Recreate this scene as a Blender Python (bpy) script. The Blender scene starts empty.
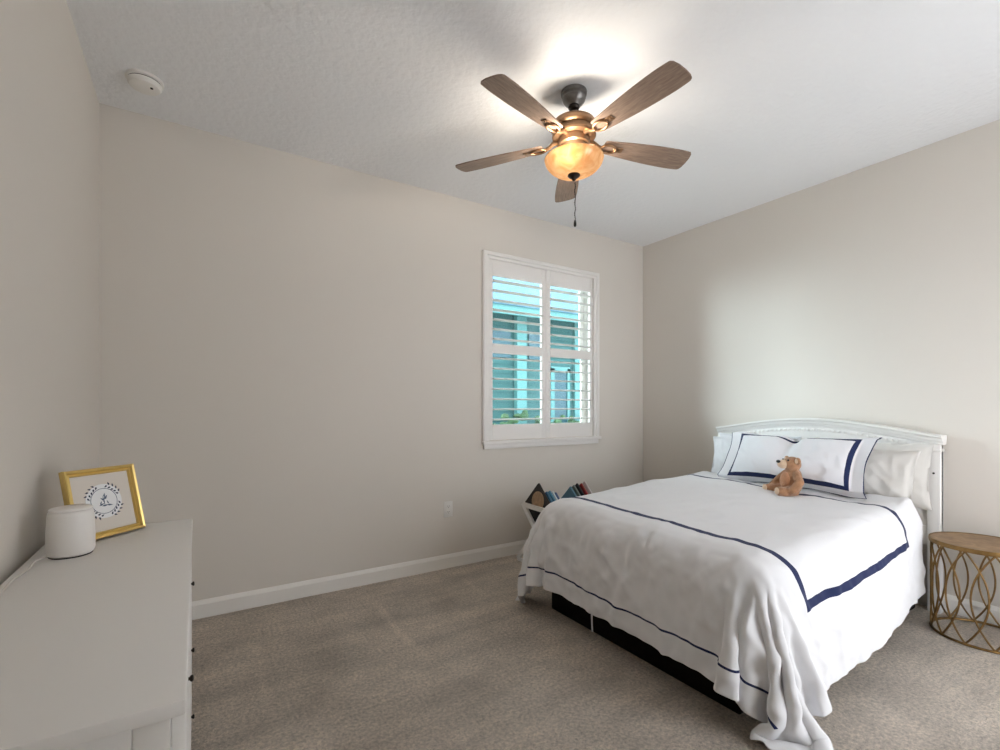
import bpy, bmesh, math, random
from mathutils import Vector, Matrix, noise
R = math.radians
SC = bpy.context.scene
COL = SC.collection
# ------------------------------------------------------------------ camera, world, lights, exposure
YAW = math.atan2(746, 476)                      # camera heading from the window wall's direction
CAMH = 1.186
cam = bpy.data.cameras.new('camera')
cam.lens = 36 * 476 / 1000.0
cam.sensor_width = 36
cam.shift_y = 0.031
cam.clip_start = 0.02
camo = bpy.data.objects.new('camera', cam)
COL.objects.link(camo)
camo.location = (0, 0, CAMH)
fwd = Vector((math.cos(YAW), math.sin(YAW), 0))
camo.rotation_euler = fwd.to_track_quat('-Z', 'Y').to_euler()
SC.camera = camo

W = bpy.data.worlds.new('world')
SC.world = W
W.use_nodes = True
bg = W.node_tree.nodes['Background']
bg.inputs[0].default_value = (0.92, 0.95, 1.0, 1)
bg.inputs[1].default_value = 2.25

def lamp(name, kind, loc, energy, color, rot=(0, 0, 0), **kw):
    l = bpy.data.lights.new(name, kind)
    l.energy = energy
    l.color = color
    for k, v in kw.items():
        setattr(l, k, v)
    o = bpy.data.objects.new(name, l)
    o.location = loc
    o.rotation_euler = rot
    COL.objects.link(o)
    return o

sun_dir = Vector((1.09, -1.0, -0.40))
lamp('sun', 'SUN', (0, 6, 6), 4.5, (0.95, 0.98, 1.0), sun_dir.to_track_quat('-Z', 'Y').to_euler(), angle=R(42))

VS = SC.view_settings
SC.display_settings.display_device = 'sRGB'
VS.view_transform = 'Standard'
VS.look = 'None'
VS.gamma = 1
VS.use_curve_mapping = False
VS.exposure = 1.62
SC.cycles.use_denoising = True
SC.cycles.max_bounces = 10
SC.cycles.diffuse_bounces = 6
SC.cycles.transparent_max_bounces = 16
SC.cycles.caustics_reflective = False
SC.cycles.caustics_refractive = False
SC.cycles.sample_clamp_indirect = 6

# ------------------------------------------------------------------ materials
def nd(nt, t, **kw):
    n = nt.nodes.new(t)
    for k, v in kw.items():
        setattr(n, k, v)
    return n

def lin(c):
    return tuple(((x / 255) / 12.92 if x / 255 <= .04045 else ((x / 255 + .055) / 1.055) ** 2.4) for x in c) + (1,)

def mat(name, col, rough=.6, metal=0.0, bump=None, var=None, spec=.4, sheen=0):
    """col: sRGB 0-255.  bump=(scale, strength, detail, distance)  var=(scale, amount)"""
    m = bpy.data.materials.new(name)
    m.use_nodes = True
    nt = m.node_tree
    b = nt.nodes['Principled BSDF']
    b.inputs['Base Color'].default_value = lin(col)
    b.inputs['Roughness'].default_value = rough
    b.inputs['Metallic'].default_value = metal
    b.inputs['Specular IOR Level'].default_value = spec
    if sheen:
        b.inputs['Sheen Weight'].default_value = sheen
    tc = nd(nt, 'ShaderNodeTexCoord')
    if bump:
        nz = nd(nt, 'ShaderNodeTexNoise')
        nz.inputs['Scale'].default_value = bump[0]
        nz.inputs['Detail'].default_value = bump[2]
        if len(bump) > 4:                                # crinkled cloth: sharp crests
            nz.noise_type = 'RIDGED_MULTIFRACTAL'
            nz.normalize = True
        bp = nd(nt, 'ShaderNodeBump')
        bp.inputs['Strength'].default_value = bump[1]
        bp.inputs['Distance'].default_value = bump[3]
        nt.links.new(tc.outputs['Object'], nz.inputs['Vector'])
        nt.links.new(nz.outputs['Fac'], bp.inputs['Height'])
        nt.links.new(bp.outputs['Normal'], b.inputs['Normal'])
    if var:
        n2 = nd(nt, 'ShaderNodeTexNoise')
        n2.inputs['Scale'].default_value = var[0]
        n2.inputs['Detail'].default_value = 4
        mr = nd(nt, 'ShaderNodeMapRange')
        mr.inputs['From Min'].default_value = .3
        mr.inputs['From Max'].default_value = .7
        mr.inputs['To Min'].default_value = 1 - var[1]
        mr.inputs['To Max'].default_value = 1 + var[1]
        mx = nd(nt, 'ShaderNodeMix', data_type='RGBA', blend_type='MULTIPLY')
        mx.inputs[0].default_value = 1
        mx.inputs[6].default_value = lin(col)
        nt.links.new(tc.outputs['Object'], n2.inputs['Vector'])
        nt.links.new(n2.outputs['Fac'], mr.inputs['Value'])
        nt.links.new(mr.outputs['Result'], mx.inputs[7])
        nt.links.new(mx.outputs[2], b.inputs['Base Color'])
    return m

M = {}
M['wall'] = mat('wall_paint', (218, 212, 204), .75, bump=(260, .12, 2, .002), spec=.25)
M['ceiling'] = mat('ceiling_knockdown', (236, 237, 239), .9, bump=(30, .55, 5, .009), spec=.1)
M['trim'] = mat('trim_white', (236, 233, 228), .45, bump=(30, .02, 2, .001))
M['white_paint'] = mat('white_furniture_paint', (236, 234, 231), .4, bump=(40, .03, 2, .001))
M['shutter'] = mat('shutter_white', (236, 233, 230), .4, bump=(30, .02, 2, .001))
M['gold'] = mat('gold_frame', (226, 196, 122), .32, .8, bump=(60, .08, 3, .001))
M['bronze'] = mat('aged_gold_metal', (126, 98, 58), .42, .85, bump=(90, .2, 3, .001), var=(30, .25))
M['brass'] = mat('fan_brushed_brass', (146, 114, 86), .34, .85, bump=(120, .06, 2, .001))
M['pewter'] = mat('fan_pewter', (120, 118, 116), .4, .85, bump=(90, .1, 2, .001), var=(25, .3))
M['dark_metal'] = mat('dark_metal', (58, 52, 48), .4, .8, bump=(90, .05, 2, .001))
M['plastic'] = mat('white_plastic', (232, 230, 226), .45, bump=(50, .02, 2, .001))
M['slot'] = mat('dark_slot', (50, 48, 46), .7, bump=(50, .02, 2, .001))
M['black_fabric'] = mat('black_fabric', (22, 18, 17), .95, bump=(400, .3, 2, .002), spec=.1)
M['mattress'] = mat('mattress_ticking', (225, 222, 216), .9, bump=(200, .2, 2, .002))
M['cotton'] = mat('white_cotton', (228, 228, 231), .9, bump=(28, .25, 5, .01), spec=.1, sheen=.1)
M['cotton_grey'] = mat('off_white_cotton', (218, 215, 210), .9, bump=(7, .3, 3, .016, 1), spec=.1, sheen=.1)
M['plush'] = mat('brown_plush', (174, 131, 99), .95, bump=(160, .9, 3, .006), var=(40, .18), spec=.05, sheen=.4)
M['plush_light'] = mat('cream_plush', (224, 196, 168), .95, bump=(160, .8, 3, .005), spec=.05, sheen=.4)
M['plush_belly'] = mat('tan_plush', (196, 144, 110), .95, bump=(160, .8, 3, .005), var=(40, .1), spec=.05, sheen=.4)
M['black_plastic'] = mat('black_plastic', (18, 16, 16), .3, bump=(50, .02, 2, .001))
M['paper'] = mat('cream_mat_board', (224, 216, 206), .8, bump=(200, .1, 2, .001))
M['print'] = mat('white_print_paper', (238, 239, 240), .8, bump=(200, .05, 2, .001))
M['ink'] = mat('blue_grey_ink', (92, 106, 128), .8, bump=(200, .05, 2, .001))
M['ink_dark'] = mat('dark_blue_ink', (52, 60, 82), .8, bump=(200, .05, 2, .001))
M['pages'] = mat('book_pages', (232, 226, 212), .9, bump=(300, .2, 2, .001))
M['siding'] = mat('teal_siding', (48, 86, 86), .8, var=(3, .08))
M['house_trim'] = mat('pale_teal_trim', (84, 128, 128), .7, bump=(30, .05, 2, .002))
M['house_dark'] = mat('dark_teal_window', (40, 74, 84), .25, bump=(3, .05, 2, .002))
M['house_roof'] = mat('blue_grey_roof', (74, 106, 122), .85, bump=(25, .4, 3, .01), var=(8, .15))
M['grass'] = mat('lawn_grass', (76, 104, 56), .95, bump=(60, .8, 4, .03), var=(20, .3))
M['hedge'] = mat('hedge_leaves', (66, 92, 62), .9, bump=(40, .8, 4, .03), var=(12, .4))
M['wick'] = mat('white_ceramic', (231, 228, 224), .38, bump=(60, .03, 2, .001))
M['cord'] = mat('white_cord', (222, 218, 212), .5, bump=(60, .03, 2, .001))

def glass_mat():
    m = bpy.data.materials.new('window_glass')
    m.use_nodes = True
    nt = m.node_tree
    nt.nodes.clear()
    out = nd(nt, 'ShaderNodeOutputMaterial')
    tr = nd(nt, 'ShaderNodeBsdfTransparent')
    tr.inputs[0].default_value = (.86, .95, .97, 1)
    gl = nd(nt, 'ShaderNodeBsdfGlossy')
    gl.inputs['Roughness'].default_value = .02
    fr = nd(nt, 'ShaderNodeFresnel')
    fr.inputs[0].default_value = 1.3
    mx = nd(nt, 'ShaderNodeMixShader')
    nt.links.new(fr.outputs[0], mx.inputs[0])
    nt.links.new(tr.outputs[0], mx.inputs[1])
    nt.links.new(gl.outputs[0], mx.inputs[2])
    nt.links.new(mx.outputs[0], out.inputs[0])
    return m
M['glass'] = glass_mat()

def bowl_mat():
    """amber alabaster glass: translucent, lit by the bulbs inside, with a little glow of its own"""
    m = bpy.data.materials.new('amber_bowl_glass')
    m.use_nodes = True
    nt = m.node_tree
    nt.nodes.clear()
    out = nd(nt, 'ShaderNodeOutputMaterial')
    tc = nd(nt, 'ShaderNodeTexCoord')
    nz = nd(nt, 'ShaderNodeTexNoise')
    nz.inputs['Scale'].default_value = 14
    nz.inputs['Detail'].default_value = 5
    nz.inputs['Distortion'].default_value = 1.5
    cr = nd(nt, 'ShaderNodeValToRGB')
    cr.color_ramp.elements[0].position = .35
    cr.color_ramp.elements[0].color = (.27, .165, .080, 1)
    cr.color_ramp.elements[1].position = .65
    cr.color_ramp.elements[1].color = (.35, .25, .15, 1)
    nt.links.new(tc.outputs['Object'], nz.inputs['Vector'])
    nt.links.new(nz.outputs['Fac'], cr.inputs[0])
    tl = nd(nt, 'ShaderNodeBsdfTranslucent')
    df = nd(nt, 'ShaderNodeBsdfDiffuse')
    em = nd(nt, 'ShaderNodeEmission')
    em.inputs[1].default_value = BOWL_GLOW
    gl = nd(nt, 'ShaderNodeBsdfGlossy')
    gl.inputs['Roughness'].default_value = .2
    for n in (tl, df, em):
        nt.links.new(cr.outputs[0], n.inputs[0])
    m1 = nd(nt, 'ShaderNodeMixShader'); m1.inputs[0].default_value = .3
    nt.links.new(tl.outputs[0], m1.inputs[1]); nt.links.new(df.outputs[0], m1.inputs[2])
    m2 = nd(nt, 'ShaderNodeMixShader'); m2.inputs[0].default_value = .05
    nt.links.new(m1.outputs[0], m2.inputs[1]); nt.links.new(gl.outputs[0], m2.inputs[2])
    ad = nd(nt, 'ShaderNodeAddShader')
    nt.links.new(m2.outputs[0], ad.inputs[0]); nt.links.new(em.outputs[0], ad.inputs[1])
    nt.links.new(ad.outputs[0], out.inputs[0])
    return m
BOWL_GLOW = 0.3
M['bowl'] = bowl_mat()

def carpet_mat():
    m = bpy.data.materials.new('carpet')
    m.use_nodes = True
    nt = m.node_tree
    b = nt.nodes['Principled BSDF']
    b.inputs['Roughness'].default_value = 1
    b.inputs['Specular IOR Level'].default_value = .05
    b.inputs['Sheen Weight'].default_value = .15
    tc = nd(nt, 'ShaderNodeTexCoord')
    def nz(scale, det, rough=.6, stretch=None):
        n = nd(nt, 'ShaderNodeTexNoise')
        n.inputs['Scale'].default_value = scale
        n.inputs['Detail'].default_value = det
        n.inputs['Roughness'].default_value = rough
        if stretch:
            mp = nd(nt, 'ShaderNodeMapping')
            mp.inputs['Rotation'].default_value = (0, 0, stretch[2])
            mp.inputs['Scale'].default_value = (stretch[0], stretch[1], 1)
            nt.links.new(tc.outputs['Object'], mp.inputs[0])
            nt.links.new(mp.outputs[0], n.inputs['Vector'])
        else:
            nt.links.new(tc.outputs['Object'], n.inputs['Vector'])
        return n
    fine = nz(70, 4, .8)
    speck = nz(220, 2, .8)
    blot = nz(3.2, 5, .65)
    streak = nz(2.2, 4, .6, (.5, 3.0, R(28)))
    def ramp(n, lo, hi, a, c):
        r = nd(nt, 'ShaderNodeMapRange')
        for k, v in zip(('From Min', 'From Max', 'To Min', 'To Max'), (lo, hi, a, c)):
            r.inputs[k].default_value = v
        nt.links.new(n.outputs['Fac'], r.inputs['Value'])
        return r
    rs = [ramp(fine, .32, .68, .62, 1.36), ramp(speck, .3, .7, .86, 1.14), ramp(blot, .3, .7, .80, 1.16), ramp(streak, .35, .65, .88, 1.10)]
    sp = nd(nt, 'ShaderNodeSeparateXYZ')
    wob = nz(3, 3)
    nt.links.new(tc.outputs['Object'], sp.inputs[0])
    def mt(op, a, b_, c_=None):
        n = nd(nt, 'ShaderNodeMath', operation=op)
        for k, v in enumerate((a, b_, c_)):
            if v is None:
                continue
            if isinstance(v, (int, float)):
                n.inputs[k].default_value = v
            else:
                nt.links.new(v, n.inputs[k])
        return n.outputs[0]
    xw = mt('MULTIPLY_ADD', wob.outputs['Fac'], .08, sp.outputs[0])
    for (x0, y0, y1, wd, gain) in ((.945, 2.15, 2.86, .035, .20), (.28, 2.05, 2.75, .035, .12), (1.575, 2.5, 2.95, .03, .12), (.60, 2.2, 2.9, .16, -.07), (1.25, 2.0, 2.9, .16, -.07)):
        g1 = mt('SUBTRACT', 1, mt('DIVIDE', mt('ABSOLUTE', mt('SUBTRACT', xw, x0), 0), wd))
        g2 = mt('SUBTRACT', 1, mt('DIVIDE', mt('ABSOLUTE', mt('SUBTRACT', sp.outputs[1], (y0 + y1) / 2), 0), (y1 - y0) / 2))
        g = mt('MULTIPLY', mt('MAXIMUM', g1, 0), mt('MINIMUM', mt('MAXIMUM', mt('MULTIPLY', g2, 3), 0), 1))
        rr = nd(nt, 'ShaderNodeMapRange')
        rr.inputs['To Min'].default_value = 1
        rr.inputs['To Max'].default_value = 1 + gain
        nt.links.new(g, rr.inputs['Value'])
        rs.append(rr)
    cur = None
    for r in rs:
        if cur is None:
            cur = r.outputs[0]
        else:
            mm = nd(nt, 'ShaderNodeMath', operation='MULTIPLY')
            nt.links.new(cur, mm.inputs[0]); nt.links.new(r.outputs[0], mm.inputs[1])
            cur = mm.outputs[0]
    mx = nd(nt, 'ShaderNodeMix', data_type='RGBA', blend_type='MULTIPLY')
    mx.inputs[0].default_value = 1
    mx.inputs[6].default_value = lin((222, 209, 194))
    nt.links.new(cur, mx.inputs[7])
    nt.links.new(mx.outputs[2], b.inputs['Base Color'])
    bp = nd(nt, 'ShaderNodeBump')
    bp.inputs['Strength'].default_value = 1
    bp.inputs['Distance'].default_value = .03
    nt.links.new(fine.outputs['Fac'], bp.inputs['Height'])
    nt.links.new(bp.outputs[0], b.inputs['Normal'])
    return m
M['carpet'] = carpet_mat()

def wood_mat(name, c1, c2, scale, stretch, rough=.5):
    m = bpy.data.materials.new(name)
    m.use_nodes = True
    nt = m.node_tree
    b = nt.nodes['Principled BSDF']
    b.inputs['Roughness'].default_value = rough
    tc = nd(nt, 'ShaderNodeTexCoord')
    mp = nd(nt, 'ShaderNodeMapping')
    mp.inputs['Scale'].default_value = stretch
    nz = nd(nt, 'ShaderNodeTexNoise')
    nz.inputs['Scale'].default_value = scale
    nz.inputs['Detail'].default_value = 6
    nz.inputs['Distortion'].default_value = .6
    cr = nd(nt, 'ShaderNodeValToRGB')
    cr.color_ramp.elements[0].position = .3
    cr.color_ramp.elements[0].color = lin(c1)
    cr.color_ramp.elements[1].position = .72
    cr.color_ramp.elements[1].color = lin(c2)
    nt.links.new(tc.outputs['Object'], mp.inputs[0])
    nt.links.new(mp.outputs[0], nz.inputs['Vector'])
    nt.links.new(nz.outputs['Fac'], cr.inputs[0])
    nt.links.new(cr.outputs[0], b.inputs['Base Color'])
    return m
M['blade'] = wood_mat('weathered_blade_wood', (122, 100, 86), (152, 130, 114), 16, (1, 9, 9), .5)
M['table_wood'] = wood_mat('brown_tabletop', (120, 92, 62), (166, 134, 96), 20, (1, 1, 1), .45)

def band_mat(name, rects, lines, size, col=(226, 226, 228), navy=(40, 48, 82), bump=(26, .22, 5, .008)):
    """white cotton with navy ribbon rectangles; the pattern lies in cloth metres (UV * size).
    rects: (x0, x1, y0, y1, width, open_side)   lines: list of (axis, pos, halfwidth, lo, hi)"""
    m = mat(name, col, .9, bump=bump, spec=.1, sheen=.1)
    nt = m.node_tree
    b = nt.nodes['Principled BSDF']
    uv = nd(nt, 'ShaderNodeUVMap')
    sp = nd(nt, 'ShaderNodeSeparateXYZ')
    nt.links.new(uv.outputs[0], sp.inputs[0])
    def math_(op, a, c=None, d=None):
        n = nd(nt, 'ShaderNodeMath', operation=op)
        for k, v in enumerate((a, c, d)):
            if v is None:
                continue
            if isinstance(v, (int, float)):
                n.inputs[k].default_value = v
            else:
                nt.links.new(v, n.inputs[k])
        return n.outputs[0]
    X = math_('MULTIPLY', sp.outputs[0], size)
    Y = math_('MULTIPLY', sp.outputs[1], size)
    acc = None
    def add(v):
        nonlocal acc
        acc = v if acc is None else math_('MAXIMUM', acc, v)
    for (x0, x1, y0, y1, w) in rects:
        # signed distance to the rectangle, |d| < w/2 is ribbon
        dx = math_('SUBTRACT', math_('ABSOLUTE', math_('SUBTRACT', X, (x0 + x1) / 2)), (x1 - x0) / 2)
        dy = math_('SUBTRACT', math_('ABSOLUTE', math_('SUBTRACT', Y, (y0 + y1) / 2)), (y1 - y0) / 2)
        d = math_('MAXIMUM', dx, dy)
        add(math_('LESS_THAN', math_('ABSOLUTE', d), w / 2))
    for (ax, pos, hw, lo, hi) in lines:
        a_, b_ = (X, Y) if ax == 0 else (Y, X)
        on = math_('LESS_THAN', math_('ABSOLUTE', math_('SUBTRACT', a_, pos)), hw)
        on = math_('MULTIPLY', on, math_('GREATER_THAN', b_, lo))
        add(math_('MULTIPLY', on, math_('LESS_THAN', b_, hi)))
    mx = nd(nt, 'ShaderNodeMix', data_type='RGBA')
    mx.inputs[6].default_value = lin(col)
    mx.inputs[7].default_value = lin(navy)
    nt.links.new(acc, mx.inputs[0])
    nt.links.new(mx.outputs[2], b.inputs['Base Color'])
    return m

# ------------------------------------------------------------------ mesh helpers
def add_box(bm, x0, x1, y0, y1, z0, z1, bev=0.0, seg=2, mtx=None):
    r = bmesh.ops.create_cube(bm, size=1)
    vs = r['verts']
    for v in vs:
        v.co = Vector(((x0 + x1) / 2 + v.co.x * (x1 - x0), (y0 + y1) / 2 + v.co.y * (y1 - y0), (z0 + z1) / 2 + v.co.z * (z1 - z0)))
    if mtx is not None:
        for v in vs:
            v.co = mtx @ v.co
    if bev > 0:
        es = list({e for v in vs for e in v.link_edges})
        bmesh.ops.bevel(bm, geom=es, offset=bev, segments=seg, affect='EDGES', profile=.5)

def add_lathe(bm, prof, center=(0, 0, 0), n=48, close=False):
    cx, cy, cz = center
    rings = []
    for (r, z) in prof:
        if r < 1e-6:
            rings.append([bm.verts.new((cx, cy, cz + z))])
        else:
            rings.append([bm.verts.new((cx + r * math.cos(2 * math.pi * k / n), cy + r * math.sin(2 * math.pi * k / n), cz + z)) for k in range(n)])
    pairs = list(zip(rings, rings[1:]))
    if close:
        pairs.append((rings[-1], rings[0]))
    for a, b in pairs:
        for k in range(n):
            k2 = (k + 1) % n
            if len(a) == 1 and len(b) == 1:
                continue
            if len(a) == 1:
                bm.faces.new((a[0], b[k2], b[k]))
            elif len(b) == 1:
                bm.faces.new((a[k], a[k2], b[0]))
            else:
                bm.faces.new((a[k], a[k2], b[k2], b[k]))

def add_tube(bm, pts, rad, n=10, closed=False, flat=None):
    """tube along pts; rad a float or a list"""
    pts = [Vector(p) for p in pts]
    N = len(pts)
    rings = []
    up = None
    for i, p in enumerate(pts):
        if closed:
            t = (pts[(i + 1) % N] - pts[i - 1]).normalized()
        else:
            t = (pts[min(i + 1, N - 1)] - pts[max(i - 1, 0)]).normalized()
        if up is None:
            up = t.orthogonal().normalized()
        else:
            up = (up - t * up.dot(t))
            up = up.normalized() if up.length > 1e-6 else t.orthogonal().normalized()
        sd = t.cross(up)
        r = rad[i] if isinstance(rad, (list, tuple)) else rad
        rings.append([bm.verts.new(p + (up * math.cos(2 * math.pi * k / n) + sd * math.sin(2 * math.pi * k / n)) * r) for k in range(n)])
    seq = list(zip(rings, rings[1:]))
    if closed:
        # match the seam by the smallest twist
        last, first = rings[-1], rings[0]
        best = min(range(n), key=lambda s: sum((last[k].co - first[(k + s) % n].co).length for k in range(n)))
        first2 = [first[(k + best) % n] for k in range(n)]
        seq.append((last, first2))
    for a, b in seq:
        for k in range(n):
            bm.faces.new((a[k], a[(k + 1) % n], b[(k + 1) % n], b[k]))
    if not closed:
        bm.faces.new(list(reversed(rings[0])))
        bm.faces.new(rings[-1])

def add_prism(bm, poly, f0, f1):
    """closed 2D outline -> solid; f0/f1 map (u,v) to the bottom / top 3D point"""
    a = [bm.verts.new(f0(u, v)) for u, v in poly]
    b = [bm.verts.new(f1(u, v)) for u, v in poly]
    n = len(poly)
    bm.faces.new(list(reversed(a)))
    bm.faces.new(b)
    for k in range(n):
        bm.faces.new((a[k], a[(k + 1) % n], b[(k + 1) % n], b[k]))

def add_ball(bm, c, r, u=20, v=14, mtx=None):
    rr = bmesh.ops.create_uvsphere(bm, u_segments=u, v_segments=v, radius=1)
    r = r if isinstance(r, (tuple, list)) else (r, r, r)
    for q in rr['verts']:
        p = Vector((q.co.x * r[0], q.co.y * r[1], q.co.z * r[2]))
        if mtx is not None:
            p = mtx @ p
        q.co = p + Vector(c)

def obj(name, bm, m, parent=None, smooth=True, angle=35, mods=()):
    me = bpy.data.meshes.new(name)
    bmesh.ops.recalc_face_normals(bm, faces=bm.faces[:])
    bm.to_mesh(me)
    bm.free()
    me.materials.append(m)
    o = bpy.data.objects.new(name, me)
    COL.objects.link(o)
    if parent is not None:
        o.parent = parent
    if smooth:
        for p in me.polygons:
            p.use_smooth = True
        me.set_sharp_from_angle(angle=R(angle))
    return o

def tag(o, label, cat, group=None):
    o['label'] = label
    o['category'] = cat
    if group:
        o['group'] = group
    return o

def thing(name, label, cat, loc=(0, 0, 0), rot=(0, 0, 0), group=None):
    o = bpy.data.objects.new(name, None)
    o.empty_display_size = .1
    COL.objects.link(o)
    o.location = loc
    o.rotation_euler = rot
    return tag(o, label, cat, group)

def struct(name, bm, m, parent=None, **kw):
    o = obj(name, bm, m, parent, **kw)
    if parent is None:
        o['kind'] = 'structure'
    return o

def BM():
    return bmesh.new()

# ------------------------------------------------------------------ room shell
XL, XR, YB, YF, ZC = -.418, 3.66, 3.153, -.6, 2.735
WX0, WX1, WZ0, WZ1 = 1.90, 3.01, .92, 2.335          # the window opening

bm = BM(); add_box(bm, XL - .15, XR + .15, YF - .12, YB + .15, -.12, 0)
struct('floor', bm, M['carpet'], smooth=False)
bm = BM(); add_box(bm, XL - .15, XR + .15, YF - .12, YB + .15, ZC, ZC + .12)
struct('ceiling', bm, M['ceiling'], smooth=False)
bm = BM(); add_box(bm, XL - .15, XL, YF - .12, YB + .15, 0, ZC)
struct('wall_left', bm, M['wall'], smooth=False)
bm = BM(); add_box(bm, XR, XR + .15, YF - .12, YB + .15, 0, ZC)
struct('wall_right', bm, M['wall'], smooth=False)
bm = BM()
for a in ((XL, WX0, 0, ZC), (WX1, XR, 0, ZC), (WX0, WX1, 0, WZ0), (WX0, WX1, WZ1, ZC)):
    add_box(bm, a[0], a[1], YB, YB + .15, a[2], a[3])
bmesh.ops.remove_doubles(bm, verts=bm.verts[:], dist=1e-5)
struct('wall_back', bm, M['wall'], smooth=False)

bm = BM()                                               # behind the camera: unseen wall, its doorway added and placed to let daylight in
for a in ((XL, 1.95, 0, ZC), (3.05, XR, 0, ZC), (1.95, 3.05, 2.10, ZC)):
    add_box(bm, a[0], a[1], YF - .12, YF, a[2], a[3])
bmesh.ops.remove_doubles(bm, verts=bm.verts[:], dist=1e-5)
struct('wall_front', bm, M['wall'], smooth=False)

def baseboard(name, p0, p1, nrm):
    bm = BM()
    h, t = .098, .014
    prof = [(0, 0), (t, 0), (t, h - .022), (t - .004, h - .014), (t - .007, h - .006), (.004, h), (0, h)]
    p0, p1, nrm = Vector(p0), Vector(p1), Vector(nrm)
    d = p1 - p0
    add_prism(bm, prof, lambda u, v: p0 + nrm * u + Vector((0, 0, v)), lambda u, v: p0 + d + nrm * u + Vector((0, 0, v)))
    return struct(name, bm, M['trim'], angle=20)
baseboard('baseboard_back', (XL, YB, 0), (XR, YB, 0), (0, -1, 0))
baseboard('baseboard_left', (XL, YF, 0), (XL, YB - .014, 0), (1, 0, 0))
baseboard('baseboard_right', (XR, YF, 0), (XR, YB - .014, 0), (-1, 0, 0))

# window: jambs, two sashes with panes; the shutter frame (casing) and sill on the wall
bm = BM()
for a in ((WX0, WX0 + .035, WZ0, WZ1), (WX1 - .035, WX1, WZ0, WZ1), (WX0, WX1, WZ0, WZ0 + .035), (WX0, WX1, WZ1 - .035, WZ1)):
    add_box(bm, a[0], a[1], YB + .08, YB + .14, a[2], a[3], .003)
win = struct('window_1', bm, M['trim'])
ZM = 1.635
for (za, zb, y) in ((ZM - .02, WZ1 - .03, .115), (WZ0 + .03, ZM + .02, .095)):
    bm = BM()
    x0, x1 = WX0 + .033, WX1 - .033
    for a in ((x0, x0 + .035, za, zb), (x1 - .035, x1, za, zb), (x0, x1, za, za + .035), (x0, x1, zb - .035, zb)):
        add_box(bm, a[0], a[1], YB + y - .01, YB + y + .01, a[2], a[3], .002)
    s = struct('window_sash', bm, M['trim'], win)
    bm = BM(); add_box(bm, x0 + .03, x1 - .03, YB + y - .002, YB + y + .002, za + .03, zb - .03)
    struct('window_pane', bm, M['glass'], s, smooth=False)
# casing, mitred moulding
CX0, CX1, CZ0, CZ1 = 1.846, 3.064, .895, 2.382
cw = .062
def casing_bar(bm, pa, pb, ia, ib):
    """outer edge pa-pb, inner edge ia-ib (x, z); stepped profile"""
    prof = [(0, 0), (0, .018), (.16, .026), (.55, .026), (.66, .016), (1, .012), (1, 0)]
    def pt(a, i, u, d):
        return Vector((a[0] + (i[0] - a[0]) * u, YB - d, a[1] + (i[1] - a[1]) * u))
    r0 = [bm.verts.new(pt(pa, ia, u, d)) for u, d in prof]
    r1 = [bm.verts.new(pt(pb, ib, u, d)) for u, d in prof]
    n = len(prof)
    for k in range(n):
        bm.faces.new((r0[k], r0[(k + 1) % n], r1[(k + 1) % n], r1[k]))
    bm.faces.new(r0); bm.faces.new(list(reversed(r1)))
bm = BM()
o_ = [(CX0, CZ0), (CX1, CZ0), (CX1, CZ1), (CX0, CZ1)]
i_ = [(CX0 + cw, CZ0 + .02), (CX1 - cw, CZ0 + .02), (CX1 - cw, CZ1 - cw + .008), (CX0 + cw, CZ1 - cw + .008)]
for k in (1, 2, 3):
    casing_bar(bm, o_[k], o_[(k + 1) % 4], i_[k], i_[(k + 1) % 4])
struct('window_casing', bm, M['shutter'], win, angle=20)
bm = BM()
add_box(bm, CX0 - .004, CX1 + .004, YB - .042, YB, .890, .916, .005)
add_box(bm, CX0 + .012, CX1 - .012, YB - .02, YB, .852, .890, .004)
struct('window_sill', bm, M['shutter'], win)

# ------------------------------------------------------------------ plantation shutters
LOUV_TILT = R(0)
def shutter(x0, x1, s0, s1, label):
    yc = YB + .016
    t = thing('window_shutter', label, 'shutter', ((x0 + x1) / 2, yc, .918), group='plantation shutters in the window')
    ox, oz = (x0 + x1) / 2, .918
    zb, zt = .918, 2.334
    lo0, lo1, up0, up1 = 1.040, 1.600, 1.675, 2.205
    bm = BM()
    for a in ((x0, s0, zb, zt), (s1, x1, zb, zt), (s0, s1, zb, lo0), (s0, s1, lo1, up0), (s0, s1, up1, zt)):
        add_box(bm, a[0] - ox, a[1] - ox, -.0135, .0135, a[2] - oz, a[3] - oz, .0025)
    obj('shutter_frame', bm, M['shutter'], t)
    for (a, b) in ((lo0, lo1), (up0, up1)):
        n = 7
        pitch = (b - a) / n
        bm = BM()
        for k in range(n):
            zc = a + pitch * (k + .5) - oz
            q = []
            m_ = 14
            for j in range(m_):
                an = 2 * math.pi * j / m_
                y, z = .035 * math.cos(an), .0070 * math.sin(an)
                q.append((y * math.cos(LOUV_TILT) - z * math.sin(LOUV_TILT), y * math.sin(LOUV_TILT) + z * math.cos(LOUV_TILT)))
            add_prism(bm, q, lambda u, v: Vector((s0 + .001 - ox, u, zc + v)), lambda u, v: Vector((s1 - .001 - ox, u, zc + v)))
        obj('louver_slats', bm, M['shutter'], t)
    for z in (1.12, 2.12):
        bm = BM()
        xh = x0 + .006 if x0 < 2.2 else x1 - .006
        add_box(bm, xh - .006 - ox, xh + .006 - ox, -.019, -.012, z - .03 - oz, z + .03 - oz, .002)
        obj('hinge', bm, M['shutter'], t)
    return t
shutter(1.910, 2.468, 1.947, 2.427, 'left-hand white louvered shutter panel, farther from the bed')
shutter(2.470, 3.000, 2.519, 2.968, 'right-hand white louvered shutter panel, nearer the room corner')

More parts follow.
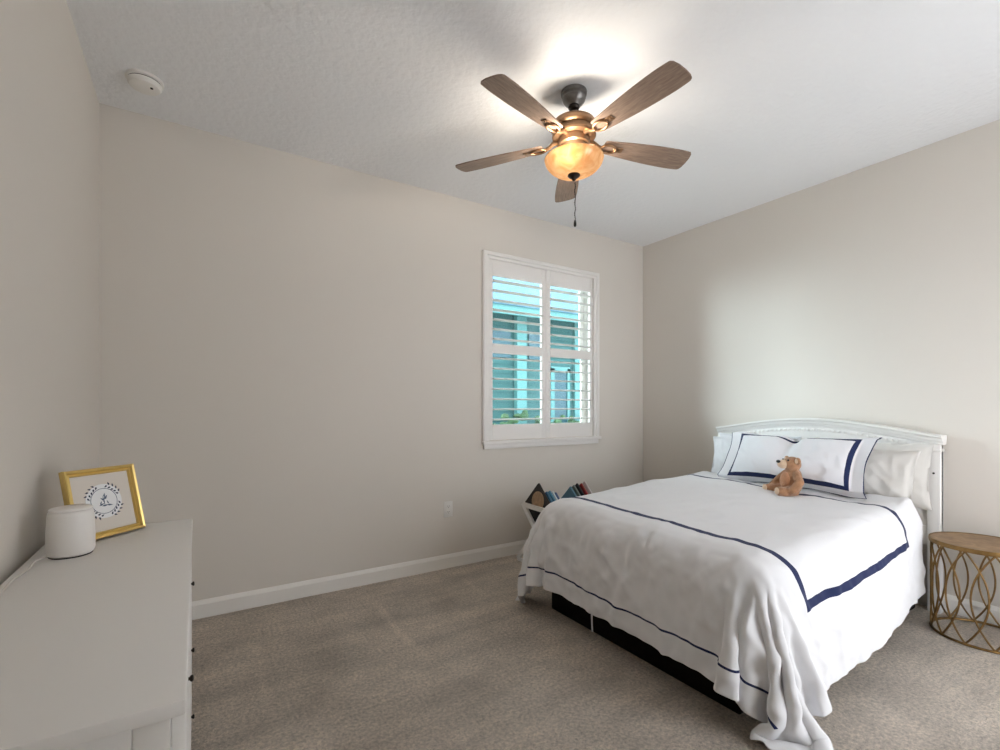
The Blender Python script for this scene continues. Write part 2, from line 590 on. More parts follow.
# ------------------------------------------------------------------ outside
bm = BM(); add_box(bm, -6, 16, YB + .16, 18, -.35, -.30)
tag(obj('lawn', bm, M['grass'], smooth=False), 'green lawn outside the window', 'lawn')['kind'] = 'stuff'
HY = 6.3
t = thing('neighboring_house', 'teal neighboring house seen through the shutter slats', 'house', (4.5, HY, -.3))
def hb(name, m, boxes, bev=.0, parent=None):
    bm = BM()
    for (x0, x1, y0, y1, z0, z1) in boxes:
        add_box(bm, x0 - 4.5, x1 - 4.5, y0, y1, z0 + .3, z1 + .3, bev)
    return obj(name, bm, m, parent or t, smooth=False)
hb('house_wall', M['siding'], [(3.4, 9, .0, 4, -.3, 2.72)])
hb('siding_board', M['siding'], [(3.4, 9, -.012, 0, -.25 + .15 * k, -.25 + .15 * k + .135) for k in range(19)])
hb('corner_column', M['house_trim'], [(4.28, 4.47, -.10, 0, -.3, 2.65)], .005)
hb('corner_column', M['house_trim'], [(5.52, 5.72, -.06, 0, -.3, 2.65), (5.76, 5.95, -.03, 0, -.3, 2.65)], .005)
hw = hb('house_window', M['house_dark'], [(5.08, 5.36, -.03, .02, .75, 1.75)])
hb('window_surround', M['house_trim'], [(5.0, 5.08, -.05, 0, .68, 1.82), (5.36, 5.42, -.05, 0, .68, 1.82), (5.0, 5.42, -.05, 0, 1.75, 1.85)], 0, hw)
hb('house_window', M['house_dark'], [(3.86, 4.20, -.03, .02, 1.95, 2.4)])
hb('house_window', M['house_dark'], [(4.56, 4.95, -.03, .02, 1.95, 2.4)])
hb('fascia_board', M['house_trim'], [(3.2, 9.2, -.42, -.38, 2.55, 2.70)])
hb('soffit', M['house_roof'], [(3.2, 9.2, -.40, 0, 2.68, 2.72)])
bm = BM()
add_prism(bm, [(-.45, 2.98), (-.45, 3.04), (2.4, 4.6), (4.2, 3.0)], lambda u, v: Vector((3.2 - 4.5, u, v)), lambda u, v: Vector((9.2 - 4.5, u, v)))
obj('roof', bm, M['house_roof'], t, smooth=False)
rnd = random.Random(5)
bm = BM()
for k in range(420):
    x = 3.6 + 3.6 * rnd.random()
    top = 1.0 + .35 * noise.noise(Vector((x * 2.2, 0, 4)))
    add_ball(bm, (x, 5.85 + .25 * rnd.random(), -.2 + (top + .2) * rnd.random() ** .8), (.04 + .04 * rnd.random(), .05, .03 + .03 * rnd.random()), 6, 4)
tag(obj('hedge', bm, M['hedge']), 'green hedge at the foot of the teal house', 'hedge')

# ------------------------------------------------------------------ ceiling fan
FX, FY = 1.571, 1.784
fan = thing('ceiling_fan', 'five-blade ceiling fan with a lit amber glass bowl', 'ceiling fan', (FX, FY, ZC))
def dz(z):
    return z - ZC
bm = BM()
add_lathe(bm, [(0, 0), (.062, 0), (.064, -.005), (.062, -.018), (.055, -.023), (.055, -.030), (.058, -.034), (.054, -.046), (.042, -.060), (.032, -.066), (.030, -.070), (0, -.070)])
obj('canopy', bm, M['pewter'], fan)
bm = BM()
add_lathe(bm, [(0, -.068), (.026, -.069), (.029, -.078), (.024, -.086), (.012, -.089), (.012, -.106), (.020, -.109), (.023, -.118), (.020, -.127), (0, -.127)], n=24)
obj('downrod', bm, M['dark_metal'], fan)
bm = BM()
add_lathe(bm, [(0, -0.121), (.030, -0.123), (.044, -0.128), (.060, -0.132), (.084, -0.141), (.102, -0.153), (.112, -0.169), (.114, -0.183), (.107, -0.191), (.100, -0.194), (.100, -0.207), (.106, -0.211), (.108, -0.221), (.103, -0.229), (.088, -0.233), (0, -0.233)], n=64)
obj('motor_housing', bm, M['brass'], fan)
bm = BM()
add_lathe(bm, [(0, -0.231), (.072, -0.231), (.078, -0.237), (.078, -0.265), (.070, -0.271), (.070, -0.305), (.082, -0.313), (.082, -0.327), (.05, -0.331), (0, -0.331)], n=64)
obj('light_fitter', bm, M['brass'], fan)
# bowl
zr = dz(2.400)
prof = []
for k in range(17):
    a = k / 16 * math.pi / 2
    prof.append((.143 * math.cos(a) ** .8, zr - .075 * math.sin(a) ** 1.15))
prof[-1] = (.006, zr - .075)
outer = [(.139, zr + .006), (.145, zr + .004)] + prof
inner = [(max(r - .005, .004), z + .005) for r, z in reversed(prof)]
bm = BM(); add_lathe(bm, outer + inner, n=64, close=True)
obj('light_bowl', bm, M['bowl'], fan, angle=60)
bm = BM()
add_lathe(bm, [(0, zr - .066), (.006, zr - .066), (.006, zr - .073), (.030, zr - .074), (.031, zr - .079), (.022, zr - .088), (.011, zr - .094), (.009, zr - .100), (.004, zr - .104), (0, zr - .105)], n=32)
obj('finial', bm, M['dark_metal'], fan)
# pull chain
bm = BM()
zt_, zb_ = zr - .085, dz(2.110)
cxo = .004
for k in range(24):
    z = zt_ - .02 + (zb_ - zt_ + .02) * k / 23
    add_ball(bm, (.018 + .003 * math.sin(k * .9), .012, z), .0032, 8, 6)
add_tube(bm, [(.018, .012, zt_ - .015), (.018 + .002, .012, (zt_ + zb_) / 2), (.018, .012, zb_)], .0012, 6)
ch = obj('pull_chain', bm, M['dark_metal'], fan)
bm = BM()
add_lathe(bm, [(0, zb_ + .004), (.004, zb_), (.0065, zb_ - .012), (.007, zb_ - .026), (.004, zb_ - .032), (0, zb_ - .033)], (.018, .012, 0), n=16)
obj('pull_knob', bm, M['black_plastic'], ch)
# blades and blade irons
def blade_outline():
    up = []
    for k in range(25):
        s = k / 24
        r = .165 + (.616 - .165) * s
        w = .041 + .027 * math.sin(min(1, s / .85) * math.pi / 2) - .004 * max(0, (s - .85) / .15) ** 1.5
        up.append((r, w))
    tip = [(.626, .058), (.632, .042), (.634, .010), (.632, -.026), (.625, -.054)]
    lo = [(r, -w) for r, w in reversed(up)]
    root = [(.158, -.036), (.155, 0), (.158, .036)]
    return up + tip + lo + root
BO = blade_outline()
for k in range(5):
    a = R(53.6 + 72 * k)
    z0 = dz(2.490)
    mt = Matrix.Translation((0, 0, z0)) @ Matrix.Rotation(a, 4, 'Z') @ Matrix.Rotation(R(1.6), 4, 'Y') @ Matrix.Rotation(R(-11), 4, 'X')
    bm = BM()
    add_prism(bm, BO, lambda u, v: Vector((u, v, -.003)), lambda u, v: Vector((u, v, .003)))
    bl = obj('blade', bm, M['blade'], fan, angle=30)
    bl.matrix_local = mt
    bm = BM()
    # iron: arm from the hub sweeping out and down, ending in an oval ring with a screw plate under the blade
    add_tube(bm, [(.075, .0, .014), (.105, .0, .012), (.130, .0, -.004), (.152, .0, -.009)], [.012, .011, .010, .008], 10)
    ring = [(.186 + .040 * math.cos(2 * math.pi * q / 28), .026 * math.sin(2 * math.pi * q / 28), -.0085) for q in range(28)]
    add_tube(bm, ring, .0062, 8, closed=True)
    add_box(bm, .212, .262, -.016, .016, -.0075, -.0032, .002)
    for (sx, sy) in ((.250, 0), (.224, .009), (.224, -.009)):
        add_ball(bm, (sx, sy, -.0075), (.004, .004, .002), 8, 6)
    ir = obj('blade_iron', bm, M['brass'], fan, angle=50)
    ir.matrix_local = mt
lamp('fan_bulb', 'POINT', (FX - .085, FY - .060, 2.396), 3.9, (1.0, .91, .78), shadow_soft_size=.045)
lamp('fan_bulb', 'POINT', (FX + .075, FY + .070, 2.400), 3.4, (1.0, .91, .78), shadow_soft_size=.045)

# ------------------------------------------------------------------ smoke detector, outlet
sd = thing('smoke_detector', 'round white smoke detector on the ceiling near the left wall', 'smoke detector', (-.206, 2.81, ZC))
bm = BM()
add_lathe(bm, [(0, 0), (.074, 0), (.075, -.004), (.074, -.012), (.069, -.014), (0, -.014)], n=48)
obj('mounting_ring', bm, M['plastic'], sd)
bm = BM()
add_lathe(bm, [(0, -.0135), (.064, -.0135), (.064, -.018), (.068, -.019), (.067, -.030), (.060, -.039), (.040, -.044), (0, -.045)], n=48)
obj('cover', bm, M['plastic'], sd)
bm = BM()
add_lathe(bm, [(.0635, -.0142), (.0655, -.0142), (.0655, -.0180), (.0635, -.0180)], n=48, close=True)
obj('vent_slot', bm, M['slot'], sd)
bm = BM()
add_lathe(bm, [(0, -.043), (.006, -.043), (.006, -.0475), (0, -.0475)], (.028, -.022, 0), n=16)
obj('test_button', bm, M['slot'], sd)

ot = thing('wall_outlet', 'white duplex outlet plate low on the window wall', 'outlet', (1.559, YB, .429))
bm = BM()
add_box(bm, -.036, .036, -.006, 0, -.058, .058, .003)
obj('cover_plate', bm, M['plastic'], ot)
for z in (-.02, .02):
    bm = BM()
    poly = [(.0165 * math.cos(2 * math.pi * q / 24), max(-.0125, min(.0125, .0165 * math.sin(2 * math.pi * q / 24)))) for q in range(24)]
    add_prism(bm, poly, lambda u, v: Vector((u, -.0055, v + z)), lambda u, v: Vector((u, -.0085, v + z)))
    rc = obj('receptacle', bm, M['plastic'], ot)
    bm = BM()
    for x, h in ((-.0062, .008), (.0062, .0065)):
        add_box(bm, x - .0011, x + .0011, -.0088, -.0082, z - h / 2 + .003, z + h / 2 + .003)
    add_box(bm, -.002, .002, -.0088, -.0082, z - .0095, z - .0055, .0005)
    obj('socket_slots', bm, M['slot'], rc)

# ------------------------------------------------------------------ dresser
DX0, DX1, DY0, DY1, DT = -.398, -.012, .835, 2.165, .757
dr = thing('dresser', 'white six-drawer dresser along the left wall', 'dresser', ((DX0 + DX1) / 2, (DY0 + DY1) / 2, 0))
ox, oy = (DX0 + DX1) / 2, (DY0 + DY1) / 2
def db(bm, x0, x1, y0, y1, z0, z1, bev=.0):
    add_box(bm, x0 - ox, x1 - ox, y0 - oy, y1 - oy, z0, z1, bev)
bm = BM(); db(bm, DX0, DX1, DY0, DY1, DT - .024, DT, .0045)
obj('top', bm, M['white_paint'], dr)
bm = BM()
cx0, cx1, cy0, cy1 = DX0 + .004, DX1 - .020, DY0 + .014, DY1 - .014
zb = .068
db(bm, cx0, cx1, cy0 + .018, cy1 - .018, zb, DT - .024)                       # carcass
for (ya, yb) in ((cy0, cy0 + .018), (cy1 - .018, cy1)):                       # framed end panels
    db(bm, cx0, cx0 + .05, ya, yb, zb, DT - .024, .002)
    db(bm, cx1 - .045, cx1, ya, yb, zb, DT - .024, .002)
    db(bm, cx0 + .05, cx1 - .045, ya, yb, DT - .075 - .024, DT - .024, .002)
    db(bm, cx0 + .05, cx1 - .045, ya, yb, zb, zb + .06, .002)
obj('carcass', bm, M['white_paint'], dr)
for (x, y) in ((cx0 + .03, cy0 + .03), (cx1 - .03, cy0 + .03), (cx0 + .03, cy1 - .03), (cx1 - .03, cy1 - .03)):
    bm = BM()
    s0_, s1_ = .022, .015
    add_prism(bm, [(-1, -1), (1, -1), (1, 1), (-1, 1)], lambda u, v: Vector((x - ox + u * s1_, y - oy + v * s1_, 0)), lambda u, v: Vector((x - ox + u * s0_, y - oy + v * s0_, zb + .002)))
    obj('leg', bm, M['white_paint'], dr)
ymid = (cy0 + cy1) / 2
for (ya, yb) in ((cy0 + .03, ymid - .008), (ymid + .008, cy1 - .03)):
    for r_ in range(3):
        za = zb + .022 + r_ * .213
        bm = BM()
        db(bm, cx1, cx1 + .018, ya, yb, za, za + .202, .003)
        dw = obj('drawer', bm, M['white_paint'], dr)
        bm = BM()
        yk, zk = (ya + yb) / 2, za + .101
        mt = Matrix.Translation((cx1 + .017 - ox, yk - oy, zk)) @ Matrix.Rotation(R(90), 4, 'Y')
        add_lathe(bm, [(0, 0), (.0035, 0), (.003, .003), (.006, .005), (.007, .008), (.0055, .010), (0, .011)], n=20)
        for v in bm.verts:
            v.co = mt @ v.co
        obj('knob', bm, M['dark_metal'], dw)

# white canister and its cord, picture frame
cn = thing('canister', 'white rounded canister with a lid on the dresser', 'canister', (-.305, 1.825, DT))
bm = BM()
add_lathe(bm, [(0, .003), (.047, .003), (.052, .007), (.0545, .016), (.054, .06), (.0515, .116), (.050, .125), (.048, .128), (0, .128)], n=56)
obj('body', bm, M['wick'], cn)
bm = BM(); add_lathe(bm, [(0, 0), (.047, 0), (.049, .002), (.047, .004), (0, .004)], n=48)
obj('foot_ring', bm, M['slot'], cn)
bm = BM(); add_lathe(bm, [(0, .1285), (.0475, .1285), (.0488, .131), (.0480, .135), (.043, .1375), (0, .1378)], n=56)
obj('lid', bm, M['wick'], cn)
bm = BM()
add_tube(bm, [(-.046, -.020, .008), (-.066, -.05, .006), (-.064, -.12, .004), (-.074, -.20, .004), (-.070, -.29, .004), (-.078, -.40, .004), (-.076, -.60, .004)], .0028, 8)
obj('cord', bm, M['cord'], cn)

fr_o = thing('framed_picture', 'gold-framed picture with a blue wreath print on the dresser', 'picture', (-.2405, 2.0075, DT + .0015), (0, 0, math.atan2(.153, .161)))
# local x along the frame, local -y faces out, leaning back about x
lean = Matrix.Rotation(R(-14), 4, 'X')
def fobj(name, bm, m, parent, **kw):
    for v in bm.verts:
        v.co = lean @ v.co
    return obj(name, bm, m, parent, **kw)
FWD, FHT, fw_ = .222, .228, .021
bm = BM()
prof = [(0, 0), (0, -.014), (.12, -.020), (.42, -.018), (.62, -.011), (.85, -.013), (1, -.008), (1, 0)]
oc = [(-FWD / 2, 0), (FWD / 2, 0), (FWD / 2, FHT), (-FWD / 2, FHT)]
ic = [(-FWD / 2 + fw_, fw_), (FWD / 2 - fw_, fw_), (FWD / 2 - fw_, FHT - fw_), (-FWD / 2 + fw_, FHT - fw_)]
rings = [[bm.verts.new((oc[k][0] + (ic[k][0] - oc[k][0]) * u, d, oc[k][1] + (ic[k][1] - oc[k][1]) * u)) for u, d in prof] for k in range(4)]
for k in range(4):
    a, b = rings[k], rings[(k + 1) % 4]
    for j in range(len(prof)):
        j2 = (j + 1) % len(prof)
        bm.faces.new((a[j], a[j2], b[j2], b[j]))
fobj('moulding', bm, M['gold'], fr_o, angle=20)
bm = BM(); add_box(bm, -FWD / 2 + fw_ - .002, FWD / 2 - fw_ + .002, -.006, -.003, fw_ - .002, FHT - fw_ + .002)
fobj('mat_board', bm, M['paper'], fr_o, smooth=False)
bm = BM(); add_box(bm, -FWD / 2 + .004, FWD / 2 - .004, -.003, 0, .004, FHT - .004)
fobj('backing', bm, M['slot'], fr_o, smooth=False)
pcx, pcz, pr = .000, FHT / 2 + .003, .044
bm = BM()
poly = [(pcx + .056 * math.cos(2 * math.pi * q / 40), pcz + .056 * math.sin(2 * math.pi * q / 40)) for q in range(40)]
add_prism(bm, poly, lambda u, v: Vector((u, -.0058, v)), lambda u, v: Vector((u, -.0066, v)))
pm = fobj('print', bm, M['print'], fr_o, smooth=False)
bm = BM()
add_tube(bm, [(pcx + .041 * math.cos(2 * math.pi * q / 48), -.0067, pcz + .041 * math.sin(2 * math.pi * q / 48)) for q in range(48)], .0008, 6, closed=True)
def leaf(bm, x, z, ang, ln, wd):
    c, s = math.cos(ang), math.sin(ang)
    pts = [(0, 0), (ln * .35, wd), (ln, 0), (ln * .35, -wd)]
    add_prism(bm, [(x + u * c - v * s, z + u * s + v * c) for u, v in pts], lambda u, v: Vector((u, -.0065, v)), lambda u, v: Vector((u, -.0073, v)))
# little sprig over a tuft of grass in the middle
for (x, z, a, l, w) in ((-.018, -.014, 20, .02, .003), (-.010, -.016, 5, .024, .003), (.006, -.014, -10, .02, .003), (0, -.012, 95, .030, .002), (.0, .004, 50, .018, .004), (0, .002, 140, .014, .003), (.001, .012, 75, .014, .003), (-.014, -.010, 60, .012, .002), (.012, -.011, 110, .012, .002)):
    leaf(bm, pcx + x, pcz + z, R(a), l, w)
fobj('motif', bm, M['ink'], pm, smooth=False)
for base in (45, 135, 225, 315):
    bm = BM()
    for k in range(-4, 5):
        a = R(base + k * 6.5)
        r_ = .049 + .006 * abs(math.sin(k * 1.7))
        leaf(bm, pcx + r_ * math.cos(a), pcz + r_ * math.sin(a), a + R(90 + 50 * (-1) ** k), .011, .0028)
    fobj('leaf_spray', bm, M['ink_dark'], pm, smooth=False)
bm = BM()
add_box(bm, -.03, .03, -.002, .002, 0, .17, .001, mtx=Matrix.Translation((0, .0, 0)))
mst = Matrix.Translation((0, .078, .0)) @ Matrix.Rotation(R(8), 4, 'X')
for v in bm.verts:
    v.co = mst @ v.co
obj('easel_stand', bm, M['slot'], fr_o)

# ------------------------------------------------------------------ bed
BX0, BX1, BY0, BY1 = 1.745, 3.56, .955, 2.265
bed = thing('bed', 'full-size bed with an arched white headboard and black base', 'bed', ((BX0 + BX1) / 2, (BY0 + BY1) / 2, 0))
bx, by = (BX0 + BX1) / 2, (BY0 + BY1) / 2
def bb(bm, x0, x1, y0, y1, z0, z1, bev=0., seg=2):
    add_box(bm, x0 - bx, x1 - bx, y0 - by, y1 - by, z0, z1, bev, seg)
bm = BM(); bb(bm, BX0 + .005, BX1 - .01, BY0 + .085, BY1 - .08, 0.002, .275, .008)
obj('bed_base', bm, M['black_fabric'], bed)
bm = BM(); bb(bm, BX0 + .01, BX1 - .005, BY0 + .04, BY1 - .01, .275, .565, .09, 6)
obj('mattress', bm, M['mattress'], bed)
# headboard
HBX = 3.60
hy0, hy1 = .935, 2.305
hb_ = bpy.data.objects.new('headboard', None)
def arch(y, peak, base):
    q = (y - (hy0 + hy1) / 2) / ((hy1 - hy0) / 2)
    return base + (peak - base) * math.cos(q * math.pi / 2) ** 1.15 if abs(q) < 1 else base
ys = [hy0 + (hy1 - hy0) * k / 48 for k in range(49)]
bm = BM()
def hpt(x, y, z):
    return Vector((x - bx, y - by, z))
lowr = .38
poly = [(y, arch(y, 1.055, .965)) for y in ys] + [(hy1, lowr), (hy0, lowr)]
add_prism(bm, poly, lambda u, v: hpt(HBX - .006, u, v), lambda u, v: hpt(HBX + .012, u, v))
n = 15
for k in range(n):                                       # beadboard planks
    ya = hy0 + .06 + (hy1 - hy0 - .12) * k / n
    yb = ya + (hy1 - hy0 - .12) / n - .005
    bb(bm, HBX - .014, HBX - .005, ya, yb, lowr + .1, .895, .002)
head = obj('headboard', bm, M['white_paint'], bed, angle=25)
bm = BM()
rail = [(y, arch(y, 1.045, .962)) for y in ys[2:-2]] + [(y, .885) for y in reversed(ys[2:-2])]
add_prism(bm, rail, lambda u, v: hpt(HBX - .022, u, v), lambda u, v: hpt(HBX - .004, u, v))
bb(bm, HBX - .022, HBX - .004, hy0 + .05, hy1 - .05, lowr, lowr + .11, .003)
for k in range(40):                                      # dentil row under the cornice
    y = hy0 + .075 + (hy1 - hy0 - .15) * k / 39
    zt = arch(y, 1.030, .948)
    bb(bm, HBX - .028, HBX - .020, y - .008, y + .008, zt - .016, zt, .001)
obj('rail', bm, M['white_paint'], head, angle=25)
def arch_sweep(bm, prof, peak, base, y0, y1):
    yy = [y0 + (y1 - y0) * k / 48 for k in range(49)]
    rr = [[bm.verts.new(hpt(HBX + px, y, arch(y, peak, base) + pz)) for px, pz in prof] for y in yy]
    for a, b in zip(rr, rr[1:]):
        for j in range(len(prof)):
            j2 = (j + 1) % len(prof)
            bm.faces.new((a[j], a[j2], b[j2], b[j]))
    bm.faces.new(rr[0]); bm.faces.new(list(reversed(rr[-1])))
bm = BM()
arch_sweep(bm, [(.03, 0), (-.026, 0), (-.030, .012), (-.040, .020), (-.044, .034), (-.056, .042), (-.056, .054), (.04, .054)], 1.048, .965, hy0 - .010, hy1 + .004)
obj('cornice', bm, M['white_paint'], head, angle=25)
bm = BM()
for (y0_, y1_) in ((hy0, hy0 + .058), (hy1 - .058, hy1)):
    bm2 = BM()
    bb(bm2, HBX - .035, HBX + .022, y0_, y1_, 0.0, .965, .004)
    bb(bm2, HBX - .040, HBX + .022, y0_ - .004, y1_ + .004, .925, .940, .003)
    p = obj('post', bm2, M['white_paint'], head)
    bm2 = BM()
    add_ball(bm2, hpt(HBX - .035, (y0_ + y1_) / 2, .80), (.003, .006, .006), 12, 8)
    obj('screw_cap', bm2, M['dark_metal'], p)
bm.free()
# side rails under the mattress tie base and headboard together
for y in (BY0 + .10, BY1 - .12):
    bm = BM()
    bb(bm, BX1 - .25, HBX - .02, y, y + .02, .18, .26, .002)
    obj('side_rail', bm, M['black_fabric'], bed)

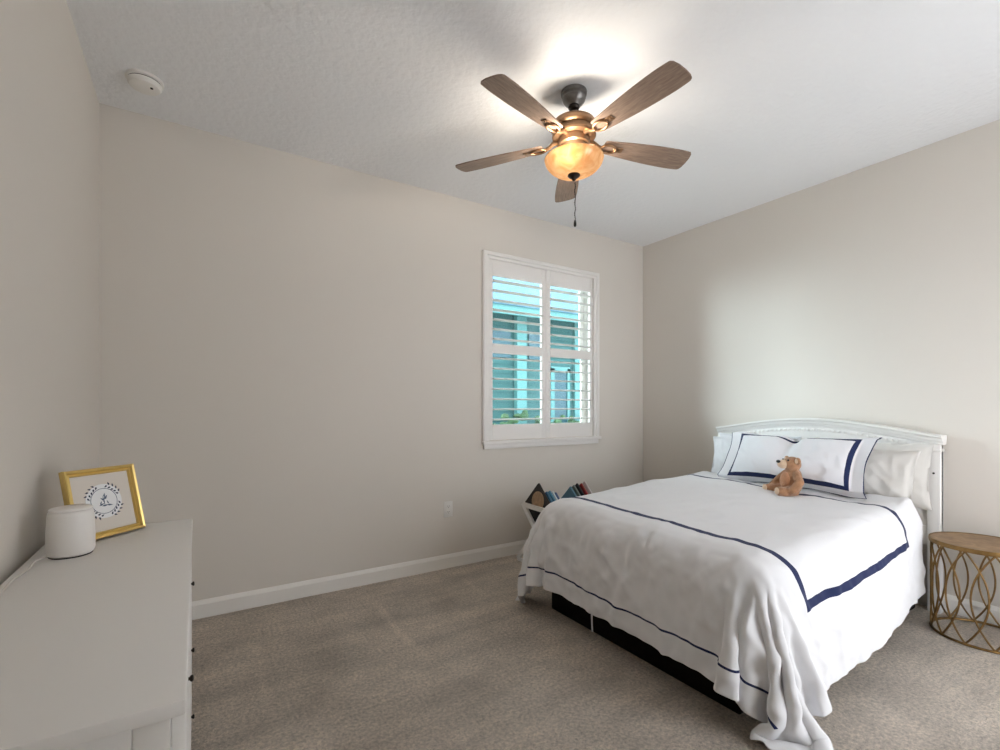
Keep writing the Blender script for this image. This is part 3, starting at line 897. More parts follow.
# ------------------------------------------------------------------ duvet (its drape in millimetres, each row as steps from its neighbours)
NX, NY = 91, 108                                # cloth points along and across the bed
raw = [
1615,-17,5,7,6,7,7,2,-2,2,10,-3,18,25,27,24,11,-23,-21,-20,-23,-4,5,-16,-12,-3,-22,-12,-9,-5,22,22,18,13,1,3,2,2,0,0,0,0,1,0,0,1,0,0,1,1,0,1,0,0,1,0,0,1,0,1,0,1,1,0,0,0,3,3,-3,2,-2,1,1,0,-5,-7,-5,-10,-12,-12,17,13,5,-21,-23,-23,2,10,15,16,17,19,2,-20,-16,-16,-20,-15,1,14,13,10,22,20,-22,-7,-9,-8,
0,22,0,-1,1,-2,1,3,1,-5,-1,-11,-12,1,0,2,2,12,-1,0,1,-14,1,11,-8,2,4,0,-1,-5,1,0,-2,-1,4,0,-1,-2,-2,-4,3,-1,1,0,-1,0,1,0,0,1,0,-1,-2,1,1,3,1,-3,4,0,-1,-3,-1,1,1,0,-2,-2,5,-4,3,-2,1,0,-1,5,-1,1,-1,-1,0,-1,1,0,1,0,2,-1,0,-2,0,0,-10,0,2,-2,1,11,13,-1,-3,-7,-5,0,20,0,0,0,
22,0,-1,1,-3,3,-1,1,2,0,-14,14,-24,-4,0,0,0,13,3,-2,3,-5,-14,12,3,-4,4,-3,-6,4,-1,0,0,-2,0,1,-6,-3,0,6,-1,2,0,-1,2,0,0,0,0,-3,3,0,1,1,-2,-1,-2,4,1,-1,-4,4,0,-3,0,1,0,-1,-1,2,-2,2,-2,2,2,-1,-2,4,1,-1,0,-3,2,0,-1,2,5,-4,-2,2,0,-3,-11,2,1,-3,9,17,0,-1,-3,-1,2,-23,24,7,1,0,
21,-4,5,-2,0,0,1,2,1,1,0,-16,4,-16,-1,-11,2,14,11,0,-2,2,-12,-1,12,-15,12,-3,-1,0,0,-1,0,-2,0,-5,0,0,3,0,0,1,-1,2,-1,0,-2,2,0,2,-3,1,2,-1,0,-1,1,1,-3,-3,5,-1,-2,5,-4,1,-2,3,0,1,0,-2,-2,-2,4,0,5,-6,3,1,-1,2,-2,-1,2,0,3,-2,3,3,0,-16,-2,4,-5,4,18,1,2,-11,3,7,-4,-10,-5,22,3,0,
23,0,-4,1,3,-2,1,0,2,1,-6,1,-1,-18,-16,5,3,-1,13,6,-1,0,-2,-16,13,1,-2,-4,4,0,1,-3,3,-3,-2,-2,1,2,2,1,-2,-2,0,-4,1,1,4,-2,0,-3,3,1,-1,0,0,0,1,-3,-1,3,0,-1,2,-3,5,-6,4,0,-1,0,3,0,-2,3,-2,-1,2,3,-6,2,0,0,-4,7,0,-1,-1,4,3,-1,-6,-12,2,0,-2,18,5,2,-4,-1,6,1,-29,16,-4,-5,24,1,
23,-1,-1,-3,4,0,0,0,1,-14,8,-6,10,-1,-21,-13,0,4,7,11,1,-1,1,-9,-2,11,-7,2,0,2,0,2,-6,0,-4,3,1,1,1,-1,-2,-1,-2,0,1,3,-3,2,-2,4,0,-5,2,0,0,0,0,0,1,0,0,0,0,0,-2,3,0,-3,0,2,-2,3,0,-5,5,-1,0,4,-1,-1,-3,2,-8,9,-1,2,-4,10,0,-4,-8,-7,5,-6,14,10,2,-1,-3,-1,1,-21,13,12,-5,-5,-5,21,
22,2,-6,4,0,2,-2,0,-23,12,-18,30,-9,3,-3,-17,-10,0,6,9,6,0,0,-2,-14,13,-10,9,1,2,0,-2,-3,-2,2,-2,0,2,2,-4,-1,0,1,0,1,-2,2,-1,2,0,-3,2,-1,-2,1,1,0,1,-2,1,0,-1,0,0,0,2,-3,1,2,-2,0,2,1,1,-5,3,-2,2,7,-5,4,-10,-1,6,1,0,5,3,-3,-5,-9,-2,-1,7,16,4,-3,1,-18,17,-19,3,16,0,0,2,0,-14,
21,-1,-4,6,-6,-1,7,-26,3,-10,15,1,12,-4,3,-6,-16,-7,1,9,8,1,0,1,-8,1,4,2,-2,3,-1,-1,-3,-1,1,-2,1,6,-8,-1,0,1,1,1,2,-3,0,0,2,-2,0,1,-1,1,1,-3,-1,3,0,0,0,2,-2,2,-3,-1,-1,1,1,1,0,-2,2,0,0,0,-2,0,6,-2,0,-8,4,1,-1,8,4,0,-12,2,-9,4,-4,20,4,-1,2,-25,21,-14,-5,23,-1,-2,3,0,-18,0,
19,0,-2,3,1,2,-14,3,1,-3,-9,0,9,4,-2,3,-7,-17,-4,5,10,0,1,3,-4,-5,10,-1,-1,2,0,-2,-4,0,0,-1,8,-9,0,0,0,2,-2,5,-4,2,-1,1,-3,2,1,-1,0,1,-4,1,6,-4,1,-1,0,-1,3,-2,-2,1,0,-3,0,2,2,-1,1,0,1,1,-2,2,1,0,-1,0,4,-6,0,7,4,-10,-1,-3,-5,-4,22,6,0,0,-21,9,-1,-10,22,-2,-1,1,0,-16,0,-7,
21,-2,-2,0,7,-25,-9,20,0,-1,2,-21,1,21,-1,1,2,-11,-14,0,11,1,3,2,1,-13,17,-5,-1,2,0,-3,-2,0,-4,5,0,-2,0,0,2,-1,2,-1,0,0,1,-1,2,-2,0,-1,-1,2,0,5,-6,1,-1,1,0,0,-3,2,0,-1,1,-3,4,-3,1,0,1,0,-1,2,0,1,0,1,-1,2,0,-6,1,11,-1,-9,9,-21,2,14,10,2,-1,-18,0,10,-15,23,-3,0,2,-5,-15,-4,-6,-2,
18,-1,1,-2,-7,6,-7,-14,15,0,4,0,-23,0,24,-4,1,2,-16,-9,3,15,-3,2,1,0,4,-2,-2,2,0,-5,0,0,-3,8,-9,3,-1,1,2,0,1,0,0,-1,0,0,-2,2,-1,-3,7,-3,3,-4,0,0,0,-1,1,1,1,-5,4,-2,0,0,-4,5,-1,-1,2,1,-3,2,3,-2,0,1,-1,3,-2,-8,8,7,-1,-1,-6,-9,3,19,1,-1,-13,-10,15,-10,18,-3,1,2,-10,-14,-6,-5,1,1,
18,0,0,-26,5,11,8,-8,-13,12,-6,0,8,-19,3,19,-3,3,-1,-21,-1,16,2,-3,5,-3,0,2,0,1,-2,-4,2,-8,13,-7,3,-6,1,4,-2,2,-1,0,0,1,-1,0,3,-3,-1,1,0,-1,0,-1,3,-2,0,0,0,-3,1,2,-1,0,0,3,-4,0,1,0,-1,1,0,0,2,0,0,1,-1,2,-4,-1,7,5,-5,5,-22,1,23,2,-1,-10,-16,16,-3,14,-3,1,1,-14,-14,-6,0,5,1,0,
16,-7,-8,-5,-12,7,10,13,-4,-12,6,4,-10,2,-11,9,12,-1,3,-4,-19,5,14,-1,2,-2,-1,1,1,0,-1,-1,-8,11,-5,0,-1,-1,6,-6,4,-1,-2,2,-1,0,0,1,-3,0,2,4,-5,0,0,1,-2,0,1,0,-1,3,-5,3,-1,1,1,1,2,-7,2,1,-1,-2,2,0,2,0,1,0,-1,1,-5,3,9,0,-3,-13,-5,22,6,-1,-8,-21,17,3,7,-3,3,-2,-17,-12,-3,2,5,-4,2,4,
2,-2,3,7,-16,-12,-1,11,15,7,-7,-5,11,-8,-11,-3,11,4,3,3,-12,-12,18,4,-2,1,-2,0,1,1,-3,-6,6,0,-2,-1,-4,10,-8,6,-1,-1,-1,0,-1,1,1,0,-4,4,-2,1,-1,1,-1,0,-1,2,-1,-1,0,-1,4,-3,1,1,-1,0,0,0,-2,1,0,1,0,0,-1,2,0,1,-1,1,-6,7,7,-1,-10,-11,16,12,-1,-8,-22,18,3,5,0,3,-8,-19,-9,0,4,6,-4,6,6,8,
0,6,-3,-11,9,-2,-8,-11,0,20,11,-2,-14,17,-5,-18,0,15,2,4,2,-17,-1,15,-1,0,-1,0,2,0,-4,-1,5,-4,-1,-3,7,-8,7,-1,-1,-2,4,-3,0,0,0,-5,8,-6,4,-3,0,2,-1,0,0,0,-3,3,-1,-1,0,2,1,0,0,0,-2,3,-3,0,0,0,0,0,1,0,1,2,-1,-2,1,4,6,-5,-16,9,15,0,-6,-23,18,4,4,1,2,-14,-17,-4,2,4,4,1,11,10,6,2,
0,-8,3,21,-3,-3,0,-3,-3,-14,11,-7,19,-13,13,-5,-18,-1,17,2,2,0,-19,11,7,0,-3,4,0,5,-15,9,-4,-3,1,4,-8,10,-3,-1,0,1,-1,0,1,-2,-1,4,-6,6,-4,-1,3,-4,3,-1,1,-4,6,-5,3,-5,6,-2,0,1,-1,1,1,-4,3,-1,-1,1,0,0,-1,0,1,2,0,-1,1,6,1,-13,0,15,3,-4,-25,26,-4,3,3,1,-23,-12,-1,5,8,9,8,8,3,-1,-2,-3,
7,2,11,-7,6,2,0,0,-2,-3,-14,11,-9,6,-10,13,-2,-17,-4,18,2,2,-6,-13,16,0,-3,3,2,-4,1,-2,-2,2,0,-6,11,-5,0,0,-1,0,0,-1,0,1,-1,-1,2,-3,1,3,-3,2,-2,1,-3,5,-4,4,-6,9,-5,0,1,-2,2,-1,1,2,-4,0,0,-1,3,-2,1,-1,0,3,-2,0,2,5,-3,-12,15,7,-3,-25,26,-10,7,3,-4,-26,-3,2,11,11,10,4,0,0,-1,-2,0,-1,
14,4,3,2,-1,0,-1,0,-3,-3,-2,0,-1,-3,-2,-6,10,2,-16,-7,21,2,1,-12,3,4,-2,1,3,-3,0,-1,1,1,-6,9,-5,1,0,0,-1,1,-1,1,-1,-1,1,0,-1,0,0,0,0,1,0,-1,1,-1,1,-3,6,-3,0,0,-1,0,1,0,-1,0,-1,2,0,-1,1,-1,0,0,-1,3,-3,-1,4,6,-11,3,13,-3,-24,25,-8,2,8,-13,-21,4,10,16,6,-2,0,-1,3,-1,0,-1,-2,0,
21,0,-7,-1,4,-3,0,-1,2,1,1,0,-1,-8,4,3,-10,3,8,-14,-10,21,2,1,-20,19,-11,6,3,-4,2,0,0,-6,10,-5,1,-1,0,-3,1,1,1,0,1,-1,-1,-1,1,1,0,-1,1,-1,0,0,1,-1,0,2,-2,0,0,1,1,1,-2,0,0,-4,6,-5,1,1,-1,0,0,0,0,1,-1,-5,11,-5,-11,21,-3,-21,23,-9,-1,11,-24,-5,15,14,2,-5,0,3,-2,1,1,-1,-2,-1,-2,1,
6,4,9,2,-4,0,-3,-3,-4,-2,-2,-1,2,6,6,-5,4,1,-5,7,-11,-13,21,0,3,-14,11,-4,4,-3,1,0,-3,7,-6,3,-1,0,-1,4,1,-2,-1,-2,1,-1,0,1,-1,0,0,0,0,0,0,0,0,0,0,0,0,0,0,0,1,-1,0,0,0,3,-6,4,-1,0,-1,0,0,0,-2,6,-8,8,-2,-10,16,-5,-15,21,-12,0,10,-20,11,11,1,-3,-1,4,1,0,-1,-1,-6,-3,-1,2,2,1,
2,4,-4,-1,3,7,3,-1,-2,5,1,1,0,0,-6,5,0,-2,4,-5,3,-3,-16,20,-4,4,-6,3,1,1,-1,-1,3,-3,2,-2,1,0,2,-2,-1,0,0,1,-1,0,0,0,1,-1,-1,1,-1,0,0,0,0,0,0,0,1,0,0,0,-1,1,0,-1,0,0,2,-2,-1,0,1,0,0,-1,2,-2,3,-3,-2,8,-5,-8,14,-8,0,0,-6,14,2,-3,-2,1,3,-2,-3,-2,-2,-1,1,3,3,1,2,0,
-4,-3,1,3,0,1,8,-1,4,-3,1,1,2,2,3,4,0,0,-2,-1,4,-2,1,-12,9,1,2,0,0,0,0,0,-1,2,-1,0,-1,-1,-2,2,1,0,0,0,0,1,0,-1,0,0,0,-1,2,0,0,0,-1,0,0,0,0,0,0,0,0,0,-1,1,-1,1,0,-1,1,-1,0,0,0,1,0,0,0,0,1,-3,-2,7,-4,-5,4,5,0,-3,-2,2,3,1,1,-1,0,0,0,-1,1,0,0,-1,-1,-3,
22,-1,-4,-2,-2,-4,-5,5,1,2,2,1,1,0,-1,-6,0,1,1,5,-1,4,2,0,-2,1,0,-2,1,0,0,0,0,0,0,0,0,1,2,-1,-1,0,-1,0,0,0,-1,1,0,0,1,0,-2,0,0,0,0,0,0,0,0,0,0,0,0,0,0,0,0,0,-1,1,0,0,0,0,0,0,0,0,1,0,0,1,1,-2,-5,5,1,-3,0,1,4,0,0,-1,1,0,-5,2,3,0,-1,-1,-3,2,-2,2,
20,1,1,-1,-1,-1,-2,0,-1,-2,-2,-2,-2,0,1,1,5,2,2,1,2,0,-1,1,0,-1,1,2,-1,-1,1,0,0,-1,0,0,0,0,-1,0,0,0,1,0,0,0,0,0,0,0,0,0,0,0,-1,0,1,0,0,0,-1,0,0,0,0,0,1,-1,1,-1,1,0,-1,1,0,0,0,0,0,0,0,0,0,-1,-1,-1,3,0,0,1,-1,0,0,0,-1,-2,-2,0,4,-2,-3,0,0,1,3,-1,2,0,
12,0,-1,3,-3,-1,-1,-1,1,1,1,4,4,1,1,1,-1,0,0,1,-1,1,0,0,0,0,0,0,1,0,-1,0,0,0,0,0,0,0,0,0,0,0,0,0,0,-1,1,0,-1,1,0,0,0,0,0,0,0,0,0,0,0,0,0,0,0,0,0,0,0,0,0,0,0,0,0,0,0,0,0,0,0,0,1,0,-1,0,0,0,-1,-1,0,0,0,-1,1,2,0,0,-1,-4,-3,-3,-2,-2,-2,-2,-1,-1,
11,-1,2,0,-2,1,1,3,1,3,3,0,0,0,1,-1,0,0,0,0,1,-1,0,0,1,0,0,0,-1,0,0,0,0,0,0,0,0,0,0,1,-1,0,0,0,0,1,-1,0,1,-1,0,0,0,0,0,0,0,0,0,0,1,0,0,-1,0,0,0,1,-1,1,0,0,0,-1,0,0,1,0,0,0,0,0,-1,0,1,-1,0,0,0,0,-1,-2,-2,0,-1,0,-1,0,1,2,1,3,1,0,-2,-1,0,-1,
12,0,-2,-3,7,2,2,1,2,0,0,1,-1,1,-2,1,1,0,1,-1,0,0,1,0,-1,0,0,0,1,0,0,0,0,0,0,0,0,0,0,-1,1,0,0,-1,0,0,1,0,0,0,-1,1,0,0,1,0,0,-1,0,0,-1,0,0,1,-1,1,-1,0,1,0,0,0,0,1,-1,0,-1,0,0,0,0,1,0,0,-1,1,-1,1,0,-1,1,0,0,-1,0,0,0,0,-1,1,1,-1,-1,-2,1,-1,-1,0,
16,0,2,2,0,1,0,1,-1,0,0,0,0,0,2,-1,0,0,0,1,-1,0,0,0,1,0,0,0,-1,0,0,0,0,0,0,0,0,0,0,0,0,0,0,1,0,0,-1,0,0,0,1,0,0,0,0,-1,0,1,0,-1,1,0,0,0,0,-1,1,-1,0,0,0,0,1,-1,1,0,0,0,0,0,0,-1,0,0,1,-1,1,-1,0,0,0,0,1,0,-2,0,0,0,1,-1,-1,-1,0,1,0,1,1,-1,
16,1,1,0,0,1,0,0,1,1,0,0,1,0,-1,1,0,1,-1,0,0,1,-1,1,-1,1,0,0,0,0,0,0,0,0,0,0,0,0,0,0,0,-1,0,0,0,0,1,0,0,0,0,-1,0,0,0,1,0,0,-1,1,-1,0,0,0,1,0,-1,1,0,0,0,0,-1,1,-1,0,0,0,0,0,0,1,0,0,0,0,-1,0,1,0,-1,1,-1,0,1,-1,1,-1,0,0,0,0,1,0,-1,0,-2,2,
19,0,-1,0,1,0,1,0,1,-1,1,0,0,0,1,0,0,-1,1,0,1,-1,1,-1,1,-1,1,0,0,0,0,0,0,0,0,0,0,0,0,-1,0,1,0,0,0,-1,1,0,0,0,-1,1,0,0,0,0,-1,0,1,-1,0,1,0,0,-1,0,1,-1,0,0,0,0,1,-1,1,0,0,0,0,0,0,-1,0,0,0,0,0,1,-1,1,0,-1,0,0,1,0,-1,1,-1,0,0,1,-1,0,1,-1,1,-1,
18,1,0,0,0,0,0,0,0,1,0,0,0,1,0,1,0,1,-1,0,0,0,0,0,0,1,-1,0,1,-1,0,0,0,0,0,0,0,0,0,1,-1,0,0,0,0,1,-1,0,0,0,1,-1,0,0,0,0,1,0,0,0,0,-1,0,0,1,-1,0,1,0,-1,0,0,0,1,0,0,0,0,-1,0,0,1,0,0,0,0,0,-1,1,-1,0,0,1,0,-1,0,1,-1,0,1,0,-1,0,0,0,1,-1,0,
18,-1,0,1,1,0,0,0,0,-1,1,1,1,0,1,0,0,0,0,1,-1,1,-1,1,0,-1,1,0,-1,1,0,0,0,0,0,0,0,0,0,0,1,-1,0,0,0,-1,1,0,0,-1,0,1,0,-1,0,0,0,0,0,1,-1,0,0,0,0,1,-1,0,0,1,0,0,0,-1,1,-1,0,0,1,0,0,-1,0,0,0,0,0,1,-1,0,0,1,-1,0,1,0,0,0,0,-1,0,0,-1,0,0,1,1,0,
17,0,2,-1,-1,1,1,0,1,1,-1,1,0,1,-1,0,1,0,1,-1,0,0,1,-1,0,1,-1,1,0,0,-1,0,0,0,0,0,0,0,0,1,0,0,0,0,-1,1,-1,0,0,1,0,-1,0,1,0,0,0,0,-1,0,1,0,0,0,0,-1,1,0,-1,0,0,0,0,1,-1,1,-1,0,0,0,0,1,0,0,0,0,0,-1,0,1,0,-1,0,1,-1,0,-1,1,0,0,0,0,0,0,1,-1,0,0,
17,1,-1,1,1,-1,0,1,0,1,0,0,1,0,1,0,-1,1,0,0,1,-1,0,1,0,0,0,-1,0,0,1,0,0,0,0,0,0,0,0,-1,0,1,0,-1,0,0,0,1,0,-1,0,1,-1,0,0,0,0,0,1,0,-1,0,0,0,0,1,-1,0,1,0,0,-1,0,0,0,0,1,0,0,0,0,-1,0,0,0,0,0,0,1,-1,0,0,1,-1,0,0,1,-1,0,0,0,0,1,0,-1,0,0,0,
18,0,0,1,-1,1,0,0,1,0,1,0,0,0,1,0,0,0,0,0,0,1,-1,0,0,0,0,0,1,0,0,-1,0,0,0,0,0,0,0,0,0,0,0,1,0,0,0,-1,0,1,0,-1,1,0,0,0,0,0,-1,0,1,0,0,-1,0,0,1,-1,0,0,0,1,0,0,-1,0,0,0,0,0,0,1,0,0,-1,0,0,1,-1,0,0,1,-1,0,1,0,-1,0,0,1,0,0,0,0,0,0,0,0,
18,0,1,-1,1,0,0,1,-1,1,0,1,0,1,-1,1,0,0,0,1,0,-1,1,-1,0,1,0,0,-1,0,0,1,0,0,0,0,-1,0,1,0,-1,1,-1,0,1,0,0,0,0,-1,0,1,0,0,0,0,-1,0,1,-1,0,0,0,1,0,0,-1,1,-1,0,0,0,0,0,1,0,0,0,0,0,0,-1,1,-1,1,0,0,-1,0,1,0,-1,1,0,-1,0,1,0,0,-1,0,0,0,0,1,0,-1,0,
18,0,0,0,0,1,1,0,0,0,1,0,0,0,1,0,0,0,1,-1,0,1,-1,1,0,-1,0,0,1,0,0,-1,0,0,0,0,1,0,-1,0,1,-1,1,0,0,0,-1,0,0,1,0,0,-1,0,0,0,1,-1,0,1,0,-1,0,0,0,0,0,0,1,0,0,-1,0,0,0,1,0,0,0,0,-1,1,-1,1,-1,0,0,0,1,-1,0,0,0,0,0,1,-1,0,0,1,0,0,0,0,-1,0,1,0,
19,0,-1,1,0,0,0,0,1,1,0,0,1,0,0,0,0,1,-1,0,0,0,1,-1,0,0,1,0,-1,0,0,1,0,0,-1,1,0,0,-1,1,0,-1,0,0,0,0,1,0,-1,0,0,0,1,-1,0,0,0,1,-1,0,0,1,0,0,0,-1,1,0,0,-1,0,1,0,-1,0,0,0,0,0,0,1,-1,0,0,1,0,0,0,-1,0,1,0,-1,1,0,-1,0,0,1,-1,0,0,0,0,0,0,0,0,
19,0,0,0,1,-1,1,0,1,-1,0,1,0,0,1,0,1,-1,0,1,0,-1,0,1,0,0,-1,0,1,0,0,-1,0,0,1,-1,0,0,1,-1,0,1,0,0,0,-1,0,0,1,0,-1,0,0,1,-1,0,0,0,1,-1,0,0,0,0,0,1,0,0,-1,1,0,-1,0,1,0,-1,1,0,0,0,0,0,0,0,-1,0,0,0,0,1,-1,1,0,-1,0,0,0,1,-1,0,0,0,0,1,-1,0,0,1,
20,0,0,0,0,0,0,1,-1,1,0,0,0,1,-1,1,0,0,1,-1,0,1,-1,0,0,0,0,1,0,-1,0,1,0,-1,0,0,1,0,-1,0,0,0,0,0,0,1,0,-1,0,0,1,0,-1,0,1,0,-1,0,0,1,0,0,0,0,-1,0,0,0,1,-1,0,1,0,0,0,0,-1,0,0,0,0,0,0,0,1,0,0,0,0,-1,0,0,0,0,1,0,0,-1,0,0,1,0,0,-1,1,-1,1,-1,
20,0,1,-1,0,1,0,0,0,0,1,-1,1,0,0,0,0,0,0,0,0,0,1,0,0,0,0,-1,0,1,0,0,0,0,0,0,-1,0,1,0,-1,0,0,0,0,0,0,1,0,0,-1,0,1,-1,0,0,1,0,0,-1,0,0,0,0,1,0,0,-1,0,1,0,-1,0,0,1,0,0,0,-1,0,0,1,0,0,-1,0,0,0,0,0,1,-1,1,0,-1,0,0,0,1,0,-1,0,0,0,0,1,-1,0,
21,0,0,1,0,-1,0,0,1,0,-1,1,0,0,0,0,1,0,-1,1,0,0,0,-1,0,0,0,1,0,-1,0,0,0,1,0,0,0,0,-1,0,1,0,0,0,0,0,-1,0,0,0,1,-1,0,1,0,-1,0,0,0,1,0,0,0,-1,0,0,0,1,0,0,0,1,0,0,-1,-1,0,0,1,0,0,-1,0,0,1,0,0,0,0,0,-1,1,-1,0,0,0,1,0,-1,0,0,0,1,0,0,0,0,0,
23,-1,0,0,0,0,0,0,0,0,0,0,0,0,0,0,0,0,0,0,0,0,0,1,-1,0,1,-1,0,1,0,0,0,-1,0,0,0,0,1,0,0,0,0,-1,0,0,1,-1,0,0,0,1,-1,0,0,1,0,0,-1,0,0,0,0,1,0,0,-1,0,1,-1,0,1,0,-1,0,1,0,0,-1,0,0,1,0,-1,0,0,0,0,0,0,1,-1,0,0,1,0,-1,0,0,0,1,0,-1,0,0,0,0,0,
22,1,-1,0,0,1,-1,0,0,0,1,0,0,-1,1,-1,0,0,1,-1,1,0,-1,0,1,0,-1,1,0,-1,0,0,0,1,0,-1,1,0,-1,0,0,0,0,1,0,-1,0,1,0,0,0,-1,1,0,0,0,-1,0,1,0,0,0,0,0,-1,0,1,0,-1,1,0,-1,0,1,0,-1,0,0,1,0,0,-1,0,1,0,0,-1,0,1,0,-1,0,1,0,-1,0,0,0,1,0,-1,0,0,1,0,0,0,0,
22,0,1,-1,0,0,1,0,-1,0,0,0,0,0,0,1,-1,1,-1,1,-1,0,1,0,0,0,0,-1,0,1,0,0,-1,0,0,1,-1,0,1,0,0,0,0,-1,0,1,-1,0,0,0,0,1,0,0,0,-1,1,0,-1,0,0,0,0,0,1,-1,0,0,1,-1,0,0,0,0,0,1,0,0,0,0,0,0,0,-1,0,0,1,0,-1,0,0,1,-1,0,0,0,1,0,-1,0,0,0,1,-1,0,0,0,0,
22,0,0,1,0,0,-1,0,1,-1,0,0,0,1,-1,0,1,-1,1,0,0,-1,0,0,0,0,1,0,0,-1,0,0,1,0,-1,0,1,0,-1,0,1,0,-1,1,-1,0,1,0,-1,0,1,-1,0,0,0,1,-1,0,1,-1,0,0,1,0,-1,1,-1,1,-1,1,0,0,0,0,-1,0,0,0,0,0,0,0,0,1,0,0,-1,0,0,1,0,-1,0,0,0,1,-1,1,0,0,0,0,-1,0,1,0,-1,0,
22,0,0,0,0,0,1,-1,0,1,0,0,-1,0,1,-1,0,0,0,0,0,1,0,-1,1,0,-1,0,0,1,0,0,0,-1,1,0,-1,0,1,0,-1,0,1,-1,1,-1,0,0,1,0,-1,1,0,0,0,-1,1,-1,0,1,0,0,-1,0,1,-1,1,-1,0,0,0,0,0,0,1,0,0,0,0,0,-1,0,1,0,-1,0,1,0,0,-1,0,1,0,0,0,0,0,-1,0,0,0,0,1,0,-1,0,1,0,
22,0,0,0,0,0,0,1,0,-1,0,0,1,-1,0,0,0,1,0,0,-1,0,0,1,-1,0,1,0,-1,0,0,0,0,1,-1,0,1,0,0,-1,0,0,0,1,-1,1,-1,0,0,0,0,0,0,0,0,1,0,0,0,0,0,0,0,0,-1,1,0,0,-1,1,0,0,0,0,-1,1,0,-1,0,0,1,0,-1,0,1,0,0,0,0,0,0,-1,0,0,1,-1,1,0,-1,0,1,0,-1,0,0,0,0,0,
23,-1,1,0,0,0,-1,0,0,1,0,-1,0,1,-1,1,0,-1,0,0,1,0,-1,0,1,0,-1,0,1,0,0,0,-1,0,0,0,0,0,0,1,0,0,-1,0,1,0,0,0,0,0,0,0,0,0,0,-1,0,1,0,0,-1,0,0,0,1,0,-1,0,1,-1,0,0,0,0,1,-1,0,1,0,0,0,0,0,0,-1,0,0,0,1,0,0,0,0,0,0,0,-1,0,1,0,-1,0,1,-1,1,0,0,0,
22,1,-1,0,0,0,1,0,0,-1,0,1,-1,0,0,0,0,1,0,-1,0,0,1,0,-1,0,0,0,0,0,0,0,1,0,1,-1,-1,0,0,0,0,0,1,0,-1,0,1,-1,0,0,0,1,0,-1,0,1,-1,0,0,0,1,0,0,0,0,0,0,0,0,0,0,0,-1,0,0,0,0,0,0,1,0,0,0,-1,1,0,0,0,-1,0,0,0,0,0,0,0,0,0,1,0,0,0,-2,2,-1,0,0,0,
22,0,0,0,0,1,-1,0,0,1,-1,0,1,0,0,-1,0,0,0,1,0,0,-1,0,1,0,-1,1,0,0,0,-1,0,0,0,1,0,0,0,0,-1,0,0,0,1,0,-1,1,0,0,0,-1,0,1,-1,0,1,0,0,0,-1,0,0,0,0,0,1,0,0,-1,0,0,1,0,0,0,0,0,0,-1,0,0,0,0,0,0,0,0,0,0,1,-1,1,0,-1,0,1,0,-1,0,0,0,1,-1,0,0,0,0,
22,0,1,0,0,-1,1,-1,0,0,1,0,0,-1,1,0,0,0,-1,0,0,0,1,0,-1,0,1,0,0,-1,0,1,0,0,0,-1,0,0,0,0,1,0,0,0,-1,0,1,0,0,0,-1,0,0,0,1,0,-1,0,0,0,1,0,0,-1,0,0,0,0,0,1,0,0,0,0,0,-1,0,0,0,0,0,0,1,0,0,-1,0,0,0,1,-1,1,-1,0,1,0,-1,0,0,0,0,1,-1,0,1,0,0,0,
22,1,-1,0,0,0,0,1,0,-1,0,0,0,1,-1,1,-1,0,1,0,-1,0,0,0,0,0,0,0,0,1,0,0,-1,0,0,1,0,0,-1,0,0,0,0,0,1,0,0,-1,0,0,1,0,0,-1,0,0,1,0,0,0,-1,0,0,1,0,0,0,0,0,-1,0,0,0,0,0,1,0,0,0,0,-1,1,-1,1,-1,1,0,0,0,-1,0,0,0,1,-1,0,0,0,1,0,0,-1,1,0,-1,1,-1,0,
23,-1,0,0,1,0,-1,0,0,1,-1,0,0,0,1,-1,1,0,-1,0,1,0,0,-1,0,1,0,-1,0,0,0,0,1,-1,0,0,0,0,1,0,0,0,0,0,0,-1,0,1,0,0,0,-1,0,1,0,-1,0,0,0,0,1,0,0,-1,0,0,0,0,0,1,0,0,0,0,-1,0,0,0,0,0,1,-1,0,0,0,0,0,0,1,0,0,0,0,-1,0,1,-1,1,-1,0,1,0,0,0,0,-1,1,1,
22,0,1,0,-1,0,1,0,-1,0,1,0,-1,0,0,1,0,0,0,-1,0,0,0,1,0,-1,0,1,0,-1,0,0,0,1,0,0,0,-1,0,0,0,0,0,0,0,1,0,0,0,-1,0,1,0,-1,0,1,0,-1,0,0,0,0,0,1,0,0,0,0,0,-1,0,0,0,0,1,-1,0,1,0,0,0,0,0,0,0,0,0,0,-1,0,0,0,0,0,1,-1,1,-1,1,0,-1,0,0,0,0,1,0,-1,
23,0,-1,0,0,0,0,0,1,-1,0,0,1,0,-1,0,0,0,1,0,0,-1,0,0,0,0,1,-1,0,1,0,0,0,0,0,0,-1,1,0,0,1,-1,0,0,0,-1,0,0,0,1,0,-1,0,1,-1,0,0,1,-1,1,0,0,0,0,0,0,0,-1,0,1,0,-1,1,-1,0,1,0,-1,0,0,1,0,0,-1,0,0,0,0,0,0,0,0,1,0,-1,0,1,0,-1,0,0,1,0,0,0,-1,0,0,
23,0,-1,1,-1,1,-1,0,0,1,0,-1,0,0,1,0,-1,0,0,1,-1,1,0,0,0,0,-1,0,0,0,0,0,0,0,0,0,1,0,0,0,-1,1,-1,0,0,1,0,0,0,-1,0,1,0,0,0,0,0,0,1,-1,0,-1,0,0,0,0,0,1,0,0,0,0,-1,1,0,0,0,0,0,0,-1,0,0,0,1,-1,0,1,0,0,0,0,0,0,0,0,-1,0,1,-1,1,-1,0,0,0,1,0,0,
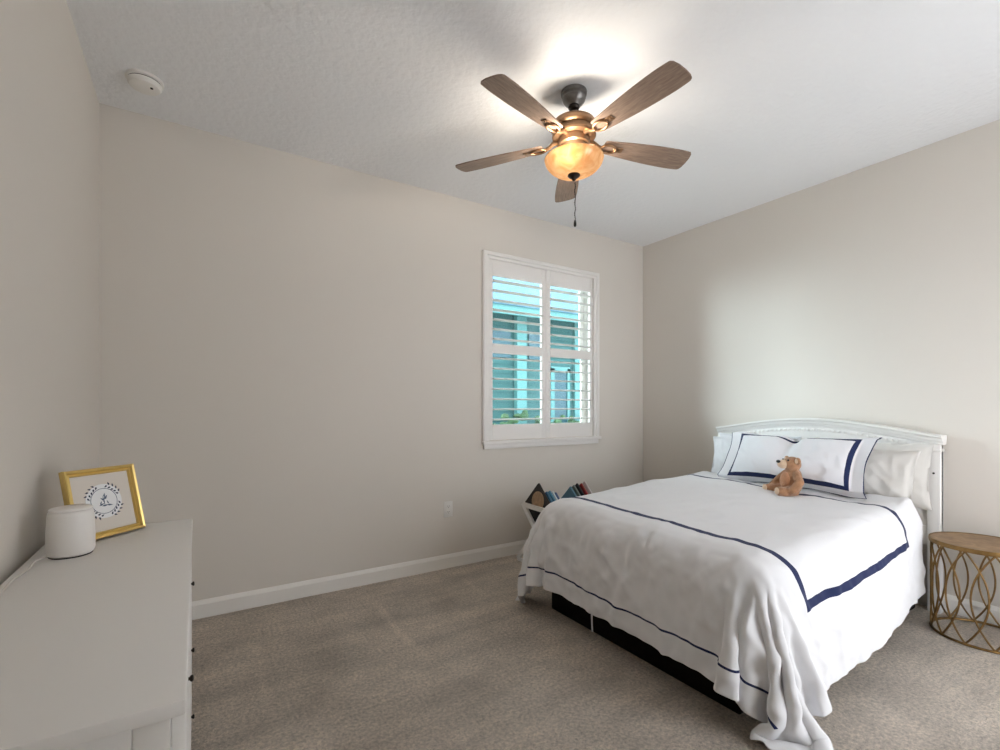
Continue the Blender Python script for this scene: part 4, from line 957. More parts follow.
22,0,1,-1,1,-1,1,0,-1,0,0,1,0,-1,0,0,0,0,0,0,1,-1,0,0,0,0,0,1,-1,0,0,0,0,0,1,-1,0,1,-1,0,0,0,1,0,-1,0,0,0,0,1,-1,0,0,0,1,0,0,0,0,0,-1,1,0,0,0,0,0,-1,0,0,0,1,0,0,0,0,-1,0,0,0,0,0,1,0,-1,1,0,-1,0,0,0,1,-1,0,0,0,1,0,-1,1,-1,0,0,0,1,-1,0,0,
22,0,1,-1,0,0,0,0,1,-1,0,0,0,1,0,-1,1,0,0,0,-1,1,0,-1,0,0,0,0,1,0,0,0,0,0,-1,1,0,-1,1,0,0,-1,0,0,1,0,-1,0,0,0,1,0,0,-1,0,1,-1,0,0,0,0,0,0,0,0,0,0,1,0,0,0,-1,0,0,0,0,1,0,0,-1,0,1,-1,1,0,0,-1,0,0,1,0,-1,1,0,0,0,-1,0,0,0,0,1,0,0,-1,0,0,1,
23,0,-1,1,0,0,-1,0,0,1,0,0,-1,0,0,1,0,0,-1,0,1,-1,0,1,0,0,0,-1,0,0,0,0,0,0,0,0,0,0,0,0,0,1,-1,0,0,0,1,0,0,0,-1,0,0,1,0,-1,1,0,-1,0,1,0,0,0,0,-1,0,0,0,0,0,1,0,0,-1,0,0,0,0,1,0,-1,0,0,1,-1,1,0,0,-1,0,1,-1,0,0,0,0,0,1,0,0,-1,0,0,0,1,0,-1,
22,0,0,0,0,0,1,0,-1,0,0,0,1,0,-1,0,0,-1,1,0,0,1,0,-1,1,0,0,1,-1,0,-1,0,0,1,0,-1,0,1,0,-1,0,0,1,0,0,0,-1,0,0,0,1,0,0,-1,0,0,0,0,1,-1,1,-1,0,0,0,1,0,0,0,-1,0,0,0,0,1,0,0,-1,0,0,0,0,1,-1,0,0,0,0,0,0,1,-1,0,0,0,1,0,0,-1,0,0,0,0,1,0,-1,0,0,
23,-1,0,1,-1,0,0,0,1,0,-1,0,0,0,1,0,-1,0,0,1,-1,0,0,1,-1,0,0,0,1,-1,1,0,0,-1,0,1,0,-1,0,1,0,0,-1,0,0,0,1,0,0,-1,0,0,0,1,0,0,0,-1,0,1,-1,1,0,-1,0,0,0,0,0,1,0,-1,0,0,0,0,0,1,0,0,0,1,-1,0,0,0,0,0,0,0,-1,1,0,0,0,-1,1,-1,0,0,0,0,1,-1,0,1,0,-1,
22,1,-1,0,1,0,-1,0,0,0,1,0,-1,0,0,0,1,0,0,-1,1,0,0,-1,1,0,0,-1,0,1,0,0,0,0,-1,0,0,0,0,0,0,0,1,0,0,-1,0,0,0,1,0,0,0,0,-1,1,0,1,-1,-1,0,0,0,1,0,-1,1,0,-1,0,0,1,0,0,0,0,0,0,0,0,0,-1,0,1,-1,1,-1,0,0,0,1,-1,0,0,0,1,-1,1,0,0,0,0,-1,0,1,-1,0,1,
23,0,0,-1,0,0,1,-1,1,0,-1,0,1,0,0,-1,0,1,0,0,-1,0,0,1,-1,0,1,0,0,0,-1,0,0,0,1,0,0,-1,0,0,0,0,0,0,0,1,0,0,-1,0,0,0,0,0,1,-1,0,0,0,0,0,0,0,0,0,1,-1,0,1,-1,0,0,0,0,0,0,0,0,0,0,0,1,0,-1,1,-1,1,0,0,0,-1,1,0,0,0,-1,0,0,0,0,0,0,0,0,0,0,1,0,
22,0,1,0,-1,0,0,1,-1,0,0,0,0,0,0,1,0,-1,0,0,1,0,-1,0,0,1,-1,0,0,0,1,0,0,-1,0,0,0,1,0,0,0,0,0,0,-1,0,0,0,1,0,0,0,0,0,-1,0,0,0,1,0,0,0,0,0,0,0,0,-1,0,1,-1,0,0,0,1,0,0,1,0,-1,0,0,0,0,0,0,-1,0,0,1,1,-2,0,1,0,0,0,0,0,0,0,0,0,1,-1,0,-1,0,
23,0,-1,0,1,0,-1,0,0,0,1,0,-1,0,0,0,0,1,0,-1,0,0,1,0,0,-1,0,1,0,-1,0,0,0,1,0,0,0,0,-1,0,0,0,0,0,1,0,0,-1,0,0,0,0,0,0,1,0,-1,0,0,1,0,-1,0,0,0,0,0,1,0,0,0,0,0,0,-1,1,0,-1,0,1,0,-1,0,1,-1,1,0,0,1,-1,-1,1,0,-1,0,0,0,0,0,0,0,1,0,-1,0,0,0,1,
23,-1,1,-1,0,0,1,0,-1,0,0,0,1,0,0,0,-1,0,0,1,0,-1,0,0,0,0,1,0,-1,1,0,-1,0,0,0,0,0,0,1,0,-1,1,0,0,-1,0,0,1,0,0,0,0,0,-1,0,0,1,0,0,-1,0,1,0,0,0,0,0,-1,0,0,1,-1,0,0,1,-1,1,0,0,0,0,0,0,-1,1,-1,1,0,-1,0,0,0,0,0,1,0,0,0,0,0,0,-1,0,0,0,0,1,-1,
22,1,-1,1,-1,0,0,0,1,0,0,0,0,-1,0,0,1,-1,0,0,0,1,0,-1,1,0,-1,-1,2,-1,0,1,0,-1,0,0,0,0,0,0,1,-1,0,0,1,0,-1,0,0,0,0,0,0,1,0,-1,0,0,0,1,0,0,-1,0,0,0,0,1,0,-1,0,1,0,0,0,0,-1,0,0,0,0,0,1,0,-1,1,-1,0,0,1,-1,1,0,0,-1,0,0,0,0,0,1,0,0,0,0,0,-1,0,
23,-1,0,0,1,0,0,-1,0,0,0,0,0,1,-1,0,0,1,0,0,-1,0,0,1,-1,0,0,0,0,1,0,-1,0,1,0,0,0,0,0,-1,0,1,0,-1,0,0,1,0,0,-1,0,0,0,0,0,1,0,0,0,0,0,-1,1,0,0,0,0,0,-1,1,0,0,0,0,-1,0,1,0,0,0,0,0,-1,0,1,-1,1,0,0,-1,1,-1,0,0,0,0,1,0,0,0,-1,0,1,0,0,0,0,0,
22,0,1,-1,0,0,0,1,0,-1,0,0,0,0,1,0,0,0,-1,0,1,0,-1,0,0,0,1,1,-2,0,0,1,0,-1,0,0,0,0,0,1,0,-1,0,1,0,-1,0,0,0,1,0,0,0,0,-1,0,1,0,0,0,-1,1,-1,0,0,0,0,0,1,0,0,0,0,0,0,0,-1,0,0,0,0,0,1,0,-1,1,-1,0,0,0,0,0,1,0,0,0,-1,0,0,1,0,0,-1,0,1,-1,0,0,
22,1,-1,1,0,-1,0,0,0,1,0,0,0,-1,0,0,0,0,1,0,-1,0,1,0,0,0,-1,0,1,0,0,-1,0,1,0,0,0,0,0,0,0,0,-1,0,0,1,0,0,-1,0,0,0,1,-1,1,0,-1,0,0,0,0,0,1,0,0,0,0,0,0,0,-1,0,0,1,0,-1,1,0,0,-1,1,0,-1,0,1,-1,1,-1,0,0,0,1,-1,0,0,0,0,0,1,-1,0,0,0,1,-1,1,0,0,
23,0,0,0,0,0,0,-1,0,0,0,0,0,1,-1,0,1,-1,0,0,1,0,-1,0,0,0,1,-1,0,0,0,1,0,0,0,0,0,-1,0,0,0,0,1,0,0,0,0,0,1,-1,0,0,-1,1,-1,0,0,0,0,0,1,-1,0,0,0,0,0,0,0,1,1,0,0,-1,0,0,-1,0,0,1,-1,0,0,1,-1,1,-1,1,0,0,0,-1,0,0,1,0,0,0,-1,0,0,1,0,-1,0,1,0,0,
23,-1,1,-1,0,1,-1,1,0,-1,0,0,0,0,1,0,-1,1,0,0,-1,0,1,0,-1,0,0,1,0,0,-1,0,0,0,0,0,0,1,0,0,0,-1,0,0,0,0,0,0,0,1,-1,0,0,0,1,0,0,0,0,0,-1,1,0,0,0,0,0,0,0,0,0,-1,1,0,-1,1,0,0,0,0,0,0,0,-1,1,-1,1,-1,0,1,0,0,0,0,-1,0,0,0,1,0,-1,0,0,1,0,-1,0,1,
22,1,-1,1,-1,0,0,0,1,0,0,0,0,0,-1,0,0,0,0,0,1,-1,0,0,1,0,0,-1,0,0,1,0,0,0,0,0,0,-1,0,0,0,1,0,-1,1,0,0,0,-1,0,1,0,0,0,0,0,0,-1,0,0,1,-1,0,0,1,0,-1,0,1,-1,0,1,-1,0,1,-1,0,0,0,0,0,0,0,1,-1,1,-1,1,0,-1,0,0,0,0,0,1,0,0,-1,0,1,-1,1,-1,0,0,0,0,
22,0,1,-1,0,0,1,0,-2,2,-1,0,0,0,1,0,0,0,-1,0,0,1,0,0,0,0,0,0,0,0,0,0,0,0,0,-1,0,1,0,0,0,-1,0,1,0,0,-1,0,1,-1,0,0,0,0,0,0,0,1,-1,0,0,1,0,0,-1,0,1,0,-1,0,0,0,0,0,0,1,0,0,0,0,0,0,0,-1,0,0,1,-1,0,0,0,0,1,0,0,-1,0,0,0,0,1,0,-1,0,0,1,0,-1,
23,-1,0,0,1,0,-1,0,1,-1,1,0,-1,0,0,0,0,0,1,0,-1,0,0,0,0,0,0,1,-1,0,0,0,0,0,0,1,0,-1,0,0,0,1,0,1,-2,0,1,-1,0,1,0,0,0,-1,0,0,0,0,1,0,-1,0,0,1,0,0,-1,0,1,0,0,0,0,0,-1,0,0,0,0,0,0,0,0,1,0,0,-1,0,1,0,0,0,-1,0,0,0,1,0,0,0,-1,0,1,0,0,-1,0,1,
22,1,0,0,-1,0,1,-1,0,-1,1,0,1,-1,1,0,-1,0,0,0,1,0,0,-1,1,0,0,-1,1,0,0,0,0,-1,1,0,-1,1,0,0,0,0,0,-1,1,-1,0,1,-1,0,0,0,0,1,0,0,0,0,0,-1,1,0,0,-1,0,0,1,0,-1,0,0,0,0,0,1,0,0,0,0,0,0,0,0,-1,0,0,1,0,-1,0,0,0,0,0,0,1,-1,0,0,1,-1,0,0,0,1,0,0,0,
23,-1,0,0,1,-1,0,1,-1,1,-1,0,0,1,-1,0,1,0,-1,0,0,0,0,1,-1,1,0,1,-1,0,-1,0,0,1,-1,0,1,0,0,-1,0,0,0,0,0,1,-1,0,1,0,0,0,0,-1,0,0,0,0,0,1,0,0,0,0,-1,0,0,0,1,-1,0,0,0,0,0,0,0,0,0,0,0,0,0,1,0,-1,0,0,0,1,0,0,0,0,0,-1,0,0,1,-1,1,0,0,0,-1,1,0,0,
22,0,0,1,-1,0,0,0,0,0,0,0,-1,1,0,0,0,0,1,0,0,-1,0,0,0,0,0,0,1,-1,1,0,-1,1,0,-1,0,0,0,1,0,-1,1,0,-1,0,1,-1,0,0,0,0,0,1,0,0,0,0,0,0,0,-1,0,0,1,0,0,0,-1,1,0,0,0,0,0,0,0,0,-1,0,1,0,0,-1,0,1,-1,1,0,-1,0,0,0,0,0,0,0,1,-1,0,0,0,0,0,1,-1,1,-1,
23,0,0,-1,0,1,-1,0,1,-1,0,0,1,-2,1,0,0,0,0,0,0,1,0,0,-1,1,0,-1,0,1,-1,0,1,-1,0,1,0,0,0,-1,0,1,-1,0,1,0,-1,1,0,0,-1,1,-1,0,0,0,0,0,0,0,0,1,0,0,0,0,-1,0,0,0,0,0,0,0,0,0,0,0,1,0,-1,0,0,1,0,-1,1,-1,0,0,0,1,0,0,0,0,0,-1,0,1,0,-1,0,0,0,1,-1,1,
23,0,-1,0,1,-1,0,0,-1,1,0,0,-1,1,-1,1,1,0,0,-1,0,0,0,0,0,-1,1,0,0,0,1,-1,0,0,1,0,-1,0,0,1,0,0,0,-1,0,0,1,0,-1,0,1,-1,1,0,0,0,0,0,-1,0,1,-1,0,0,0,0,1,0,0,0,0,0,0,0,0,0,0,0,0,0,0,0,0,-1,0,1,-1,1,0,0,0,-1,0,0,0,0,-1,1,1,0,-1,1,0,0,-1,0,1,-1,
22,0,0,1,-1,0,1,-1,1,-1,0,0,1,-1,0,-1,0,1,0,1,0,-1,0,0,1,-1,-1,1,1,-1,0,1,0,0,-1,0,1,0,0,-1,0,0,0,1,0,0,-1,0,1,0,0,0,-1,0,0,0,0,0,1,0,-1,1,0,-1,0,0,0,0,0,0,1,-1,0,0,0,0,0,0,1,0,0,0,0,0,0,-1,0,0,1,0,0,0,-1,0,0,0,1,-1,0,-1,1,1,-1,0,1,-1,0,1,
22,0,1,-1,0,1,-1,1,-1,0,0,0,0,0,0,0,-1,0,1,0,0,1,0,0,-1,0,1,0,-1,1,0,-1,0,0,1,0,-1,0,0,1,0,0,0,-1,0,0,1,-1,0,0,0,0,1,0,0,0,0,0,0,0,0,0,-1,1,0,0,0,0,0,0,-1,1,0,0,0,0,0,0,-1,0,0,0,0,0,0,1,-1,1,-1,0,0,0,1,-1,0,0,0,1,-1,0,-1,0,1,0,0,1,-1,0,
22,1,-1,0,1,-1,0,0,0,1,0,0,0,0,0,0,-1,-1,0,1,0,0,0,0,1,0,-1,1,0,-1,0,1,0,0,-1,0,1,0,0,0,-1,0,0,1,0,-1,0,1,0,0,0,-1,0,0,0,0,0,0,0,0,0,0,1,-1,0,0,0,0,0,0,0,0,0,0,0,0,0,0,0,1,0,-1,1,0,0,-1,0,0,0,0,0,0,0,0,-1,1,0,0,1,-1,1,0,-1,1,-1,0,1,0,
23,-1,0,1,-1,0,1,-1,1,-1,0,0,0,1,-1,0,1,-1,-2,1,1,0,0,0,0,0,1,0,-1,1,0,-1,0,1,0,0,-1,0,0,0,1,0,-1,0,0,1,0,0,-1,0,0,1,0,0,0,0,0,-1,0,1,0,0,-1,1,0,-1,0,1,0,0,0,0,0,0,0,0,0,0,0,-1,0,1,-1,0,0,1,0,-1,0,1,0,-1,-1,0,1,0,1,-1,-1,1,1,-1,0,0,0,0,0,0,
22,0,1,-1,0,1,-1,1,-1,0,0,0,0,0,0,0,0,0,1,-3,1,2,0,0,0,-1,1,-1,1,-1,0,1,-1,-1,1,0,1,-1,0,0,0,0,1,0,-1,0,0,0,1,0,0,-1,0,1,-1,0,0,1,0,-1,0,0,1,0,-1,1,0,-1,1,-1,0,0,0,1,0,0,-1,0,1,0,0,-1,0,1,0,-2,2,0,0,-1,0,-1,-1,2,1,-1,0,0,0,1,-1,0,1,-1,1,0,-1,0,
22,0,0,0,1,-1,0,0,1,0,0,-1,0,0,0,0,0,0,0,1,-3,0,3,-1,0,0,0,0,0,1,-1,0,1,-1,0,0,0,0,1,0,-1,0,0,0,1,0,-1,1,0,-1,0,1,0,-1,1,0,0,0,-1,0,0,0,0,0,1,-1,1,0,-1,1,0,0,0,-1,1,0,0,0,-1,0,0,1,0,-1,0,1,0,0,0,0,-2,-1,3,-1,0,1,-2,1,0,0,0,1,-1,0,0,0,1,-1,
22,0,0,0,0,0,0,0,0,0,0,1,-1,0,0,0,0,0,0,0,1,-2,-2,4,-1,1,-2,1,0,0,1,0,-1,0,0,0,0,0,0,0,1,0,-1,0,1,-1,1,-1,0,0,0,0,0,0,0,0,0,0,1,0,0,0,0,-1,0,1,-1,0,1,0,-1,0,1,0,-1,0,1,0,0,0,0,-1,0,0,1,-1,1,0,0,-3,-1,3,0,0,0,-1,1,0,1,-1,1,-1,0,1,0,-1,0,0,
22,1,-1,1,-1,1,0,-1,0,1,-1,0,1,-1,1,0,-1,1,-1,0,0,0,-1,-2,3,0,0,0,0,0,-1,1,1,0,-1,0,0,0,0,0,0,0,1,-1,0,0,0,0,0,1,0,-1,1,0,0,0,-1,1,-1,1,-1,0,0,1,0,-1,1,0,-1,0,1,0,-1,0,0,0,0,0,0,0,0,1,0,0,-1,1,-1,0,-3,1,3,0,0,0,0,0,0,0,-1,0,0,0,1,-1,0,1,-1,0,
23,-1,1,-1,0,0,0,0,0,0,0,-1,1,0,0,-1,1,0,1,-1,0,0,0,0,-1,1,0,0,1,-1,0,-1,1,0,0,0,0,0,0,0,0,0,0,1,-1,1,-1,0,0,0,0,1,-1,0,0,0,1,-1,1,-1,1,0,0,0,-1,1,-1,1,0,0,-1,0,0,1,0,0,0,0,0,0,0,0,0,0,0,0,0,-3,1,2,0,0,-1,0,0,0,0,0,0,1,-1,0,0,0,0,-1,0,0,
22,0,-1,1,1,-1,1,0,0,-1,1,0,-2,1,0,1,-1,0,0,1,-1,0,0,-1,1,0,0,0,-1,1,1,-1,-1,1,0,0,0,1,-1,0,0,-1,1,0,-1,1,0,0,0,0,0,0,0,1,-1,0,0,0,0,0,0,0,0,0,1,0,0,-1,0,0,1,0,0,-1,0,0,0,0,0,0,0,0,0,0,0,0,-1,0,1,0,0,0,0,1,-1,0,0,0,0,0,1,0,-1,0,0,0,1,0,
714,12,20,22,22,21,22,23,23,18,11,22,7,-8,-14,-4,9,13,4,1,12,21,17,14,-17,-20,3,22,21,21,0,4,14,19,22,22,23,22,23,23,22,23,22,23,23,22,23,22,23,22,23,22,23,23,22,23,23,22,23,23,22,23,22,23,23,23,22,23,22,23,22,23,22,23,23,22,22,21,19,18,15,19,22,7,2,-2,21,19,17,14,14,11,21,4,-13,-15,-5,12,17,7,10,15,-3,9,4,22,21,21,
-15,10,-1,-1,0,1,-1,-1,-1,4,-3,2,11,-4,-2,-12,0,8,4,-1,-7,-2,-1,6,14,-1,-8,0,0,-2,0,1,1,0,0,1,0,1,-1,0,0,0,0,0,0,0,-1,1,0,0,0,0,0,-1,1,-1,0,1,0,-1,1,-1,1,0,-1,0,0,0,1,-1,1,-1,1,-1,0,1,0,0,-1,0,0,1,0,1,2,3,0,1,-2,2,-1,1,-2,-9,-3,5,10,6,-13,2,5,4,-11,1,6,0,0,0,
-4,0,-2,0,-1,-1,0,0,1,0,16,-12,-15,8,1,0,-1,-5,12,4,-5,-9,5,-3,16,2,-7,-1,-5,2,2,1,0,1,0,0,-1,0,1,0,0,-1,1,0,-1,1,0,0,-1,1,-1,1,0,0,0,0,0,0,-1,1,-1,1,0,-1,1,-1,1,-1,0,1,-1,1,-1,1,-1,0,-1,2,0,0,0,1,-1,0,0,6,-2,2,1,-1,1,2,-9,-6,1,8,11,-12,2,3,2,0,7,2,-6,-4,0,0,
-5,-4,3,0,-1,1,0,-1,-1,1,0,-17,-1,9,-2,22,-4,-12,0,11,0,-6,-4,-1,8,14,-9,-3,-1,0,0,2,0,1,0,0,1,0,-1,0,0,1,-1,0,0,0,0,0,0,0,0,0,-1,1,-1,1,0,-1,1,-1,1,0,0,0,0,0,-1,1,0,-1,1,0,0,0,0,-1,2,-4,3,0,0,-1,1,-1,4,3,0,-1,-1,-6,0,8,-9,-5,7,13,-1,-1,-4,7,-3,-3,11,1,3,-14,0,0,
2,-5,-1,-3,2,-1,0,0,0,0,-9,-4,-3,2,29,-13,-3,1,-6,5,8,-3,-8,5,-4,15,1,-14,4,1,-1,5,-2,1,1,-1,0,0,0,-1,1,-1,1,-1,1,-1,1,-1,1,-1,1,0,0,0,0,0,-1,1,-1,1,0,0,-1,1,-1,0,1,0,-1,1,-1,0,0,0,0,0,0,2,-5,2,2,-1,1,9,0,-4,0,0,-7,2,5,-4,-8,0,13,7,-5,-6,8,0,-8,-2,8,4,4,5,-15,0,
2,-3,3,2,-8,0,0,0,-1,-12,0,22,-14,-6,4,19,-2,-9,-7,0,7,4,-6,-4,1,10,4,-7,0,0,0,-3,6,0,0,0,0,-1,1,0,-1,1,0,0,-1,1,-1,1,-1,1,0,-1,0,0,1,-1,0,0,1,-1,0,-1,1,-1,1,0,0,-1,1,-1,1,-1,1,-1,1,0,0,1,0,-1,1,-1,-2,6,-2,4,1,-8,-2,6,3,-8,-8,12,12,-6,-3,0,4,0,-1,1,5,-12,6,4,5,-22,
6,-3,-8,1,1,-1,1,-1,-14,3,-2,0,21,-5,-13,5,11,2,-9,-5,5,0,3,-5,3,-2,18,-13,1,0,-1,2,2,0,-1,1,0,0,-1,0,0,0,0,0,1,-1,0,0,0,0,-1,1,0,0,-1,1,0,0,-1,1,-1,1,-1,1,-1,1,-1,0,0,0,0,0,0,0,0,0,-1,1,4,-5,-3,4,1,0,3,1,-2,-8,8,2,-1,-11,2,18,-4,-7,2,3,3,-10,12,1,-12,3,0,-6,-10,-10,
10,1,4,-17,7,0,-10,-12,2,-1,3,1,11,6,-6,-13,8,9,-3,-9,0,9,5,-9,-3,0,11,-1,-3,0,0,3,0,1,0,0,-1,-1,1,0,0,0,0,0,-1,1,0,-1,1,-1,1,-1,1,-1,1,-1,0,0,0,0,0,-1,1,-1,1,-1,1,0,-1,1,-1,1,-1,0,0,0,0,-1,3,-2,0,0,0,1,-4,7,-4,0,7,0,-6,-11,18,2,-6,1,-12,15,-3,8,-1,-12,3,2,-4,-10,-12,1,
13,1,2,-10,-4,-5,9,7,-8,-9,-6,0,-2,14,2,-7,-10,10,8,-10,-4,-2,3,13,-12,2,7,0,-1,0,1,1,1,0,0,-1,0,1,-1,0,0,0,0,0,1,-1,0,1,-1,1,-1,0,0,0,-1,1,-1,0,1,-1,0,1,-1,0,-1,1,0,0,0,-1,1,-1,1,0,-1,1,-1,1,-1,0,1,0,0,-1,0,4,-12,14,0,1,-19,11,13,-9,-2,-11,21,1,0,-1,-12,6,2,-1,-19,-8,1,1,
9,6,1,0,-17,-1,-1,6,10,0,-16,2,-1,-7,14,0,-10,-7,13,1,-11,2,1,2,1,-1,-2,8,-1,0,1,3,0,-1,1,0,-1,0,0,0,1,-1,0,0,-1,1,0,-1,1,-1,0,0,0,0,0,-1,1,0,-1,0,1,-1,0,1,0,-1,0,1,-1,0,0,0,0,0,0,0,0,-1,0,2,0,0,0,-2,3,-1,1,3,-5,-2,-6,19,-9,-3,-10,23,-1,-4,4,-13,7,-1,-3,-18,-4,2,3,3,
15,0,-1,4,3,-11,-11,-2,10,1,-7,0,-3,0,-3,11,-3,-9,-4,15,-9,5,-6,1,3,-2,-3,17,-9,-1,2,2,0,1,-2,0,1,0,0,0,-1,1,-1,0,0,-1,0,1,-1,0,1,-1,-1,1,0,0,1,-1,0,0,0,0,0,-1,0,1,0,-1,1,0,-1,0,0,0,0,-1,1,0,0,0,1,0,0,-8,11,-4,3,0,4,-21,24,-7,-6,-7,22,-4,0,4,-14,8,-2,-6,-18,0,4,6,0,-2,
16,1,0,4,3,-2,-10,-14,-4,13,8,-28,4,8,-5,7,6,-5,-8,3,6,-7,3,-5,8,-4,0,5,-1,0,3,1,0,-2,0,1,0,0,0,0,0,-1,0,0,0,0,1,-1,0,0,-1,1,0,0,0,0,-1,0,1,0,-1,0,0,0,0,0,-1,0,1,-1,0,1,0,0,-1,0,0,1,0,0,0,0,0,0,2,-10,10,-1,-4,6,1,-7,-6,19,-6,5,1,-12,8,-2,-11,-15,4,7,1,-7,-1,-1,
18,3,-10,13,-8,5,2,-9,-18,-8,19,-3,-15,0,10,-8,17,-1,-5,-10,16,-10,8,-5,0,-3,1,2,1,0,3,0,0,0,1,0,0,-1,-1,0,0,1,0,0,0,0,-1,0,0,0,0,0,1,-1,0,0,0,0,-1,0,0,0,0,0,1,-1,0,0,0,1,-1,-1,0,0,1,0,0,-1,0,1,1,0,-2,2,0,0,2,-1,-12,16,-10,-6,19,-7,8,-2,-8,6,-5,-16,-8,8,6,-4,-6,3,-2,-1,
24,-7,7,-10,9,-6,-2,7,-3,-21,-13,31,-13,-12,1,4,-6,23,-3,-7,-11,15,-10,7,-4,-2,3,-1,3,-1,4,-1,0,0,1,-1,-1,1,0,0,0,0,0,-1,1,0,-1,1,-1,0,1,0,-1,0,0,0,0,0,0,0,0,0,0,0,-1,0,0,0,-1,0,1,0,-1,0,0,0,0,0,0,1,1,0,-5,6,-3,1,4,-12,16,-10,-8,18,-8,10,-2,-4,1,-7,-17,-1,10,1,-7,-5,4,-4,-1,0,
23,0,-6,8,-4,1,1,-6,-2,5,-9,-13,19,-16,-9,5,0,-5,21,-3,-9,-5,1,4,0,-1,0,-1,4,0,3,0,-1,1,-1,0,1,-1,0,0,0,-1,0,1,-1,0,1,-1,0,1,-1,0,0,0,0,0,-1,0,0,0,0,0,0,0,0,0,0,0,0,-1,1,0,0,0,-1,0,0,0,0,1,1,0,0,1,-7,9,-8,11,-7,-11,19,-8,10,-2,-2,-2,-9,-17,6,8,-5,-5,-3,0,-2,5,8,11,
24,1,0,-17,3,2,0,2,2,2,-1,7,-14,8,-14,-12,3,1,-5,21,-3,-13,6,-7,4,-1,1,5,-2,-3,5,0,1,-1,0,0,-1,0,1,0,0,0,0,0,0,-1,0,0,1,-1,0,0,0,0,-1,0,1,0,-1,1,0,0,-1,1,-1,0,0,0,-1,1,-1,0,0,0,1,-1,0,0,0,2,-1,0,1,1,-2,5,0,-1,-15,16,-5,8,1,-2,-4,-14,-11,11,2,-7,-6,-1,3,8,8,8,5,2,
20,-5,-15,8,-10,-9,-2,2,11,6,11,-23,22,-4,7,-11,-14,-1,4,-5,20,-3,-15,6,-1,1,0,1,3,1,0,0,0,1,-1,-1,1,0,0,0,0,0,-1,0,0,0,1,0,-1,0,0,0,0,-1,1,0,0,-1,2,-1,-1,0,1,-1,1,-1,0,0,0,0,0,0,-1,0,0,1,-1,0,0,1,1,-1,2,-1,4,-5,6,-17,15,-3,4,3,-1,-5,-20,2,5,-5,-7,0,8,7,12,1,2,2,0,2,
9,-5,-6,-8,-1,4,0,-4,-6,-1,-1,13,-3,22,4,2,-7,-15,-5,5,-4,17,-3,-12,-1,6,0,0,3,2,0,0,0,0,0,0,-1,1,0,0,-1,0,1,-1,0,1,-1,-1,1,0,0,-1,0,1,0,0,-1,1,-1,0,0,1,-1,0,0,0,0,0,0,0,0,-1,1,0,-1,0,0,0,0,0,1,1,1,-4,7,1,-16,13,0,1,4,0,-10,-20,7,-6,-3,8,13,13,-2,2,-8,3,2,0,4,0,
-4,0,11,1,-6,5,2,0,-3,-2,-2,0,-9,-10,6,19,11,-2,-16,-10,5,-1,12,-6,-2,5,-4,1,2,2,-1,1,-1,-1,0,1,1,0,0,-1,1,-1,0,0,0,0,-1,1,0,-1,0,1,0,0,-1,0,1,-1,0,0,0,-1,1,0,-1,1,0,-1,1,0,-1,0,0,0,0,0,0,0,0,1,0,-2,2,3,-1,-10,11,2,-5,8,0,-16,-15,2,-4,10,18,9,0,-5,4,-1,-1,1,2,2,0,0,
-23,0,3,8,15,0,3,6,4,2,2,0,-1,-6,-19,-6,5,17,6,-11,-14,4,2,5,3,-6,4,-1,2,-1,1,-1,0,1,0,0,0,0,-1,0,0,1,-1,1,-1,0,1,0,-1,1,0,-1,0,0,0,0,0,0,0,0,0,0,0,0,0,0,-1,1,0,-1,1,0,0,-1,1,-1,1,-1,0,0,0,1,1,0,-6,9,3,-11,12,0,-22,-10,1,10,15,7,1,-10,-2,0,3,3,10,3,0,-1,-2,-1,
-22,0,1,-1,0,1,2,-1,0,4,3,4,2,6,13,-16,-2,-3,12,11,-3,-17,0,9,-5,6,-3,1,0,1,-1,1,0,0,1,-1,0,-1,1,0,0,0,0,0,1,-1,0,0,0,0,0,0,0,0,0,0,0,0,0,-1,1,0,-1,0,0,0,1,-1,0,0,0,0,0,0,0,0,0,0,0,0,1,0,0,-1,5,2,-11,12,0,-28,-3,10,15,8,1,-1,-5,5,2,3,2,1,-2,-2,-2,-3,-4,-4,
-21,2,-1,0,-1,0,0,0,1,-1,1,0,2,0,4,18,-1,-4,-6,-3,12,7,-12,-4,7,0,2,0,1,-1,1,-1,1,0,-1,1,0,0,0,0,0,-1,1,-1,0,1,-1,0,1,-1,0,1,-1,0,1,-1,0,0,0,0,0,0,0,0,1,-1,0,0,0,0,0,0,0,0,0,0,0,0,0,0,0,1,-1,2,1,-5,8,2,-26,11,12,4,3,-2,-4,-5,-3,-5,-1,2,2,6,-2,-2,-4,-4,-3,-4,
-3,-2,-7,-3,-2,-2,-2,3,2,1,0,2,1,0,-2,-3,0,1,1,5,-2,5,13,0,-6,0,1,0,0,1,0,1,-1,0,1,-1,0,0,0,1,-1,0,0,1,-1,0,0,0,-1,1,0,0,0,0,-1,1,-1,1,0,0,0,0,0,0,0,0,-1,1,-1,1,-1,1,-1,1,0,0,0,0,0,1,0,-1,1,0,-2,3,4,-17,17,4,1,0,-8,-6,-3,-1,1,6,10,-3,-4,-10,-2,-4,-3,2,-2,2,
-6,0,7,3,3,3,3,1,1,1,2,2,0,1,0,-1,-2,-2,-3,-3,-4,-5,-3,2,2,1,-1,0,0,0,0,-1,1,0,-1,1,-1,1,0,-1,1,0,0,-1,1,-1,1,-1,1,0,-1,0,1,-1,1,-1,1,-1,0,1,0,-1,0,0,0,0,1,-1,1,-1,1,-1,1,-1,0,0,0,1,-1,0,-1,1,0,-1,3,1,-9,9,-4,-1,-1,0,1,3,3,6,3,0,-20,-6,-3,-1,0,2,4,-1,5,2,
